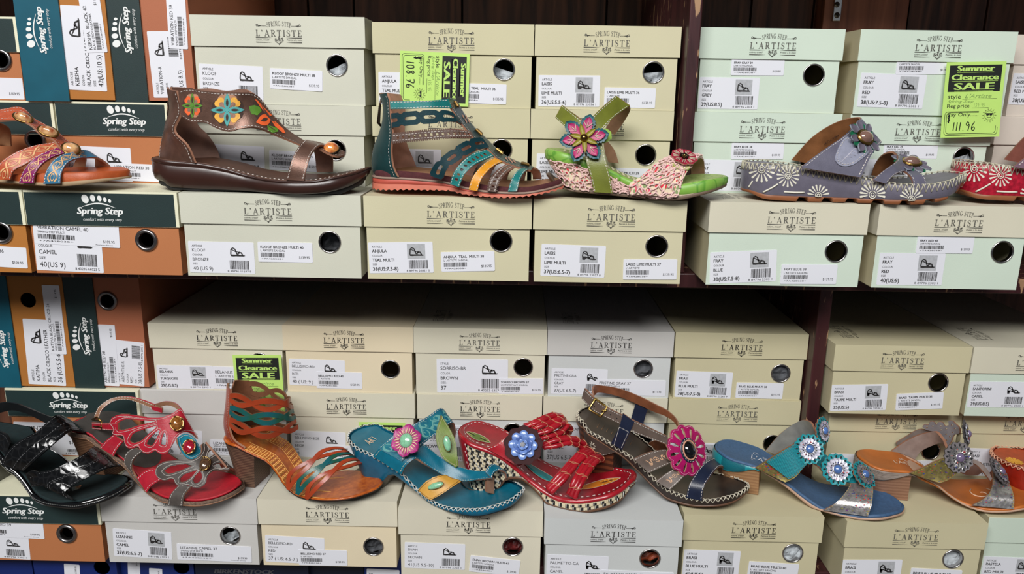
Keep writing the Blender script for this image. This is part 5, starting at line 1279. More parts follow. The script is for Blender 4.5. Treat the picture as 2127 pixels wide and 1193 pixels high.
# ---- slides with laced edge and painted daisies (grey, red)
def daisy_slide(label, dx, dy, SD, FB, MAINL, LIN, LEAFC, PET, PET2, YH, YT):
    cr = lambda x, y: (FRC(x, y)[0]+dx, FRC(x, y)[1]+dy)
    s = Shoe(label, XY(1543+dx, 340, YH), XY(2001.5+dx, 365, YT), ZA, G_TOP, rt=.045)
    OS = mat('caramel_sole', (140, 84, 50), .5, var=.08); PT = mat('white_paint', (226, 222, 206), .5); LC = mat('waxed_cord', (196, 190, 168), .6)
    zt, zb = soles(s, cr, [(62, 478), (300, 495), (560, 522), (800, 560), (1000, 592), (1250, 640), (1450, 672), (1700, 682), (1850, 662), (1980, 625), (2040, 590)],
                   [(102, 738), (250, 798), (540, 820), (900, 833), (1300, 850), (1650, 850), (1850, 820), (1980, 760), (2030, 690)])
    gb = fn(s.prof(cr, [(100, 712), (300, 762), (600, 774), (900, 784), (1300, 800), (1600, 804), (1850, 788), (1970, 748), (2035, 650)]))
    lug = lambda u: max(.0003, zb(u)+(.0045 if (u > .055 and ((u-.055)/.0262) % 1 < .42) else 0))
    s.slab('outsole', lug, lambda u: gb(u)+.0006, OS, off=-.001, fine=4)
    def paint(mb):
        zf = lambda fr: (lambda u: gb(u)+(zt(u)-gb(u))*fr)
        def S(px, d=.0006):
            p = s.near(px); z = p.z; q, n = s.rim(lambda u: z, d, min(max(p.x, .003), s.L-.003)); return q
        for (cx, cy, R, a0, a1, n, sq) in ((228, 530, 118, -20, 200, 9, .95), (462, 588, 104, -160, 200, 15, .95), (735, 765, 100, 180, 360, 8, .95), (1225, 758, 118, 160, 380, 11, .98), (1575, 800, 110, 190, 350, 8, 1.0)):
            for i in range(n):
                a = math.radians(a0+(a1-a0)*(i+.5)/n)
                pts = drop((cx, cy), a, R*.38, R, R*.17)
                if cx == 1575 or cx == 735: pts = [(x, min(y, 800)) for x, y in pts]
                mb.add([S(cr(x, y)) for x, y in pts], [tuple(range(len(pts)))], PT)
            for rr in (.28, .13):
                ring = [(cx+R*rr*math.cos(t)*sq, cy+R*rr*math.sin(t)) for t in [k*math.pi/9 for k in range(19)]]
                if cy > 760: ring = [q for q in ring if q[1] < cy+12]
                mb.tube([S(cr(*q)) for q in ring], .00055, PT, 4)
        for l in ([(112, 690), (146, 635)], [(240, 735), (310, 700), (372, 662)], [(425, 732), (520, 738), (610, 738)]):
            mb.tube([S(cr(*q)) for q in catmull(l, 8)], .0010, PT, 4)
    s.slab('midsole', gb, zt, SD, FB, dish=.0, deco=paint, prof=((0, -.001), (.12, 0), (.9, .0004), (1, -.0006)))
    s.slab('footbed', lambda u: zt(u)-.004, lambda u: zt(u)-.0004, FB, off=-.004, dish=.006)
    part(s, 'edge_lacing', lambda mb: (lacing(s, mb, zt, .0, LC, 96, inn=.003, lo=-.0045, r=.0006),))
    def leaf(r, mb):
        pol = [(885, 400), (925, 310), (985, 245), (1060, 290), (1180, 385), (1110, 450), (1000, 502), (915, 490), (880, 445)]
        pol = [tuple(q) for q in catmull(pol+[pol[0]], 30)][:-1]
        r.decal_px(mb, LEAFC, pol, .0012, cr)
        inner = [(985+(x-985)*.86, 385+(y-385)*.86) for x, y in pol]
        for i in range(0, 30, 1):
            a, b = inner[i], inner[(i+1) % 30]; r.stroke_px(mb, THREAD, [a, (a[0]+(b[0]-a[0])*.6, a[1]+(b[1]-a[1])*.6)], .0006, .0016, cr)
        for k in range(4): r.stroke_px(mb, MATS['leather_'+'lilac_line'], [(930+k*30, 470-k*30), (990+k*22, 420-k*22), (1030+k*30, 430-k*14)], .0007, .0014, cr)
    lea('lilac_line', (186, 184, 196))
    strap(s, cr, [(572, 512, -.0415), (700, 415, -.039), (830, 325, -.033), (960, 235, -.021), (1060, 130, -.005), (1108, 64, .010), (1000, 72, .022), (900, 105, .029), (700, 225, .037), (495, 445, .040)],
          [(1118, 604, -.0425), (1160, 510, -.040), (1200, 425, -.034), (1260, 340, -.019), (1302, 288, -.002), (1265, 290, .014), (1210, 340, .024), (1150, 420, .034), (1085, 560, .040)], MAINL, LIN, 'instep_strap', st=(.04, .95), n=60, m=12, deco=leaf)
    def stamp(mb):
        p = P2(); p.text('FRAY 39', 0, 0, 1, None, .01)
        a, b = s.loc(cr(790, 295), .0345), s.loc(cr(918, 215), .0285); e = (b-a); w = e.length; e.normalize(); up = Vector((0, -.45, .9)); k = w/max(q[0] for q in p.v)
        p.put(mb, MATS['stamp_ink'], lambda x, y: b-e*(x*k)-up*(y*k*1.0)+Vector((0, -.0022, .0012)))
    part(s, 'size_stamp', stamp)
    strap(s, cr, [(1222, 625, -.043), (1300, 560, -.041), (1370, 508, -.035), (1430, 465, -.024), (1440, 400, .0), (1400, 375, .012), (1335, 388, .022), (1250, 480, .036), (1215, 582, .039)],
          [(1342, 660, -.043), (1400, 595, -.041), (1460, 562, -.034), (1530, 540, -.022), (1600, 470, -.004), (1560, 450, .012), (1500, 470, .024), (1430, 540, .036), (1400, 590, .039)], MAINL, LIN, 'toe_strap', st=(.05, .95), n=44)
    strap(s, cr, [(1590, 682, -.041), (1578, 620, -.039), (1540, 570, -.031), (1470, 535, -.018)], [(1708, 684, -.040), (1692, 610, -.036), (1640, 560, -.028), (1560, 520, -.012)], MAINL, LIN, 'toe_strap', st=(.08, .92))
    CAB = mat('copper_pearl', (172, 132, 118), .12, .5, var=.25, vscale=40, coat=1)
    for cx, cy, R, v, n_ in ((1135, 255, 180, -.022, Vector((.45, -.75, .52))), (1565, 490, 175, -.010, Vector((.12, -.42, .95)))):
        c = s.loc(cr(cx, cy), v); F = frame(n_); k = .2304*.00053
        def bloom(mb):
            for i in range(8): disc_petal(mb, PET2, c, F, i*math.pi/4+.4, .003, R*.86*k, 62*k, .0012, .0004, .0016, .66, 8)
            for i in range(8): disc_petal(mb, PET, c, F, i*math.pi/4, .003, R*k*(1.0 if i % 2 else .94), 72*k, .0014, .0014, .0020+.0006*(i % 2), .66, 9, mat('pale_edge', (150, 156, 168), .7))
        fo = part(s, 'flower', bloom)
        part(s, 'cabochon', lambda mb: (ringm(mb, GOLD, c+F[2]*.0046, F, 80*k, 62*k, .0011, 28), ringm(mb, BRASS, c+F[2]*.0042, F, 92*k, 72*k, .0008, 28), dome(mb, CAB, c+F[2]*.0042, F, 78*k, 60*k, .0062)), fo)
GREYL = lea('slate_grey', (98, 96, 112), rough=.38, var=.08); LILAC = lea('lilac_grey', (140, 142, 160), rough=.5); PETG = lea('petal_grey', (100, 94, 108)); GRN = lea('petal_green', (22, 104, 70))
daisy_slide('slate grey leather slide painted with white daisies, two flowers on its straps', 0, 0, lea('slate_side', (104, 100, 114), rough=.36, var=.07), lea('slate_bed', (112, 108, 116), rough=.5, var=.08), GREYL, BRONZEL, LILAC, PETG, GRN, .879, .868)
daisy_slide('red leather slide with white painted daisies, cut off by the right edge', 441.5, -1, lea('red_crackle', (170, 28, 50), rough=.28, var=.3, vscale=260, bump=.6, bscale=260), lea('red_bed', (150, 26, 44)), lea('plum_grey', (120, 92, 108)), lea('brown_lining', (138, 84, 72), rough=.4, metal=.2, bump=.5, bscale=160), lea('plum_leaf', (130, 100, 112)), lea('petal_wine', (140, 30, 52)), GRN, .886, .874)
# ---- orange strappy sandal at the left edge
def orange_sandal():
    s = Shoe('orange leather sandal with swirl-tooled purple and blue straps, cut off by the left edge', XY(-172, 350, .874), XY(268, 365, .861), ZA, G_TOP, rt=.035)
    RL = lea('rust', (182, 82, 50), rough=.4); PU = lea('purple', (134, 32, 96), rough=.38); BL = lea('blue', (52, 112, 146), rough=.38); OB = lea('orange_bed', (176, 82, 38), rough=.45); SO = mat('sand_sole', (166, 140, 108), .7)
    s1 = [(-2400, 760), (-1500, 830), (-700, 900), (0, 965), (300, 948), (800, 938), (1200, 925), (1500, 914), (1672, 908)]
    zt, zb = soles(s, OR, s1, [(-2400, 1040), (-1500, 1050), (-700, 1055), (0, 1066), (300, 1090), (600, 1112), (800, 1116), (1100, 1090), (1400, 1048), (1672, 1010)])
    zm = fn(s.prof(OR, [(-2400, 960), (-1500, 985), (-700, 1010), (0, 1028), (300, 1055), (600, 1068), (800, 1058), (1100, 1035), (1400, 1008), (1672, 984)]))
    s.slab('outsole', zb, zm, SO); s.slab('footbed', lambda u: zm(u)-.0004, zt, OB, off=-.0012, dish=.003, prof=((0, 0), (.8, 0), (1, -.002)))
    def swirl(k, ph=0):
        def d(r, mb):
            p = P2()
            for sg in (1, -1):
                [p.stroke([(x/90, .5+sg*q*math.sin(2*math.pi*k*x/90+ph)) for x in range(3, 88)], .022) for q in (.24, .31)]
            for i in range(int(k*2)):
                x = (i+.5)/(2*k)-ph/(2*math.pi*k)
                if .06 < x < .95: p.stroke([(x+.25/(2*k)*math.cos(t)*1.0, .5+.11*math.sin(t)) for t in [q*math.pi/7 for q in range(15)]], .022)
            r.decal(mb, mat('tooling_cream', (224, 176, 122), .6), p, .0003)
        return d
    a = strap(s, OR, [(-30, 1000, -.043), (0, 830, -.043), (180, 690, -.037), (400, 600, -.026), (740, 538, -.008)], [(140, 1025, -.043), (178, 920, -.043), (330, 830, -.037), (550, 705, -.024), (800, 612, -.008)], RL, TAN, st=(.06, .94), n=60, m=10, deco=swirl(2.2, .6))
    b = strap(s, OR, [(255, 1065, -.044), (310, 920, -.044), (400, 800, -.041), (560, 690, -.030), (740, 618, -.015)], [(446, 1072, -.044), (462, 960, -.044), (540, 842, -.040), (680, 742, -.028), (860, 682, -.012)], PU, TAN, st=(.06, .94), n=60, m=10, deco=swirl(2.0, .2))
    c = strap(s, OR, [(573, 1082, -.044), (600, 940, -.044), (680, 800, -.039), (800, 712, -.026), (960, 668, -.010), (1080, 645, .006)], [(793, 1078, -.044), (802, 960, -.042), (850, 852, -.035), (950, 772, -.020), (1040, 748, -.008), (1140, 745, .008)], BL, TAN, st=(.06, .94), n=60, m=10, deco=swirl(2.4, .0))
    mirror_strap(s, b, PU); mirror_strap(s, a, RL)
    strap(s, OR, [(1060, 640, .004), (1150, 662, .018), (1235, 725, .030), (1250, 885, .038)], [(1110, 745, .004), (1240, 742, .014), (1385, 810, .028), (1472, 900, .036)], BL, TAN, st=None)
    ST = mat('shell_stone', (232, 186, 130), .08, var=.3, vscale=140, rgb2=(146, 62, 30), coat=1)
    strap(s, OR, [(-300, 130, .008), (0, 120, .010), (310, 106, .010), (440, 235, .010), (560, 300, .010), (770, 430, .010), (870, 520, .010), (1010, 590, .010), (1085, 720, .004)],
          [(-300, 280, -.016), (0, 262, -.014), (290, 266, -.012), (420, 330, -.012), (520, 430, -.012), (710, 520, -.012), (770, 600, -.012), (900, 680, -.011), (1075, 740, -.002)], RL, TAN, 'instep_strap', st=(.08, .3, .9), n=50)
    for x, y, rx, ry, n_ in ((302, 195, 112, 54, (.35, -.62, .7)), (630, 375, 112, 60, (.45, -.62, .66)), (925, 600, 100, 72, (.4, -.62, .66))):
        q = s.loc(OR(x, y+22), -.008); F = frame(Vector(n_)); k = .1593*.00053
        part(s, 'cabochon', lambda mb: (ringm(mb, BRASS, q, F, rx*1.06*k, ry*1.2*k, .0014, 26, rot=-.55), dome(mb, ST, q, F, rx*k, ry*1.15*k, .0062, rot=-.55)))
    strap(s, OR, [(-250, 262, .016), (-60, 268, .022), (20, 290, .026), (95, 330, .030), (150, 590, .034)], [(-300, 600, .01), (-200, 590, .02), (-120, 580, .026), (-40, 575, .030), (40, 575, .034)], TAN, lea('tan_wrinkled', (182, 138, 100), bump=.6, bscale=120), 'heel_lining', st=None)
    strap(s, OR, [(-700, 320, .0), (-400, 330, -.02), (-100, 330, -.034)], [(-850, 780, .0), (-500, 860, -.03), (-150, 960, -.036)], RL, TAN, 'heel_counter', st=(.05, .95))
orange_sandal()
# ================================================================== lower row of sandals
BK = crop(0, 810, 300, 1326); LZ = crop(170, 810, 530, 1652); BE = crop(450, 770, 820, 1522); EN = crop(720, 840, 1100, 1813); PM = crop(950, 840, 1330, 1889); PR = crop(1190, 780, 1580, 1604); BRC = crop(1470, 850, 1900, 2052); TPC = crop(1770, 850, 2127, 1775)
def heel_block(s, zb, m, u0, u1, k=.62, shift=(0, 0), name='heel', vk=.75, cap=None, front=0.0):
    """block heel: follows the footprint above, tapers to a smaller foot below"""
    top = []; n = 14
    for i in range(n+1): u = u0+(u1-u0)*i/n; top.append((u, -s.half(u, -1)*.96))
    for i in range(n, -1, -1): u = u0+(u1-u0)*i/n; top.append((u, s.half(u, 1)*.96))
    cu = (u0+u1)/2; N_ = len(top); mb = MB(); v = []; rows = 7
    for j in range(rows+1):
        t = j/rows
        for u, w in top:
            q = 1-(1-k)*(t**.8); qv = 1-(1-vk)*(t**.8)
            v.append((cu+(u-cu)*q+shift[0]*t, w*qv+shift[1]*t, zb(u)*(1-t)+.0004*t))
    mb.add(v, [(j*N_+i, j*N_+(i+1) % N_, (j+1)*N_+(i+1) % N_, (j+1)*N_+i) for j in range(rows) for i in range(N_)], m)
    mb.add(v[-N_:], [tuple(range(N_))[::-1]], cap or m)
    if cap: mb.add([(x, y, z) for x, y, z in v[-N_:]]+[(x, y, z+.004) for x, y, z in v[-N_:]], [(i, (i+1) % N_, (i+1) % N_+N_, i+N_) for i in range(N_)], cap)
    return mb.build(name, s.root)
def px_keep(outline=None, holes=(), cr=None):
    out = [cr(*q) for q in outline] if outline else None; hs = [[cr(*q) for q in h] for h in holes]
    def f(a, b, r, i, j):
        p = r.px(r.at(a, b))
        if out and not tri_in(out, *p): return False
        return not any(tri_in(h, *p) for h in hs)
    return f
def smooth(pts, n=40): return [tuple(q) for q in catmull(list(pts)+[pts[0]], n)][:-1]
def px_stitch(r, mb, poly, cr, m=None, closed=True, k=1.0, d=.0004, step=10, w=.00038):
    """running stitch along a line traced on the sheet"""
    P = [Vector(q) for q in poly]+([Vector(poly[0])] if closed else [])
    L = [0]
    for a, b in zip(P, P[1:]): L.append(L[-1]+(b-a).length)
    def at(t):
        for i in range(len(P)-1):
            if t <= L[i+1]: return P[i].lerp(P[i+1], (t-L[i])/max(1e-6, L[i+1]-L[i]))
        return P[-1]
    t = 0
    while t < L[-1]:
        h = [r.hit(cr(*at(q)), d) for q in (t, min(L[-1], t+step*.6))]
        if h[0] and h[1]: mb.tube([h[0][0], h[1][0]], w, m or THREAD, 4)
        t += step
def inset(poly, d):
    out = []; n = len(poly)
    A = sum(poly[i][0]*poly[(i+1) % n][1]-poly[(i+1) % n][0]*poly[i][1] for i in range(n)); sg = 1 if A > 0 else -1
    for i in range(n):
        x, y = poly[(i+1) % n][0]-poly[i-1][0], poly[(i+1) % n][1]-poly[i-1][1]; l = math.hypot(x, y) or 1
        out.append((poly[i][0]-y/l*d*sg, poly[i][1]+x/l*d*sg))
    return out
def gem(s, c, F, rx, ry, m, rot=0, setting=mat('pale_gold', (176, 148, 96), .3, 1.0), h=.003, claws=5):
    def f(mb):
        ringm(mb, setting, c, F, rx*1.06, ry*1.06, .0008, 22, rot); dome(mb, m, c, F, rx, ry, h, 10, 3, rot)
        for i in range(claws):
            a = 2*math.pi*i/claws+.4; p, q = rx*math.cos(a), ry*math.sin(a)
            o = c+F[0]*(p*math.cos(rot)-q*math.sin(rot))+F[1]*(p*math.sin(rot)+q*math.cos(rot)); dome(mb, setting, o, F, .0018, .0018, .0024, 8, 3)
    return part(s, 'set_stone', f)
def on_bed(s, mb, m, zt, pts, r=.0005, lift=.0003, dish=0):
    dish = s.dish if dish else 0
    """line drawn on the footbed in (u, v)"""
    def z(u, v):
        h = max(.004, (s.half(u, -1)+s.half(u, 1))/2); return zt(u)-dish*max(0, 1-(v/h)**2)+lift
    mb.tube([(u, v, z(u, v)) for u, v in pts], r, m, 4)
def bed_print(s, mb, m, zt, p2, dish=0, lift=.0004):
    dish = s.dish if dish else 0
    def z(u, v):
        h = max(.004, (s.half(u, -1)+s.half(u, 1))/2); return zt(u)-dish*max(0, 1-(v/h)**2)+lift
    mb.add([(u, v, z(u, v)) for u, v in p2.v], p2.f, m)
# ---- black patent
def black_patent():
    s = Shoe('black patent croc-print slingback sandal at the left edge', (-.692, .886), (-.461, .839), ZE, G_BOT, rt=.042, wf=[(0, .029), (.12, .031), (.42, .027), (.70, .035), (.85, .033), (1, .028)])
    CRO = mat('black_patent_croc', (10, 10, 11), .13, kind='voronoi', vscale=105, rgb2=(24, 24, 25), bump=.8, coat=.6, var=.1, bdist=.0014); PAT = mat('black_patent', (9, 9, 11), .06, coat=1); SU = mat('dark_teal_suede', (14, 34, 36), .9, var=.2, vscale=200, bump=.3); BL2 = lea('black', (16, 18, 19)); EB = mat('heel_black', (40, 38, 30), .2, coat=1)
    top = [(-40, 520), (60, 690), (150, 755), (230, 860), (320, 980), (480, 1040), (650, 1042), (850, 1005), (1050, 930), (1180, 860), (1236, 815)]
    bot = [(-40, 610), (60, 745), (150, 800), (230, 900), (320, 1020), (480, 1076), (650, 1094), (850, 1062), (1050, 990), (1180, 912), (1236, 850)]
    zt, zb = soles(s, BK, top, bot)
    s.slab('outsole', zb, lambda u: zb(u)+.004, PAT, off=.001); s.slab('midsole', lambda u: zb(u)+.0035, zt, PAT, off=0, top=False, prof=((0, -.001), (.3, .001), (.75, .001), (1, -.002)))
    O = s.outline(110, .0014, lambda u: zb(u)+.0042, .02, .5)
    part(s, 'welt_stitching', lambda mb: [mb.tube([O[i][0], O[i][0].lerp(O[i+1][0], .7)], .0004, mat('grey_thread', (120, 120, 118), .6), 4) for i in range(0, 110)])
    s.slab('footbed', lambda u: zt(u)-.003, lambda u: zt(u)+.0012, SU, off=-.004, dish=.003)
    heel_block(s, zb, EB, .003, .062, .85, (-.002, 0))
    g = mat('patent_stitch', (84, 84, 86), .5)
    strap(s, BK, [(20, 690, -.036), (62, 580, -.036), (160, 485, -.031), (330, 395, -.018), (520, 235, .002), (600, 260, .016), (720, 400, .034)], [(222, 742, -.037), (300, 672, -.036), (420, 565, -.029), (560, 440, -.016), (650, 378, -.003), (760, 390, .012), (870, 525, .034)], CRO, BL2, edge=BL2, name='instep_strap', st=(.08, .55, .92), thread=g, n=40, bulge=.0015)
    strap(s, BK, [(250, 800, -.038), (350, 760, -.037), (480, 735, -.034), (600, 680, -.027), (740, 610, -.014), (870, 520, .014), (935, 545, .034)], [(668, 1008, -.042), (600, 940, -.041), (640, 905, -.037), (760, 830, -.028), (880, 770, -.017), (1010, 712, -.002), (1120, 700, .016), (1205, 745, .035)], CRO, BL2, edge=BL2, name='toe_strap', st=(.06, .5, .56, .94), thread=g, n=40, bulge=.0015)
    strap(s, BK, [(240, 770, -.0385), (300, 740, -.0385), (370, 760, -.037), (440, 780, -.035)], [(300, 890, -.0390), (400, 880, -.0390), (520, 940, -.0390), (640, 930, -.038)], CRO, BL2, edge=BL2, name='side_overlay', st=(.9,), thread=g, n=14)
    strap(s, BK, [(-260, 380, -.004), (-160, 180, .016), (20, 118, .030), (130, 120, .030), (260, 165, .028), (380, 215, .022), (500, 262, .010)], [(-260, 480, -.004), (-160, 270, .016), (20, 205, .030), (130, 188, .030), (240, 215, .028), (340, 262, .022), (430, 310, .012)], BL2, BL2, edge=BL2, name='slingback', st=None)
    strap(s, BK, [(-260, 380, -.006), (-120, 372, -.026), (0, 380, -.032), (70, 420, -.034), (100, 490, -.035)], [(-260, 500, -.006), (-120, 500, -.026), (-30, 520, -.032), (20, 560, -.034), (60, 605, -.036)], CRO, BL2, edge=BL2, name='slingback', st=(.1,), thread=g)
black_patent()
# ---- red butterfly
def butterfly():
    s = Shoe('red and grey sandal with two stitched butterflies and set stones', (-.556, .911), (-.326, .842), ZE, G_BOT, rt=.043)
    RD_ = lea('berry_red', (176, 32, 50), rough=.34); GY = lea('taupe_grey', (82, 76, 72), rough=.45); BED = mat('red_bed', (176, 20, 38), .55, var=.12, vscale=300, bump=.25, bscale=1500); GB = lea('dark_grey_bed', (64, 60, 56), rough=.6); CK = mat('cork', (128, 104, 88), .85, var=.4, vscale=500, bump=.5); TU = lea('turquoise', (22, 134, 158)); TB = lea('tan_back', (150, 108, 82))
    top = [(72, 432), (110, 482), (220, 562), (400, 692), (520, 832), (640, 962), (780, 1036), (1000, 1064), (1250, 1042), (1450, 962), (1552, 884)]
    bot = [(80, 480), (110, 520), (220, 605), (400, 735), (520, 880), (640, 1000), (780, 1076), (1000, 1106), (1250, 1086), (1450, 1010), (1552, 922)]
    zt, zb = soles(s, LZ, top, bot); uc = s.L*.43
    s.slab('midsole', zb, lambda u: zt(u)-.0005, CK, top=False, prof=((0, -.0005), (.15, .0006), (1, 0)))
    s.slab('outsole', lambda u: zb(u)-.0006, lambda u: zb(u)+.0014, TB, off=.0006, top=False)
    s.slab('footbed', lambda u: zt(u)-.002, lambda u: zt(u)+.001, BED, off=-.003, dish=.0035)
    def pad(mb):
        N = 26; C = 9; v = []
        for i in range(N+1):
            t = .5*(1-math.cos(math.pi*i/N)) if i < N else 1
            for k in range(C):
                q = k/(C-1)*2-1; u = .004+(uc+.014*(1-q*q)-.004)*t; h = (s.half(u, -1) if q < 0 else s.half(u, 1))-.0025
                v.append((u, q*h, zt(u)+.0022-s.dish*(1-q*q)))
        mb.add(v, [(i*C+k, (i+1)*C+k, (i+1)*C+k+1, i*C+k+1) for i in range(N) for k in range(C-1)], GB, smooth=True)
    part(s, 'heel_pad', pad)
    heel_block(s, zb, mat('stacked_wood_b', (142, 104, 76), .6, kind='wood', vscale=120, rgb2=(104, 70, 50)), .004, .058, .8, (.002, .005), vk=.72)
    # legs of the straps
    strap(s, LZ, [(178, 545, -.0345), (240, 480, -.0345), (310, 425, -.0335)], [(308, 630, -.0355), (350, 552, -.035), (402, 490, -.034)], RD_, TB, 'side_strap', n=12)
    strap(s, LZ, [(475, 775, -.0385), (412, 690, -.0385), (430, 600, -.037), (500, 550, -.034)], [(522, 838, -.0395), (480, 750, -.0390), (490, 680, -.0375), (585, 580, -.033)], GY, TB, 'side_strap', n=16)
    strap(s, LZ, [(530, 835, -.0405), (600, 772, -.038), (760, 735, -.03)], [(620, 980, -.0425), (662, 920, -.040), (760, 850, -.032)], RD_, TB, 'toe_strap', n=12)
    strap(s, LZ, [(822, 1098, -.0415), (850, 1000, -.041), (930, 910, -.033)], [(966, 1104, -.0415), (986, 1000, -.040), (1045, 925, -.031)], GY, TB, 'toe_strap', n=14)
    strap(s, LZ, [(1180, 500, .010), (1230, 560, .022), (1290, 650, .032), (1330, 730, .036)], [(1380, 740, .012), (1440, 760, .024), (1475, 800, .034), (1475, 840, .037)], GY, TB, 'toe_strap', st=None, n=12)
    # upper butterfly
    out1 = smooth([(262, 318), (278, 278), (330, 245), (420, 236), (600, 260), (740, 268), (860, 228), (945, 180), (985, 240), (1060, 380), (1112, 468), (1060, 420), (985, 402), (915, 440), (880, 500), (855, 570), (800, 606), (740, 608), (702, 580), (650, 606), (590, 604), (552, 570), (540, 545), (470, 562), (420, 540), (402, 490), (392, 440), (330, 440), (285, 410), (300, 390)], 90)
    holes1 = [smooth(h, 30) for h in ([(345, 312), (400, 285), (560, 292), (705, 300), (560, 336), (430, 376), (355, 385)], [(455, 480), (480, 430), (600, 375), (712, 352), (640, 420), (540, 500), (470, 505)], [(615, 520), (640, 470), (742, 385), (705, 480), (660, 535)], [(755, 520), (765, 460), (787, 405), (805, 470), (790, 530)])]
    def b1(r, mb):
        px_stitch(r, mb, inset(out1, 14), LZ)
        for h in holes1: px_stitch(r, mb, inset(h, -16), LZ)
    strap(s, LZ, [(255, 345, -.034), (290, 250, -.034), (450, 225, -.030), (650, 245, -.021), (800, 240, -.010), (948, 172, .002), (1010, 240, .014)], [(270, 440, -.0355), (400, 520, -.0365), (470, 580, -.0365), (620, 625, -.032), (790, 622, -.026), (920, 455, -.012), (1120, 478, .012)], RD_, TB, 'butterfly', st=None, n=150, m=56, keep=px_keep(out1, holes1, LZ), deco=b1)
    lf = smooth([(908, 458), (985, 420), (1060, 450), (1112, 520), (1142, 604), (1100, 640), (1045, 664), (955, 596), (918, 520)], 40)
    strap(s, LZ, [(880, 440, -.016), (990, 400, -.004), (1110, 480, .004), (1160, 610, .004)], [(890, 470, -.02), (930, 600, -.018), (1030, 680, -.014), (1060, 680, -.012)], TU, TB, 'leaf', st=None, n=50, m=36, keep=px_keep(lf, (), LZ), deco=lambda r, mb: px_stitch(r, mb, inset(lf, 14), LZ))
    out2 = smooth([(700, 770), (720, 725), (780, 690), (900, 672), (1060, 668), (1120, 630), (1148, 580), (1150, 515), (1185, 505), (1215, 560), (1260, 575), (1330, 640), (1370, 680), (1418, 735), (1400, 768), (1340, 772), (1250, 775), (1195, 830), (1180, 890), (1130, 930), (1070, 935), (1010, 912), (940, 925), (890, 895), (870, 852), (790, 865), (730, 845), (702, 805)], 90)
    holes2 = [smooth(h, 30) for h in ([(780, 775), (830, 738), (940, 715), (1075, 712), (1000, 745), (900, 785), (810, 800)], [(935, 850), (960, 820), (1040, 785), (1098, 770), (1040, 835), (970, 880), (940, 880)], [(1058, 868), (1075, 830), (1130, 780), (1145, 840), (1110, 885), (1075, 893)], [(1245, 722), (1320, 698), (1372, 722), (1330, 748)], [(1195, 660), (1205, 600), (1245, 570), (1265, 600)])]
    def b2(r, mb):
        px_stitch(r, mb, inset(out2, 13), LZ)
        for h in holes2: px_stitch(r, mb, inset(h, -14), LZ)
    strap(s, LZ, [(690, 775, -.036), (745, 690, -.033), (900, 655, -.024), (1080, 645, -.012), (1130, 560, .0), (1150, 495, .012), (1190, 490, .018)], [(735, 860, -.036), (880, 912, -.034), (945, 945, -.032), (1090, 950, -.026), (1200, 880, -.018), (1260, 790, -.004), (1430, 775, .016)], GY, TB, 'butterfly', st=None, n=150, m=56, keep=px_keep(out2, holes2, LZ), deco=b2)
    k = .2179*.00056
    for x, y, v, col, n_ in ((912, 325, -.010, (150, 92, 36), (.45, -.7, .55)), (1026, 545, -.010, (170, 26, 48), (.3, -.7, .62)), (1172, 708, -.009, (96, 70, 50), (.2, -.6, .78))):
        gem(s, s.loc(LZ(x, y), v)+Vector((0, -.001, .001)), frame(Vector(n_)), 56*k, 66*k, mat('stone_%d' % x, col, .12, .3, var=.4, vscale=500, coat=1), .2)
    # heel strap and buckle
    strap(s, LZ, [(118, 268, -.014), (165, 165, .002), (280, 84, .014), (420, 64, .023), (580, 98, .029), (695, 140, .031)], [(160, 282, -.014), (196, 190, .002), (300, 112, .014), (430, 92, .023), (580, 136, .029), (690, 186, .031)], TB, TB, 'slingback', edge=RD_, st=(.1, .9))
    strap(s, LZ, [(665, 150, .029), (770, 175, .027)], [(680, 190, .029), (770, 218, .027)], RD_, RD_, 'strap_loop', st=None, n=6)
    strap(s, LZ, [(700, 135, .030), (800, 110, .022), (900, 132, .012), (948, 182, .003)], [(735, 172, .030), (805, 148, .022), (880, 164, .012), (925, 198, .003)], TB, TB, 'slingback', edge=RD_, st=(.1,), n=16)
    strap(s, LZ, [(104, 308, -.016), (230, 318, -.032), (352, 314, -.0365)], [(108, 372, -.016), (230, 380, -.032), (352, 386, -.0365)], RD_, TB, 'buckle_strap', n=14)
    def buckle(mb):
        q = [s.loc(LZ(x, y), v) for x, y, v in ((105, 285, -.022), (185, 300, -.029), (192, 385, -.031), (170, 392, -.03), (112, 372, -.024))]
        mb.tube([q[0], q[1], q[2]], .0012, BRASS, 6); mb.tube([q[1], s.loc(LZ(140, 262), -.026), s.loc(LZ(100, 280), -.02)], .0012, BRASS, 6); mb.tube([s.loc(LZ(108, 350), -.024), s.loc(LZ(190, 352), -.031)], .0009, BRASS, 6)
    part(s, 'buckle', buckle)
butterfly()
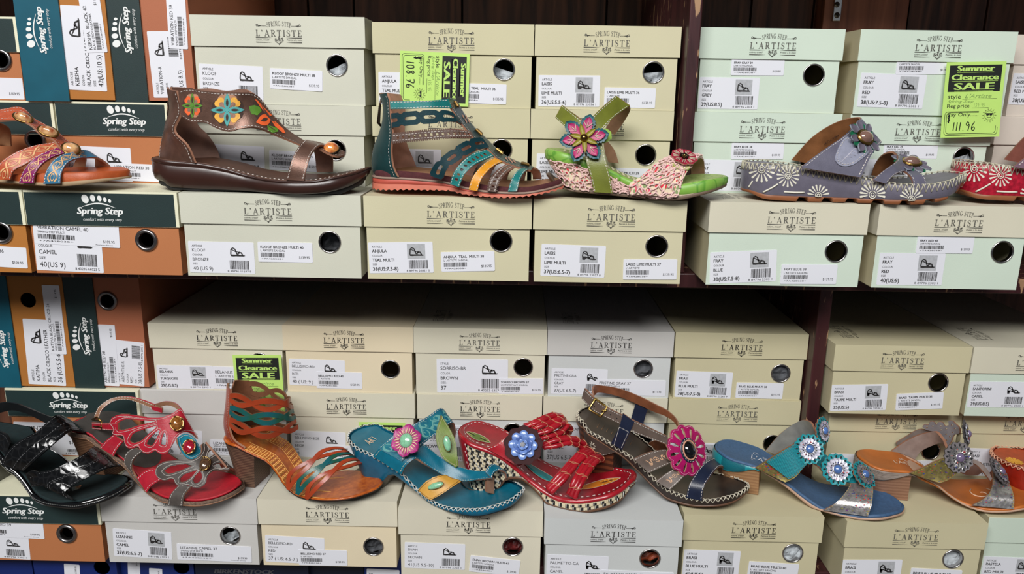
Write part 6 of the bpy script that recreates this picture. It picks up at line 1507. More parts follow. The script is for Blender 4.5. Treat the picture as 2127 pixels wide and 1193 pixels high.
# ---- orange heeled sandal with wavy cuff
def wavy(k=2.5, bands=(.17, .5, .83), amp=.115, th=.05, ph=0.0, sides=True):
    def f(a, b, r, i, j):
        for c in bands:
            d = amp*abs(math.sin(math.pi*(k*a+ph)))
            if abs(b-c-d) < th or abs(b-c+d) < th: return True
        return sides and a < .02
    return f
def wavy_heel():
    s = Shoe('orange heeled sandal with wavy red and teal cut-out cuff and toe strap', (-.358, .893), (-.159, .853), ZE, G_BOT, rt=.043, wn=[(0, .028), (.15, .030), (.45, .028), (.72, .040), (.87, .036), (1, .026)], wf=[(0, .028), (.15, .030), (.45, .026), (.72, .036), (.87, .032), (1, .025)])
    ROr = lea('red_orange', (162, 62, 32), rough=.3, var=.25, vscale=30); TEa = lea('sea_teal', (14, 94, 106), rough=.3, rgb2=(34, 84, 62), vscale=45); BEDO = mat('burnished_orange', (198, 104, 34), .32, var=.45, vscale=160, rgb2=(160, 70, 22), coat=.2); BRI = lea('brown_in', (112, 70, 46), rough=.55); EBL = lea('dark_edge', (40, 24, 20)); WD = mat('stacked_wood', (116, 88, 70), .55, kind='wood', vscale=130, rgb2=(74, 52, 42))
    top = [(160, 640), (250, 690), (330, 728), (430, 778), (520, 888), (600, 1005), (700, 1070), (850, 1098), (1050, 1098), (1250, 1052), (1380, 995), (1422, 955)]
    bot = [(160, 665), (250, 712), (330, 750), (430, 800), (520, 905), (600, 1025), (700, 1092), (850, 1120), (1050, 1122), (1250, 1080), (1380, 1024), (1422, 978)]
    zt, zb = soles(s, BE, top, bot)
    s.slab('outsole', zb, lambda u: zb(u)+.0022, EBL, off=-.0006, top=False)
    def emb(mb):
        for off in (0, 1):
            sg = -1 if off == 0 else 1
            for r_ in range(6):
                for i in range(30):
                    u = s.L*(.20+.50*i/30); h = s.half(u, sg); v0 = sg*(h-.0035-r_*.0026)
                    if abs(v0) < .004 or u > s.L*.60: continue
                    u1 = u+s.L*.011; v1 = sg*(s.half(u1, sg)-.0035-r_*.0026)
                    on_bed(s, mb, mat('tooling_gold', (232, 178, 98), .5), zt, [(u, v0), (u1, v1)], .00055, .0007, .0025)
            for r_ in (.0018, .0195):
                on_bed(s, mb, MATS['tooling_gold'], zt, [(s.L*(.18+.54*i/20), sg*max(.003, s.half(s.L*(.18+.54*i/20), sg)-r_)) for i in range(21)], .0004, .0007, .0025)
    s.slab('footbed', lambda u: zb(u)+.002, lambda u: zt(u)+.0006, BEDO, dish=.0025, deco=emb, prof=((0, -.0003), (.3, .0003), (.7, 0), (1, -.0018)))
    heel_block(s, zb, WD, .002, .052, .60, (.002, .0), vk=.66)
    strap(s, BE, [(160, 655, -.012), (110, 590, -.004), (80, 510, .0), (76, 400, .0), (96, 250, .0), (104, 105, .0)], [(245, 660, -.0285), (152, 592, -.0305), (112, 490, -.0305), (119, 330, -.0305), (126, 165, -.0305)], ROr, BRI, 'heel_counter', st=(.9,), bulge=.003)
    strap(s, BE, [(120, 580, .002), (95, 400, .002), (105, 250, .002), (150, 90, .006)], [(330, 560, .030), (335, 450, .030), (330, 250, .030), (275, 84, .028)], ROr, BRI, 'heel_counter', st=None, bulge=.004)
    A = [(118, 178, -.0305), (250, 210, -.036), (450, 235, -.035), (600, 222, -.018), (628, 240, .0)]; B = [(112, 490, -.0305), (230, 560, -.037), (400, 585, -.037), (590, 560, -.020), (695, 500, .0)]
    strands(s, BE, A, B, 'cuff_band', (ROr, TEa, ROr), BRI, 2.5, ph=.15, w=.064, amp=.105)
    strands(s, BE, [(275, 84, .026), (420, 108, .034), (560, 170, .028), (625, 225, .006)], [(330, 470, .028), (450, 500, .034), (600, 500, .027), (693, 490, .004)], 'cuff_band', (BRI, BRI, BRI), BRI, 2.2, ph=.3)
    strands(s, BE, [(572, 995, -.037), (612, 880, -.037), (720, 790, -.029), (860, 690, -.012), (1060, 655, .012), (1110, 700, .030)], [(808, 1118, -.0395), (872, 1010, -.037), (962, 930, -.029), (1100, 850, -.012), (1235, 800, .012), (1298, 850, .034)], 'toe_band', (ROr, TEa, ROr), BRI, 2.3, amp=.115, w=.062)
    q = s.loc(BE(100, 230), .002); part(s, 'zip_pull', lambda mb: mb.tube([q, q+Vector((-.003, 0, -.010)), q+Vector((-.001, 0, -.016))], [.001, .0018, .001], DARKM, 6))
wavy_heel()
# ---- teal thong
def teal_thong():
    s = Shoe('teal thong sandal with a pink leather flower and green and yellow leaves', (-.207, .915), (.013, .830), ZE, G_BOT, rt=.042, wn=[(0, .031), (.12, .033), (.42, .030), (.70, .044), (.85, .043), (1, .033)])
    TL = lea('deep_teal', (12, 104, 128), rough=.32, var=.1); TLS = lea('teal_side', (10, 94, 124), rough=.28, coat=.3); EMB = lea('embossed_teal', (24, 118, 132), rough=.35, rgb2=(20, 84, 112), vscale=90, bump=.5, bscale=200); PKF = lea('flower_pink', (168, 46, 118), rough=.4); CRM = mat('tool_cream', (226, 196, 164), .6); MINT = mat('mint_stone', (136, 196, 158), .22, var=.2, vscale=600, coat=.6); GL = lea('leaf_green', (110, 130, 50)); YLf = lea('leaf_yellow', (204, 152, 62)); TB = lea('thong_tan', (144, 108, 86), rough=.6)
    WC = mat('white_cord', (206, 208, 202), .6)
    top = [(52, 395), (85, 435), (250, 515), (400, 602), (550, 702), (650, 812), (750, 905), (900, 1003), (1050, 1044), (1200, 1054), (1450, 1024), (1620, 964), (1736, 880)]
    bot = [(85, 470), (180, 600), (280, 692), (360, 715), (450, 712), (550, 772), (700, 882), (850, 1012), (1000, 1092), (1200, 1115), (1450, 1088), (1650, 1010), (1736, 915)]
    zt, zb = soles(s, EN, top, bot)
    zb0 = zb; zb = lambda u: interp([(0, .0008), (.052, .0008), (.062, .012), (.074, .024), (.09, max(.001, zb0(.09)))], u) if u < .09 else zb0(u)
    bot2 = [(180, 640), (340, 728), (450, 735), (560, 790), (700, 890), (850, 1020), (1000, 1098), (1200, 1120), (1450, 1092), (1650, 1014), (1736, 918)]
    s.slab('wedge', zb, zt, TLS, TL, dish=.0, top=False, prof=((0, -.002), (.15, 0), (.9, .0002), (1, -.0006)), slant=.014, hin=.009)
    s.slab('outsole', lambda u: max(.0002, zb(u)-.0012), lambda u: zb(u)+.001, EBL_ if False else lea('thong_sole', (70, 62, 54)), off=-.002, slant=.014, hin=.009, top=False)
    def stamp(mb):
        p = P2()
        for a, b in ((.018, .010), (.021, .010), (.024, .010)): p.stroke([(a, -.012), (a+.001, b)], .0009)
        p.text('E.T', 0, 0, 1, None); bed = P2(); q = P2(); q.text('ART', 0, 0, .010, .020); bed.add([(.034-b, a-.012) for a, b in q.v], q.f); bed_print(s, mb, CRM, zt, bed, .004, .0006)
    s.slab('footbed', lambda u: zt(u)-.003, lambda u: zt(u)-.0002, TL, off=-.004, dish=.004, deco=stamp)
    part(s, 'edge_lacing', lambda mb: lacing(s, mb, zt, .0, WC, 92, inn=.0025, lo=.0005, r=.0006, zig=False))
    strap(s, EN, [(262, 512, -.037), (338, 430, -.036), (560, 350, -.024), (770, 405, -.013), (900, 508, -.007), (1080, 610, -.004), (1225, 657, -.001), (1392, 672, .001)], [(548, 694, -.040), (592, 610, -.038), (682, 545, -.031), (762, 590, -.025), (1000, 722, -.015), (1140, 762, -.012), (1300, 752, -.011), (1434, 736, -.009)], TL, TB, 'thong_strap', st=(.06, .94), thread=CREAMT, n=60, m=12, sw=.0005)
    def swirls(r, mb):
        p = P2(); rn = random.Random(3)
        for i in range(16):
            x = .05+.06*i; y = .3+.4*(i % 2)
            p.stroke([(x+.045*a, y+.26*b*(1 if i % 2 else -1)) for a, b in spiral(0, 0, 1, i*1.1, 1.1, 16)], [.002+.022*math.sin(math.pi*k/16) for k in range(17)])
            p.stroke([(x-.03, y), (x+.03, 1-y), (x+.08, .5)], [.004, .02, .004])
        r.decal(mb, mat('emboss_pale', (96, 160, 156), .5), p, .0003)
    strap(s, EN, [(308, 435, -.0385), (450, 326, -.030), (640, 213, -.013), (800, 124, .004), (930, 44, .022), (985, 110, .034), (985, 330, .040)], [(548, 568, -.0385), (660, 472, -.030), (760, 392, -.017), (890, 292, .003), (1042, 186, .022), (1075, 260, .034), (1050, 430, .041)], EMB, TB, 'instep_band', st=(.05, .95), n=60, m=10, deco=swirls)
    strap(s, EN, [(1372, 672, -.010), (1412, 612, -.004), (1440, 596, .002), (1530, 638, .010), (1586, 690, .016), (1592, 735, .018)], [(1436, 740, -.010), (1446, 695, -.006), (1475, 668, -.002), (1535, 662, .004), (1572, 690, .010), (1578, 735, .012)], TL, TB, 'toe_loop', st=(.12, .88), n=24)
    strap(s, EN, [(1380, 730, -.006), (1384, 870, -.006)], [(1454, 722, .002), (1452, 880, .002)], TB, TB, 'toe_post', st=None, n=6, th=.005)
    lf = smooth([(942, 112), (985, 180), (1045, 285), (1085, 400), (1097, 500), (1088, 625), (1040, 600), (960, 540), (915, 450), (888, 350), (892, 260), (915, 180)], 50)
    strap(s, EN, [(930, 95, .012), (880, 260, -.002), (876, 350, -.008), (905, 470, -.012), (1000, 600, -.012)], [(955, 100, .016), (1060, 280, .008), (1105, 420, .002), (1110, 540, -.004), (1095, 650, -.008)], GL, TB, 'green_leaf', st=None, n=60, m=36, keep=px_keep(lf, (), EN), deco=lambda r, mb: px_stitch(r, mb, inset(lf, 14), EN, CREAMT), th=.003)
    yl = smooth([(704, 852), (745, 805), (830, 740), (920, 708), (968, 700), (1040, 730), (1132, 762), (1060, 815), (950, 890), (828, 946), (760, 905)], 50)
    strap(s, EN, [(690, 865, -.041), (800, 750, -.034), (900, 695, -.025), (985, 688, -.014)], [(818, 960, -.0425), (930, 900, -.036), (1060, 815, -.024), (1145, 765, -.012)], YLf, TB, 'yellow_leaf', st=None, n=60, m=36, keep=px_keep(yl, (), EN), deco=lambda r, mb: px_stitch(r, mb, inset(yl, 13), EN, mat('brown_thread', (120, 82, 40), .6)), th=.003)
    k = .2096*.00056
    for x, y, v, rx, ry, rot, n_ in ((998, 388, -.009, 38, 82, .2, (.35, -.85, .4)), (885, 812, -.034, 34, 86, -1.05, (-.05, -.72, .7))):
        F = frame(Vector(n_)); c = s.loc(EN(x, y), v)+F[2]*.0012
        part(s, 'cabochon', lambda mb: (dome(mb, MINT, c, F, rx*k, ry*k, .0035, rot=rot), ringm(mb, BRASS, c, F, rx*k, ry*k, .0005, 24, rot)))
    c = s.loc(EN(595, 362), -.034); F = frame(Vector((.05, -.85, .52)))
    def bloom(mb):
        for i in range(6):
            a = i*math.pi/3+.52; disc_petal(mb, PKF, c, F, a, .003, 168*k, 134*k, .0022, .0014, .0008+.0005*(i % 2), .60, 10)
            x, y, n = F
            for e in (-.42, -.14, .14, .42):
                pts = [c+(x*math.cos(a+e*w)+y*math.sin(a+e*w))*(q*k)+n*(.0012+.0005*(i % 2)+.0004+.0014*(e*1.6)**2) for q, w in ((74, 1.0), (100, 1.05), (132, .8))]
                mb.tube(pts, [.0005, .0010, .0003], CRM, 4)
    fo = part(s, 'flower', bloom)
    part(s, 'cabochon', lambda mb: dome(mb, MINT, c+F[2]*.002, F, 70*k, 74*k, .0042), fo)
teal_thong()
# ---- red woven-wedge sandal with blue flower
def red_wedge():
    s = Shoe('red sandal with black and cream woven wedge and a blue sequin flower', (-.067, .902), (.148, .854), ZE, G_BOT, rt=.041, wn=[(0, .031), (.12, .034), (.42, .032), (.70, .044), (.85, .043), (1, .033)])
    RE = lea('cherry', (164, 22, 36), rough=.28, var=.15, vscale=60, coat=.25); REI = lea('cherry_bed', (150, 20, 34), rough=.35, var=.2, vscale=60); CRM = mat('straw', (214, 200, 168), .8, var=.15, vscale=300); BKW = mat('black_straw', (26, 25, 26), .7); WHW = mat('white_straw', (228, 226, 222), .7); BS = lea('brown_sole_w', (104, 70, 48)); PLUM = lea('plum', (56, 26, 28), rough=.6, spec=.15); RTAN = TAN
    top = [(68, 345), (140, 402), (280, 452), (420, 512), (600, 648), (750, 778), (900, 890), (1050, 966), (1250, 988), (1500, 952), (1700, 866), (1786, 785)]
    bot = [(170, 640), (220, 740), (330, 760), (450, 700), (540, 705), (640, 745), (850, 925), (920, 1015), (1100, 1090), (1250, 1106), (1500, 1064), (1700, 966), (1790, 845)]
    zt, zb = soles(s, PM, top, bot)
    zb0 = zb; zb = lambda u: interp([(0, .004), (.045, .004), (.056, .014), (.068, .027), (.085, max(.001, zb0(.085)))], u) if u < .085 else zb0(u)
    zr = lambda u: zt(u)-.0055
    def weave(mb):
        O = s.outline(150, .0008, lambda u: 0, .0, .62)
        for i in range(150):
            (p, q), (p2, q2) = O[i], O[i+1]
            if p.x < .012: continue
            z0, z1 = max(zb(min(max(p.x, 0), s.L)), .001)+.001, zr(min(max(p.x, 0), s.L))
            rows = max(1, int((z1-z0)/.0034)); h = (z1-z0)/rows; sl = .012*max(0, 1-p.x/(s.L*.35))
            for j in range(rows):
                ph = (i+2*(j % 2)) % 4
                m = (BKW, BKW, CRM, CRM)[ph] if (j % 2 == 0) else (CRM, BKW, BKW, CRM)[ph]
                f = lambda a, b: (p.lerp(p2, a)+q*(.0004*(m is CRM))+Vector((sl*(1-(z0+h*(j+b))/max(z1, .001)), 0, z0+h*(j+b))))
                mb.add([f(0, .08), f(1, .08), f(1, .92), f(0, .92)], [(0, 1, 2, 3)], m)
                if (i+j) % 4 == 0: mb.tube([f(.5, .0)+q*.0007, f(.5, 1.0)+q*.0009], .00045, WHW, 4)
    s.slab('wedge', zb, lambda u: zr(u)+.0004, CRM, top=False, slant=.012, deco=weave)
    s.slab('outsole', lambda u: max(.0002, zb(u)-.0035), lambda u: zb(u)+.0006, BS, off=.0004, top=False, slant=.012)
    def bed(mb):
        O = s.outline(150, -.006, lambda u: zt(u)+.0004, 0, 1)
        for i in range(0, 150, 2): mb.tube([O[i][0], O[i][0].lerp(O[i+1][0], .9)], .0005, THREAD, 4)
        for (u, v, L_, an, c1, c2) in ((.026, -.010, .034, -.2, (96, 122, 46), (180, 170, 90)), (.105, -.002, .050, .12, (40, 128, 130), (222, 190, 120)), (.176, -.004, .055, .30, (206, 120, 30), (232, 196, 90))):
            m1 = mat('leaf_print_%d' % (u*1e3), c1, .5); m2 = mat('leaf_vein_%d' % (u*1e3), c2, .5); p = P2(); e = P2(); w_ = P2()
            P_l = lambda t, h: (u+L_*(t-.5)*math.cos(an)-h*math.sin(an), v+L_*(t-.5)*math.sin(an)+h*math.cos(an))
            bl = [P_l(t/12, .0085*math.sin(math.pi*t/12)**.8) for t in range(13)]; bb = [P_l(t/12, -.0085*math.sin(math.pi*t/12)**.8) for t in range(12, -1, -1)]
            p.poly(bl+bb[1:-1]); e.stroke(bl+bb, .0009)
            for t in range(2, 11):
                for sg in (-1, 1): w_.ellipse(*P_l(t/12, sg*.0045*math.sin(math.pi*t/12)), .0016, .0008, an+sg*.5)
            e2 = P2(); e2.stroke([P_l(t/12, 0) for t in range(1, 11)], .0014)
            for t in range(2, 10): e2.stroke([P_l(t/12, -.0015), P_l((t+.6)/12, .002)], .0005)
            bed_print(s, mb, m1, zt, p, 1, .0006); bed_print(s, mb, m2, zt, w_, 1, .0008); bed_print(s, mb, CREAMT, zt, e, 1, .0008); bed_print(s, mb, BKW, zt, e2, 1, .0009)
        q = P2(); q.text("L'ART", 0, 0, .011, .026, 0); r_ = P2(); r_.add([(.062+b*.9-.004, .012-a) for a, b in q.v], q.f); bed_print(s, mb, mat('tool_pale', (222, 170, 140), .6), zt, P2().add([(.052+a*.8, -.002-b*.0+b*.8) for a, b in q.v], q.f), 1, .0007)
    s.slab('footbed', zr, zt, RE, REI, off=.0006, dish=.003, prof=((0, -.0006), (.25, .0008), (.7, .0008), (1, -.002)), deco=bed)
    s.slab('heel_cup', lambda u: zb(u)+.022, lambda u: zt(u)-.001, RE, off=.0022, uclip=.020, slant=.008)
    strap(s, PM, [(300, 455, -.037), (420, 405, -.034), (560, 300, -.022), (690, 225, -.006)], [(640, 650, -.040), (690, 600, -.036), (780, 480, -.026), (840, 380, -.014)], RE, RTAN, 'side_band', st=(.04,), n=24)
    def rope(pts, r=.0040, twist=9, tag_=''):
        c = s.P(PM, pts); cc = catmull(c, 40)
        def f(mb):
            for sg in (0, math.pi):
                strand = []
                for i, p in enumerate(cc):
                    t = (cc[min(i+1, 40)]-cc[max(i-1, 0)]).normalized(); x = t.cross(Vector((0, 0, 1))); x = x.normalized() if x.length > .01 else Vector((1, 0, 0)); y = x.cross(t)
                    strand.append(p+(x*math.cos(sg)+y*math.sin(sg)*.7)*r*.55)
                mb.tube(strand, [r*.72*(1+.10*((i % 7) < 2)) for i in range(41)], RE, 8)
            for i in range(3, 39, 6):           # the raw-edged ends of each wrapped tab
                p = cc[i]; t = (cc[min(i+1, 40)]-cc[max(i-1, 0)]).normalized(); x = t.cross(Vector((0, 0, 1))); x = x.normalized() if x.length > .01 else Vector((1, 0, 0)); y = x.cross(t).normalized()
                ring = [p+(x*math.cos(a)*1.32+y*math.sin(a)*1.0)*r*1.0+t*(r*1.1*abs(math.cos(a))) for a in [math.pi*2*k/14 for k in range(15)]]
                mb.tube(ring, .0005, mat('tab_edge', (196, 128, 96), .6), 4)
        part(s, 'braided_cord', f)
    for pts in ([(690, 232, -.012), (800, 190, -.008), (900, 145, .0), (1010, 112, .012), (1080, 140, .02), (1070, 220, .030)], [(750, 270, -.014), (870, 215, -.010), (970, 180, .0), (1060, 155, .010), (1100, 190, .018), (1080, 260, .03)],
                [(820, 300, -.016), (930, 270, -.012), (1030, 210, -.002), (1090, 195, .008), (1120, 230, .016), (1100, 300, .028)], [(850, 350, -.016), (960, 320, -.010), (1060, 290, .0), (1130, 215, .010), (1155, 270, .018), (1110, 320, .028)],
                [(870, 430, -.016), (1000, 370, -.012), (1130, 352, -.004), (1250, 375, .008), (1320, 430, .018), (1290, 500, .028)], [(890, 440, -.017), (1010, 425, -.014), (1130, 395, -.006), (1230, 415, .006), (1300, 470, .016), (1275, 510, .028)]):
        rope(pts, .0040)
    for pts in ([(930, 880, -.040), (1010, 800, -.036), (1100, 700, -.027), (1200, 590, -.012), (1310, 490, .004), (1370, 480, .018), (1380, 580, .034)], [(960, 905, -.041), (1050, 810, -.036), (1150, 690, -.024), (1250, 570, -.008), (1350, 500, .008), (1400, 520, .022), (1400, 600, .035)],
                [(1160, 945, -.043), (1210, 830, -.038), (1280, 700, -.024), (1360, 590, -.006), (1430, 540, .010), (1475, 560, .026), (1480, 650, .036)], [(1195, 965, -.043), (1240, 850, -.038), (1320, 710, -.022), (1410, 590, -.002), (1460, 560, .014), (1490, 600, .03), (1488, 665, .037)]):
        rope(pts, .0046)
    c = s.loc(PM(680, 425), -.036); F = frame(Vector((.10, -.86, .52))); k = .2012*.00056
    BLU = mat('blue_sequin', (112, 142, 204), .22, var=.08, vscale=60, coat=.3); BLU2 = mat('deep_blue_sequin', (84, 112, 178), .25, coat=.2)
    fo = part(s, 'flower', lambda mb: [disc_petal(mb, PLUM, c, F, i*2*math.pi/9+.2, .004, 214*k, 150*k, .0014, .0004, .0004+.0004*(i % 2), .66, 9, mat('plum_edge', (96, 46, 48), .6)) for i in range(9)])
    def seq(mb):
        rn = random.Random(2)
        for ring_, (n_, r0, rr, lift, tilt) in enumerate(((8, 108, 47, .0030, .38), (7, 66, 41, .0054, .7), (5, 32, 32, .0076, .9))):
            for i in range(n_):
                a = 2*math.pi*i/n_+ring_*.4; x, y, n = F; o = c+(x*math.cos(a)+y*math.sin(a))*(r0*k)+n*(lift+.0004*(i % 2)); rad = (x*math.cos(a)+y*math.sin(a))
                nn = (n-rad*tilt*-.6+Vector((rn.uniform(-.1, .1),)*3)).normalized(); g = frame(n*1.0+rad*(-tilt if ring_ else -.12))
                dome(mb, BLU if ring_ != 1 or i % 2 else BLU2, o, g, rr*k, rr*k, .0013, 16, 3); dome(mb, BLU2, o-g[2]*.0002, (g[0], -g[1], -g[2]), rr*k, rr*k, .0003, 16, 2)
    part(s, 'sequin_petals', seq, fo)
    part(s, 'rhinestone', lambda mb: (dome(mb, SILVER, c+F[2]*.0088, F, 33*k, 33*k, .0012, 16, 3), dome(mb, mat('crystal', (236, 238, 244), .02, .6, coat=1), c+F[2]*.0094, F, 28*k, 28*k, .0024, 7, 2)), fo)
red_wedge()
# ---- brown buckled sandal with magenta flower
def magenta_flower():
    s = Shoe('dark brown buckled slingback with a big magenta cut-out flower', (.082, .927), (.285, .852), ZE, G_BOT, rt=.046, wf=[(0, .031), (.12, .033), (.42, .028), (.70, .037), (.85, .031), (1, .022)])
    BRB = mat('brown_bed', (76, 60, 48), .38, var=.35, vscale=26, rgb2=(40, 32, 28)); BRS = lea('dark_brown_side', (48, 38, 34), rough=.4); SO = lea('sole_brown', (96, 66, 48)); GT = lea('taupe', (98, 84, 76), rough=.42); NV = lea('navy', (26, 34, 56), rough=.34); MGN = lea('magenta', (168, 14, 92), rough=.4); CO = mat('cord_cream', (206, 198, 178), .6); BI = lea('copper_back', (150, 92, 62), metal=.5, rough=.4, var=.25, vscale=60); WDD = mat('dark_wood', (104, 56, 34), .4, kind='wood', vscale=40, rgb2=(62, 32, 22)); PT = mat('tool_peach', (214, 168, 132), .6)
    top = [(88, 405), (122, 472), (250, 545), (400, 642), (520, 724), (640, 836), (740, 934), (850, 1004), (1000, 1052), (1120, 1074), (1300, 1054), (1430, 1012), (1488, 970)]
    bot = [(105, 470), (140, 530), (270, 610), (420, 700), (560, 832), (700, 974), (820, 1070), (1000, 1120), (1200, 1126), (1380, 1088), (1480, 1010)]
    zt, zb = soles(s, PR, top, bot)
    s.slab('outsole', zb, lambda u: zb(u)+.0026, SO, off=.0006, top=False)
    s.slab('midsole', lambda u: zb(u)+.0022, zt, BRS, top=False, prof=((0, -.0004), (.4, .0006), (1, -.0004)))
    def st(mb):
        m = mat('stamp_gold', (128, 98, 72), .5)
        for i in range(9): on_bed(s, mb, m, zt, [(.022+.006*i, -.010+.001*i), (.022+.006*i, .004+.001*i)], .0004, .0006, 1)
    s.slab('footbed', lambda u: zt(u)-.003, lambda u: zt(u)+.0003, BRB, off=-.003, dish=.003, deco=st)
    part(s, 'edge_lacing', lambda mb: lacing(s, mb, zt, .0004, CO, 84, inn=.0028, lo=.0, r=.0006))
    heel_block(s, zb, WDD, .006, .056, .80, (.004, 0), vk=.82, cap=lea('heel_tip', (30, 24, 22)))
    def wrap(r, mb):
        p = P2()
        for i in range(8): a = i*math.pi/4; p.add(*strip2d([(.38+.03*math.cos(a), .52+.08*math.sin(a)), (.38+.085*math.cos(a+.4), .52+.24*math.sin(a+.4))], [.01, .035]))
        r.decal(mb, CO, p, .0005)
    strap(s, PR, [(92, 462, -.026), (130, 500, -.0325), (240, 572, -.0345), (360, 652, -.034)], [(105, 560, -.026), (140, 640, -.0325), (200, 680, -.0345), (356, 660, -.0345)], lea('heel_wrap', (66, 54, 48)), BRS, 'heel_wrap', st=(.92,), n=24, deco=wrap)
    strap(s, PR, [(166, 125, -.008), (185, 85, .006), (250, 88, .018), (400, 115, .030), (560, 176, .034), (700, 245, .031), (820, 310, .023), (890, 385, .010), (905, 430, .002)], [(178, 175, -.010), (205, 150, .006), (260, 150, .018), (400, 182, .030), (560, 248, .034), (700, 312, .031), (800, 352, .023), (868, 400, .012), (900, 445, .002)], GT, BI, 'slingback', st=(.1, .9), n=44)
    strap(s, PR, [(553, 176, .0355), (530, 262, .0365), (505, 345, .036), (485, 430, .034)], [(658, 236, .0355), (628, 322, .0365), (605, 400, .036), (590, 470, .034)], NV, NV, 'strap_loop', st=None, n=12)
    strap(s, PR, [(632, 588, .034), (700, 556, .026), (790, 585, .012)], [(720, 690, .034), (770, 650, .026), (830, 640, .012)], GT, BI, 'instep_strap', st=None, n=10)
    strap(s, PR, [(104, 110, -.014), (182, 190, -.023), (290, 270, -.030), (430, 340, -.034), (560, 402, -.0355), (810, 522, -.030)], [(78, 196, -.014), (180, 300, -.023), (260, 345, -.030), (400, 412, -.034), (520, 482, -.0355), (810, 590, -.030)], GT, BI, 'buckle_strap', st=(.10, .90), n=36, deco=lambda r, mb: [dome(mb, mat('hole_dark', (24, 20, 18), .8), h[0], frame(h[1]), .0009, .0009, .0003, 8, 2) for h in (r.hit(PR(x, y), .0002) for x, y in ((190, 265), (325, 335), (378, 366))) if h])
    def loopst(r, mb): px_stitch(r, mb, [(352, 600), (400, 440), (478, 480), (418, 615)], PR, closed=False)
    strap(s, PR, [(328, 578, -.0355), (400, 430, -.037), (430, 325, -.035)], [(422, 636, -.037), (482, 500, -.0385), (528, 395, -.0365)], NV, BI, 'strap_loop', st=None, n=14, deco=loopst)
    def buckle(mb):
        P_ = [s.loc(PR(x, y), v) for x, y, v in ((192, 200, -.026), (290, 270, -.032), (240, 354, -.032), (134, 290, -.026))]
        mb.tube(P_+[P_[0]], .0014, GOLD, 6); mb.tube([s.loc(PR(245, 305), -.0325), s.loc(PR(288, 300), -.0335)], .0010, GOLD, 6); dome(mb, GOLD, s.loc(PR(262, 302), -.033), frame(Vector((0, -1, .3))), .0016, .0016, .0014, 8, 3)
    part(s, 'buckle', buckle)
    def vine(r, mb):
        p = P2(); q = .5
        for i in range(8): a = i*math.pi/4; p.ellipse(.42+.042*math.cos(a), q+.15*math.sin(a), .012, .035, a)
        p.ellipse(.42, q, .012, .05)
        for sg in (-1, 1):
            p.stroke([(.42+sg*(.08+.06*t), q+sg*.16*math.sin(t*3.2)) for t in [k/8*2.6 for k in range(9)]], .02); p.ellipse(.42+sg*.17, q-sg*.12, .018, .06, .5)
            p.stroke([(.42+sg*.2+.035*a, q-sg*.1+.14*b) for a, b in spiral(0, 0, 1, 0, .9, 10)], .016)
        r.decal(mb, PT, p, .0003)
    strap(s, PR, [(515, 712, -.0385), (640, 660, -.035), (740, 638, -.027), (840, 636, -.016)], [(650, 834, -.0405), (740, 792, -.035), (850, 748, -.024), (920, 740, -.014)], GT, BI, 'instep_strap', st=(.07, .93), n=24, deco=vine)
    strap(s, PR, [(705, 904, -.0415), (780, 850, -.037), (880, 790, -.027), (960, 755, -.015)], [(830, 978, -.0425), (892, 920, -.037), (962, 852, -.027), (1020, 820, -.014)], GT, BI, 'instep_strap', st=(.07, .93), n=24, deco=vine)
    strap(s, PR, [(968, 1044, -.0425), (990, 950, -.040), (1040, 860, -.030), (1120, 760, -.010), (1190, 715, .008), (1200, 760, .03)], [(1102, 1070, -.0425), (1118, 960, -.039), (1172, 870, -.027), (1240, 790, -.006), (1278, 785, .014), (1275, 845, .034)], NV, BI, 'toe_strap', st=(.06, .94), n=36)
    c = s.loc(PR(985, 640), -.014); k = .2431*.00058; n_ = Vector((.72, -.56, .44)); F = frame(n_)
    nP = 12; R = 212*k
    def fl(mb):
        x, y, n = F; N = 288; rings = [66*k, 92*k, 112*k, 136*k, 168*k, 190*k, None]
        top = []; 
        bend = lambda a, r: -.9*(r*math.cos(a-2.5))**2*6-4*(r*math.sin(a))**2*0
        for i in range(N):
            a = 2*math.pi*i/N
            for r in rings:
                rr = (R*(.93+.11*abs(math.cos(nP*a/2))**.7)) if r is None else r
                top.append(c+(x*math.cos(a)+y*math.sin(a))*rr+n*(.002-14*rr*rr*.35))
        K_ = len(rings); f = []
        for i in range(N):
            a = ((i+.5)/N*nP) % 1
            for j in range(K_-1):
                w = {1: .055, 2: .11, 3: .16, 4: .12}.get(j, 0)
                if abs(a-.0) < w or abs(a-1) < w: continue
                f.append((i*K_+j, ((i+1) % N)*K_+j, ((i+1) % N)*K_+j+1, i*K_+j+1))
        bot = [p-n*.0022 for p in top]; mb.add(top, [q[::-1] for q in f], MGN); mb.add(bot, f, BI)
        es = {}
        for q in f:
            for e in range(4):
                key = tuple(sorted((q[e], q[(e+1) % 4]))); es.setdefault(key, []).append((q[e], q[(e+1) % 4]))
        for v_ in es.values():
            if len(v_) == 1: a, b = v_[0]; mb.add([top[a], top[b], bot[b], bot[a]], [(0, 1, 2, 3)], PINKL)
        for i in range(N):
            if i % 3: continue
            a = 2*math.pi*i/N; b = 2*math.pi*(i+1.8)/N; g = lambda a: (R*(.93+.11*abs(math.cos(nP*a/2))**.7))*.945
            mb.tube([c+(x*math.cos(q)+y*math.sin(q))*g(q)+n*(.0026-14*g(q)**2*.35) for q in (a, b)], .0004, mat('pink_thread', (232, 160, 190), .6), 4)
    fo = part(s, 'flower', fl)
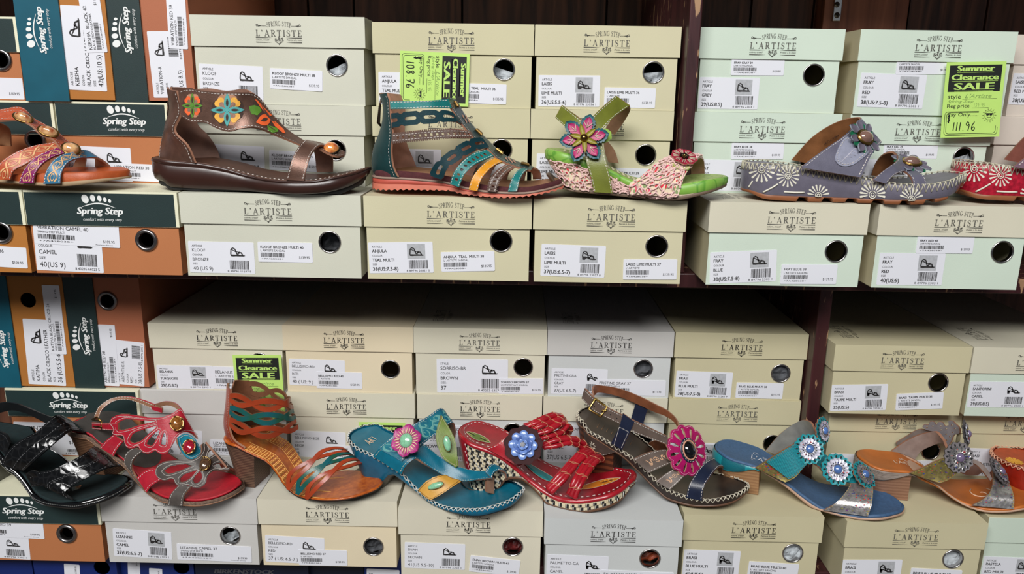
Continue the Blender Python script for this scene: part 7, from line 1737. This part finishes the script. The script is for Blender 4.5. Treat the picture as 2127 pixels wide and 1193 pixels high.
    def ctr(mb):
        dome(mb, NV, c+F[2]*.0012, F, 92*k, 108*k, .0022, 28, 4); 
        for i in range(40):
            if i % 2: continue
            a = 2*math.pi*i/40; b = a+.11; mb.tube([c+F[2]*.0030+F[0]*(84*k*math.cos(q))+F[1]*(99*k*math.sin(q)) for q in (a, b)], .0004, THREAD, 4)
        ringm(mb, mat('peach_ring', (206, 150, 122), .5), c+F[2]*.0026, F, 68*k, 82*k, .0011, 30)
    part(s, 'flower_heart', ctr, fo)
    def jewel(mb):
        J_ = mat('black_jewel', (10, 11, 14), .03, coat=1); dome(mb, J_, c+F[2]*.0024, F, 62*k, 78*k, .0052, 12, 3)
        dome(mb, mat('jewel_table', (150, 176, 214), .05, .8), c+F[2]*.0066+F[0]*.0028, frame(n_+Vector((.1, -.1, .3))), .0026, .0026, .0012, 4, 1)
    part(s, 'faceted_jewel', jewel, fo)
magenta_flower()
# ---- slides with metal blossoms (blue, taupe)
def blossom(s, c, n_, R, base, white, cab, rot=0.0, tone=None, edge=None):
    F = frame(Vector(n_)); F = (F[0]*math.cos(rot)+F[1]*math.sin(rot), F[1]*math.cos(rot)-F[0]*math.sin(rot), F[2])
    DK = mat('punch_dark', (22, 26, 28), .8)
    def b0(mb):
        for i in range(8):
            a = i*math.pi/4
            for e in (-.2, .2): disc_petal(mb, base, c, F, a+e, .002, R*(.97 if e < 0 else 1.0), R*.47, .0014, .0004, .0002*(i % 3)+.0003*(e > 0), .72, 8, edge)
            x, y, n = F
            for e in (-.2, .2):
                o = c+(x*math.cos(a+e)+y*math.sin(a+e))*(R*.78)+n*.0016; q = Vector((0, 0, 0))
                dome(mb, DK, o, F, R*.05, R*.09, .0003, 8, 2, rot=a+e-math.pi/2)
    fo = part(s, 'flower', b0)
    def w0(mb):
        for i in range(8):
            a = i*math.pi/4+.2
            for e in (-.19, .19): disc_petal(mb, white, c+F[2]*.0022, F, a+e, .002, R*.72, R*.30, .0010, .0005, .0002*(i % 3)+.0002*(e > 0), .74, 7, mat('silver_edge', (150, 150, 158), .4, .6))
            x, y, n = F
            for e in (-.19, .19): dome(mb, DK, c+(x*math.cos(a+e)+y*math.sin(a+e))*(R*.42)+n*.0034, F, R*.03, R*.06, .0003, 8, 2, rot=a+e-math.pi/2)
        rn = random.Random(int(R*1e6))
        for i in range(14): 
            a, r = rn.uniform(0, 6.28), R*rn.uniform(.35, .66); dome(mb, tone[i % len(tone)], c+(F[0]*math.cos(a)+F[1]*math.sin(a))*r+F[2]*.0036, F, .0007, .0007, .0003, 6, 2)
    part(s, 'metallic_petals', w0, fo)
    part(s, 'cabochon', lambda mb: (ringm(mb, SILVER, c+F[2]*.0036, F, R*.29, R*.29, .0007, 22), dome(mb, cab, c+F[2]*.0034, F, R*.28, R*.28, R*.20)), fo)
def speckle(r, mb, cols, n=70, k=.012, seed=1, s1=1.0):
    rn = random.Random(seed); asp = (r.at(.5, 1)-r.at(.5, 0)).length/max(1e-4, (r.at(1, .5)-r.at(0, .5)).length)
    for i in range(n):
        a, b = rn.uniform(.03, .97*s1), rn.uniform(.05, .95); p = P2(); q = rn.uniform(.6, 1.3)*k; p.add([(math.cos(t)*q*asp, math.sin(t)*q) for t in [w*math.pi/3 for w in range(6)]], [tuple(range(6))], a, b); r.decal(mb, cols[i % len(cols)], p, .0003)
DOTS = [mat('dot_%d' % i, c, .4) for i, c in enumerate(((196, 40, 50), (52, 66, 150), (110, 60, 130), (150, 150, 60), (60, 60, 110), (206, 70, 60)))]
SILF = mat('silver_foil', (176, 172, 170), .34, .75, var=.35, vscale=220, bump=.5, bscale=260); GLDF = mat('gold_foil', (166, 150, 92), .36, .7, var=.35, vscale=200, bump=.4, bscale=240)
WLAY = mat('layered_heel', (166, 126, 88), .55, kind='wood', vscale=75, rgb2=(150, 110, 76)); RAND = mat('tan_rand', (186, 152, 128), .5, var=.06)
def blue_slide():
    s = Shoe('blue-bedded heeled slide with turquoise and white metal blossoms', (.257, .915), (.468, .838), ZE, G_BOT, rt=.042, wn=[(0, .029), (.12, .031), (.42, .029), (.70, .042), (.85, .041), (1, .032)], wf=[(0, .029), (.12, .031), (.42, .027), (.70, .036), (.85, .034), (1, .028)])
    BED = mat('denim_blue_bed', (60, 92, 128), .55, var=.12, vscale=300, bump=.35, bscale=900); TQ = lea('turquoise_embossed', (28, 142, 152), rough=.38, rgb2=(22, 104, 116), kind='uvchecker', vscale=34, bump=.3); SIL = mat('silver_lining', (164, 162, 154), .42, .45, var=.15, vscale=60, bump=.3, bscale=200)
    top = [(112, 432), (250, 512), (475, 578), (600, 645), (760, 725), (900, 835), (1050, 945), (1150, 1004), (1300, 1052), (1500, 1072), (1700, 1066), (1850, 1042), (1950, 996), (1980, 955)]
    bot = [(160, 600), (320, 620), (470, 598), (600, 668), (700, 725), (900, 885), (1100, 1036), (1300, 1092), (1600, 1108), (1850, 1078), (1950, 1025), (1984, 980)]
    zt, zb = soles(s, BRC, top, bot)
    hz = lambda u: zb(u) if u > .05 else zb(.05)+(zt(u)-zb(u)-.004)*max(0, (.0-u))
    s.slab('outsole', lambda u: max(.0004, zb(u)), lambda u: max(zb(u)+.0025, zt(u)-.0024), RAND, top=False)
    def wrapz(u): return min(zb(u), zt(u)-.006)
    def st(mb):
        m = mat('stamp_silver', (196, 200, 210), .4)
        q = P2(); q.text("L'ART", 0, 0, .012, .032); q.text('SPRING', .014, .013, .005, .026); q.stroke([(.0, -.003), (.03, -.003)], .001); q.stroke(spiral(.004, .016, .004, 0, 1), .0008)
        bed_print(s, mb, m, zt, P2().add([(.046+a*.95+b*.0, -.008+b*.95) for a, b in q.v], q.f), 1, .0016)
    s.slab('footbed', lambda u: zt(u)-.0026, lambda u: zt(u)+.0010, BED, off=-.0014, dish=.003, deco=st, prof=((0, 0), (.4, .0006), (.75, .0003), (1, -.0016)))
    s.slab('heel_wrap', lambda u: zb(u)-.0005, lambda u: zt(u)-.0012, TQ, off=.0012, uclip=.064, prof=((0, -.001), (.3, .0004), (.7, .0004), (1, -.0008)))
    heel_block(s, zb, WLAY, .004, .058, .82, (.006, 0), vk=.84)
    strap(s, BRC, [(575, 412, .0365), (700, 265, .036), (850, 150, .031), (962, 108, .020), (1040, 150, .006), (1060, 200, .0)], [(668, 445, .0365), (765, 392, .036), (880, 335, .031), (980, 290, .020), (1060, 270, .008), (1100, 300, .0)], TQ, SIL, 'instep_strap', st=(.06,), n=30)
    strap(s, BRC, [(472, 580, -.0325), (600, 498, -.034), (725, 415, -.031), (860, 340, -.022), (960, 280, -.010)], [(768, 728, -.0395), (850, 690, -.037), (950, 580, -.028), (1020, 510, -.018), (1100, 430, -.006)], GLDF, SIL, 'side_strap', st=(.04, .96), thread=mat('gold_thread', (176, 150, 90), .6), n=24, deco=lambda q, mb: speckle(q, mb, DOTS, 60, .024, 3, .5))
    strap(s, BRC, [(580, 522, -.0385), (730, 425, -.0365), (850, 352, -.0285), (960, 300, -.015)], [(800, 692, -.0430), (860, 665, -.0415), (950, 578, -.035), (1050, 470, -.018)], TQ, SIL, 'side_overlay', st=(.05, .95), thread=mat('brown_thread2', (130, 100, 70), .6), n=20)
    strap(s, BRC, [(980, 330, .004), (1100, 420, .004), (1250, 500, .004), (1400, 560, .004), (1540, 640, .004)], [(960, 500, -.018), (1080, 560, -.018), (1200, 660, -.018), (1330, 720, -.018), (1460, 740, -.012)], TQ, SIL, 'flower_band', st=None, n=16)
    strap(s, BRC, [(1145, 1002, -.0415), (1280, 922, -.0385), (1372, 820, -.026), (1430, 700, -.006), (1460, 650, .008), (1440, 720, .030)], [(1588, 1064, -.0415), (1622, 960, -.0375), (1638, 860, -.026), (1636, 770, -.006), (1630, 745, .010), (1620, 800, .032)], SILF, SIL, 'toe_strap', st=(.03, .97), thread=MATS['gold_thread'], n=30, deco=lambda q, mb: speckle(q, mb, DOTS, 90, .022, 5, .75))
    CB = mat('blue_cats_eye', (82, 116, 178), .1, var=.25, vscale=30, coat=1); WH = mat('white_foil', (214, 212, 226), .34, .35, var=.15, vscale=200); k = .2096*.00056; ED = RAWE
    for x, y, v, R, n_ in ((1003, 397, -.024, 160, (.30, -.86, .46)), (1280, 600, -.020, 165, (.30, -.86, .50)), (1138, 215, .002, 150, (.86, -.42, .30)), (1545, 655, -.004, 155, (.62, -.36, .72))):
        blossom(s, s.loc(BRC(x, y), v), n_, R*k, lea('turquoise_petal', (30, 144, 152), rough=.4), WH if x != 1545 else SILF, CB, .2, DOTS, ED)
blue_slide()
def taupe_slide():
    s = Shoe('taupe heeled slide with orange footbed and grey metal blossoms', (.431, .898), (.645, .862), ZE, G_BOT, rt=.05, wn=[(0, .028), (.12, .030), (.42, .028), (.70, .042), (.85, .041), (1, .032)], wf=[(0, .028), (.12, .030), (.42, .027), (.70, .037), (.85, .035), (1, .028)])
    BED = mat('copper_orange_bed', (188, 106, 44), .42, .15, var=.14, vscale=40, bump=.2, bscale=900); TP_ = lea('taupe_ribbed', (142, 128, 118), rough=.5, bump=.5, bscale=240); SIL = lea('pale_taupe_lining', (160, 142, 134), rough=.42, metal=.25); GB = lea('grey_backs', (108, 98, 92), rough=.6); OUT = lea('ash_petal', (120, 114, 116), rough=.4)
    top = [(102, 528), (200, 592), (400, 644), (590, 658), (750, 735), (900, 805), (1050, 924), (1200, 994), (1350, 1033), (1550, 1046), (1770, 1018)]
    bot = [(150, 700), (300, 735), (450, 715), (600, 682), (830, 768), (1000, 902), (1200, 1022), (1350, 1067), (1550, 1078), (1770, 1048)]
    zt, zb = soles(s, TPC, top, bot)
    s.slab('outsole', lambda u: max(.0004, zb(u)), lambda u: max(zb(u)+.0025, zt(u)-.0024), RAND, top=False)
    def st(mb):
        m = mat('stamp_pale', (224, 196, 170), .4); q = P2(); q.text("L'ARTISTE", 0, 0, .008, .034); q.text('SPRING', .008, .010, .005, .020)
        bed_print(s, mb, m, zt, P2().add([(.045+a, -.004+b) for a, b in q.v], q.f), 1, .0016)
        on_bed(s, mb, m, zt, [(.150+.010*a, .0+.010*b) for a, b in spiral(0, 0, 1.3, 2.2, .9, 16)], .0007, .0016, 1); on_bed(s, mb, m, zt, [(.160, .012), (.168, .0), (.164, -.012)], .0008, .0016, 1); on_bed(s, mb, m, zt, [(.158, -.014), (.172, -.016)], .0007, .0016, 1)
    s.slab('footbed', lambda u: zt(u)-.0026, lambda u: zt(u)+.0010, BED, off=-.0014, dish=.003, deco=st, prof=((0, 0), (.4, .0006), (.75, .0003), (1, -.0016)))
    def ribs(mb):
        for t in (.12, .2, .28, .36, .44, .56, .66, .74, .82):
            O = [q+m*.0014 for q, m in s.outline(60, .0004, lambda u: zb(u)+(zt(u)-zb(u))*t, 0, .14)]; mb.tube(O, .0004, TP_, 5)
    s.slab('heel_wrap', lambda u: zb(u)-.0005, lambda u: zt(u)-.0012, TP_, off=.0012, uclip=.070, prof=((0, -.001), (.3, .0004), (.7, .0004), (1, -.0008)), deco=ribs)
    heel_block(s, zb, mat('layered_heel_t', (152, 112, 88), .55, kind='wood', vscale=75, rgb2=(136, 97, 75)), .004, .058, .82, (.006, 0), vk=.84)
    strap(s, TPC, [(405, 432, .036), (560, 325, .036), (750, 248, .031), (872, 236, .020), (950, 320, .006)], [(642, 522, .036), (700, 440, .036), (830, 372, .030), (930, 350, .018), (980, 400, .004)], GB, SIL, 'instep_strap', st=(.06,), n=30, th=.003)
    strap(s, TPC, [(452, 345, .039), (560, 280, .039), (700, 208, .036), (840, 240, .026)], [(460, 372, .0385), (570, 330, .0385), (710, 262, .0355), (850, 262, .026)], lea('pewter', (96, 96, 104), metal=.5), GB, 'side_overlay', st=None, n=14)
    bk = smooth([(728, 180), (750, 155), (790, 160), (805, 128), (850, 128), (875, 160), (895, 132), (940, 135), (965, 170), (1005, 165), (998, 125), (1040, 118), (1075, 150), (1110, 180), (1120, 250), (1060, 270), (1040, 320), (1000, 375), (960, 300), (900, 240), (830, 225), (760, 205)], 80)
    hl = [[(x+9*math.cos(t)*1.2, y+7*math.sin(t)) for t in [q*math.pi/4 for q in range(8)]] for x, y in ((775, 180), (835, 170), (920, 172), (922, 212), (980, 200), (1040, 165), (980, 260), (1020, 285), (985, 320), (1075, 200), (1050, 240))]
    strap(s, TPC, [(720, 110, .030), (900, 105, .022), (1060, 100, .012), (1140, 130, .002)], [(720, 250, .030), (850, 270, .024), (980, 390, .012), (1130, 330, -.002)], GB, OUT, 'rear_petals', st=None, n=110, m=60, keep=px_keep(bk, hl, TPC))
    strap(s, TPC, [(592, 660, -.033), (750, 590, -.0345), (885, 528, -.0315), (1010, 485, -.020)], [(902, 765, -.038), (970, 742, -.036), (1060, 680, -.029), (1110, 620, -.020)], GLDF, SIL, 'side_strap', st=(.04, .96), thread=MATS['gold_thread'], n=24, deco=lambda q, mb: speckle(q, mb, DOTS, 60, .022, 8))
    strap(s, TPC, [(1200, 500, -.012), (1300, 545, -.010), (1390, 625, -.010), (1440, 720, -.012)], [(1210, 545, -.016), (1280, 580, -.014), (1350, 650, -.014), (1420, 740, -.014)], SIL, SIL, 'flower_band', st=None, n=14)
    strap(s, TPC, [(1235, 995, -.0415), (1385, 905, -.0375), (1445, 790, -.022), (1450, 690, -.004), (1440, 640, .010), (1420, 700, .030)], [(1664, 1034, -.0415), (1670, 930, -.0375), (1645, 830, -.022), (1605, 755, -.004), (1590, 720, .012), (1580, 770, .032)], SILF, SIL, 'toe_strap', st=(.03, .97), thread=MATS['gold_thread'], n=30, deco=lambda q, mb: speckle(q, mb, DOTS, 90, .022, 9, .75))
    strap(s, TPC, [(1240, 520, .018), (1350, 570, .030), (1380, 620, .036)], [(1120, 660, .018), (1200, 680, .030), (1290, 680, .036)], GB, SIL, 'side_strap', st=None, n=10)
    CB = mat('mauve_cats_eye', (112, 98, 128), .1, var=.25, vscale=30, coat=1); k = .2011*.00057
    for x, y, v, R, n_ in ((1100, 500, -.024, 168, (.22, -.92, .34)), (1170, 255, .000, 150, (.88, -.40, .28)), (1520, 650, -.006, 160, (.66, -.36, .66))):
        blossom(s, s.loc(TPC(x, y), v), n_, R*k, OUT, SILF, CB, .1, DOTS, mat('grey_edge', (60, 56, 56), .7))
taupe_slide()
def orange_mule():
    p0 = onZ(*TPC(1490, 500), CZ+ZE+.062)
    s = Shoe('orange-red mule with a yellow painted flower, cut off by the right edge', (.607, .906), (.837, .872), ZE, G_BOT)
    OR_ = lea('flame_orange', (168, 62, 26), rough=.35); SD = lea('flame_side', (150, 34, 20), rough=.32); CO = mat('peach_cord', (216, 160, 130), .6)
    L = s.L
    zt = fn([(0, .043), (.06, .041), (.12, .028), (.17, .020), (L, .016)]); zb = fn([(0, .012), (.05, .003), (.09, .004), (.12, .008), (.17, .001), (L, .006)])
    s.slab('wedge', zb, zt, SD, OR_, top=False, slant=.012)
    s.slab('outsole', lambda u: 0.0002, lambda u: zb(u)+.001, SD, off=-.002, top=False, slant=.012)
    def fl(mb):
        p = P2()
        for i in range(11): a = i*.571; p.add([(.022+q*.9, -.008+w) for q, w in drop((0, 0), a, .002, .011, .0045)], [tuple(range(9))])
        p.ellipse(.022, -.008, .004, .004); bed_print(s, mb, mat('yellow_paint', (232, 168, 56), .5), zt, p, 1, .001)
        q = P2(); q.ellipse(.056, -.012, .007, .003, .4); bed_print(s, mb, mat('teal_paint', (60, 130, 130), .5), zt, q, 1, .001)
    s.slab('footbed', lambda u: zt(u)-.003, lambda u: zt(u)+.0003, OR_, off=-.003, dish=.003, deco=fl)
    part(s, 'edge_lacing', lambda mb: lacing(s, mb, zt, .0004, CO, 90, inn=.0028, lo=.0, r=.0007))
    A = [Vector((.085, -.034, .050)), Vector((.10, -.03, .075)), Vector((.11, 0, .095)), Vector((.10, .03, .07)), Vector((.085, .034, .05))]
    r = Rib(s, A, [a+Vector((.05, 0, -.012)) for a in A], 24, 6); mb = MB(); r.mesh(mb, OR_, TAN, RAWE); r.stitch(mb, THREAD); mb.build('instep_strap', s.root)
orange_mule()
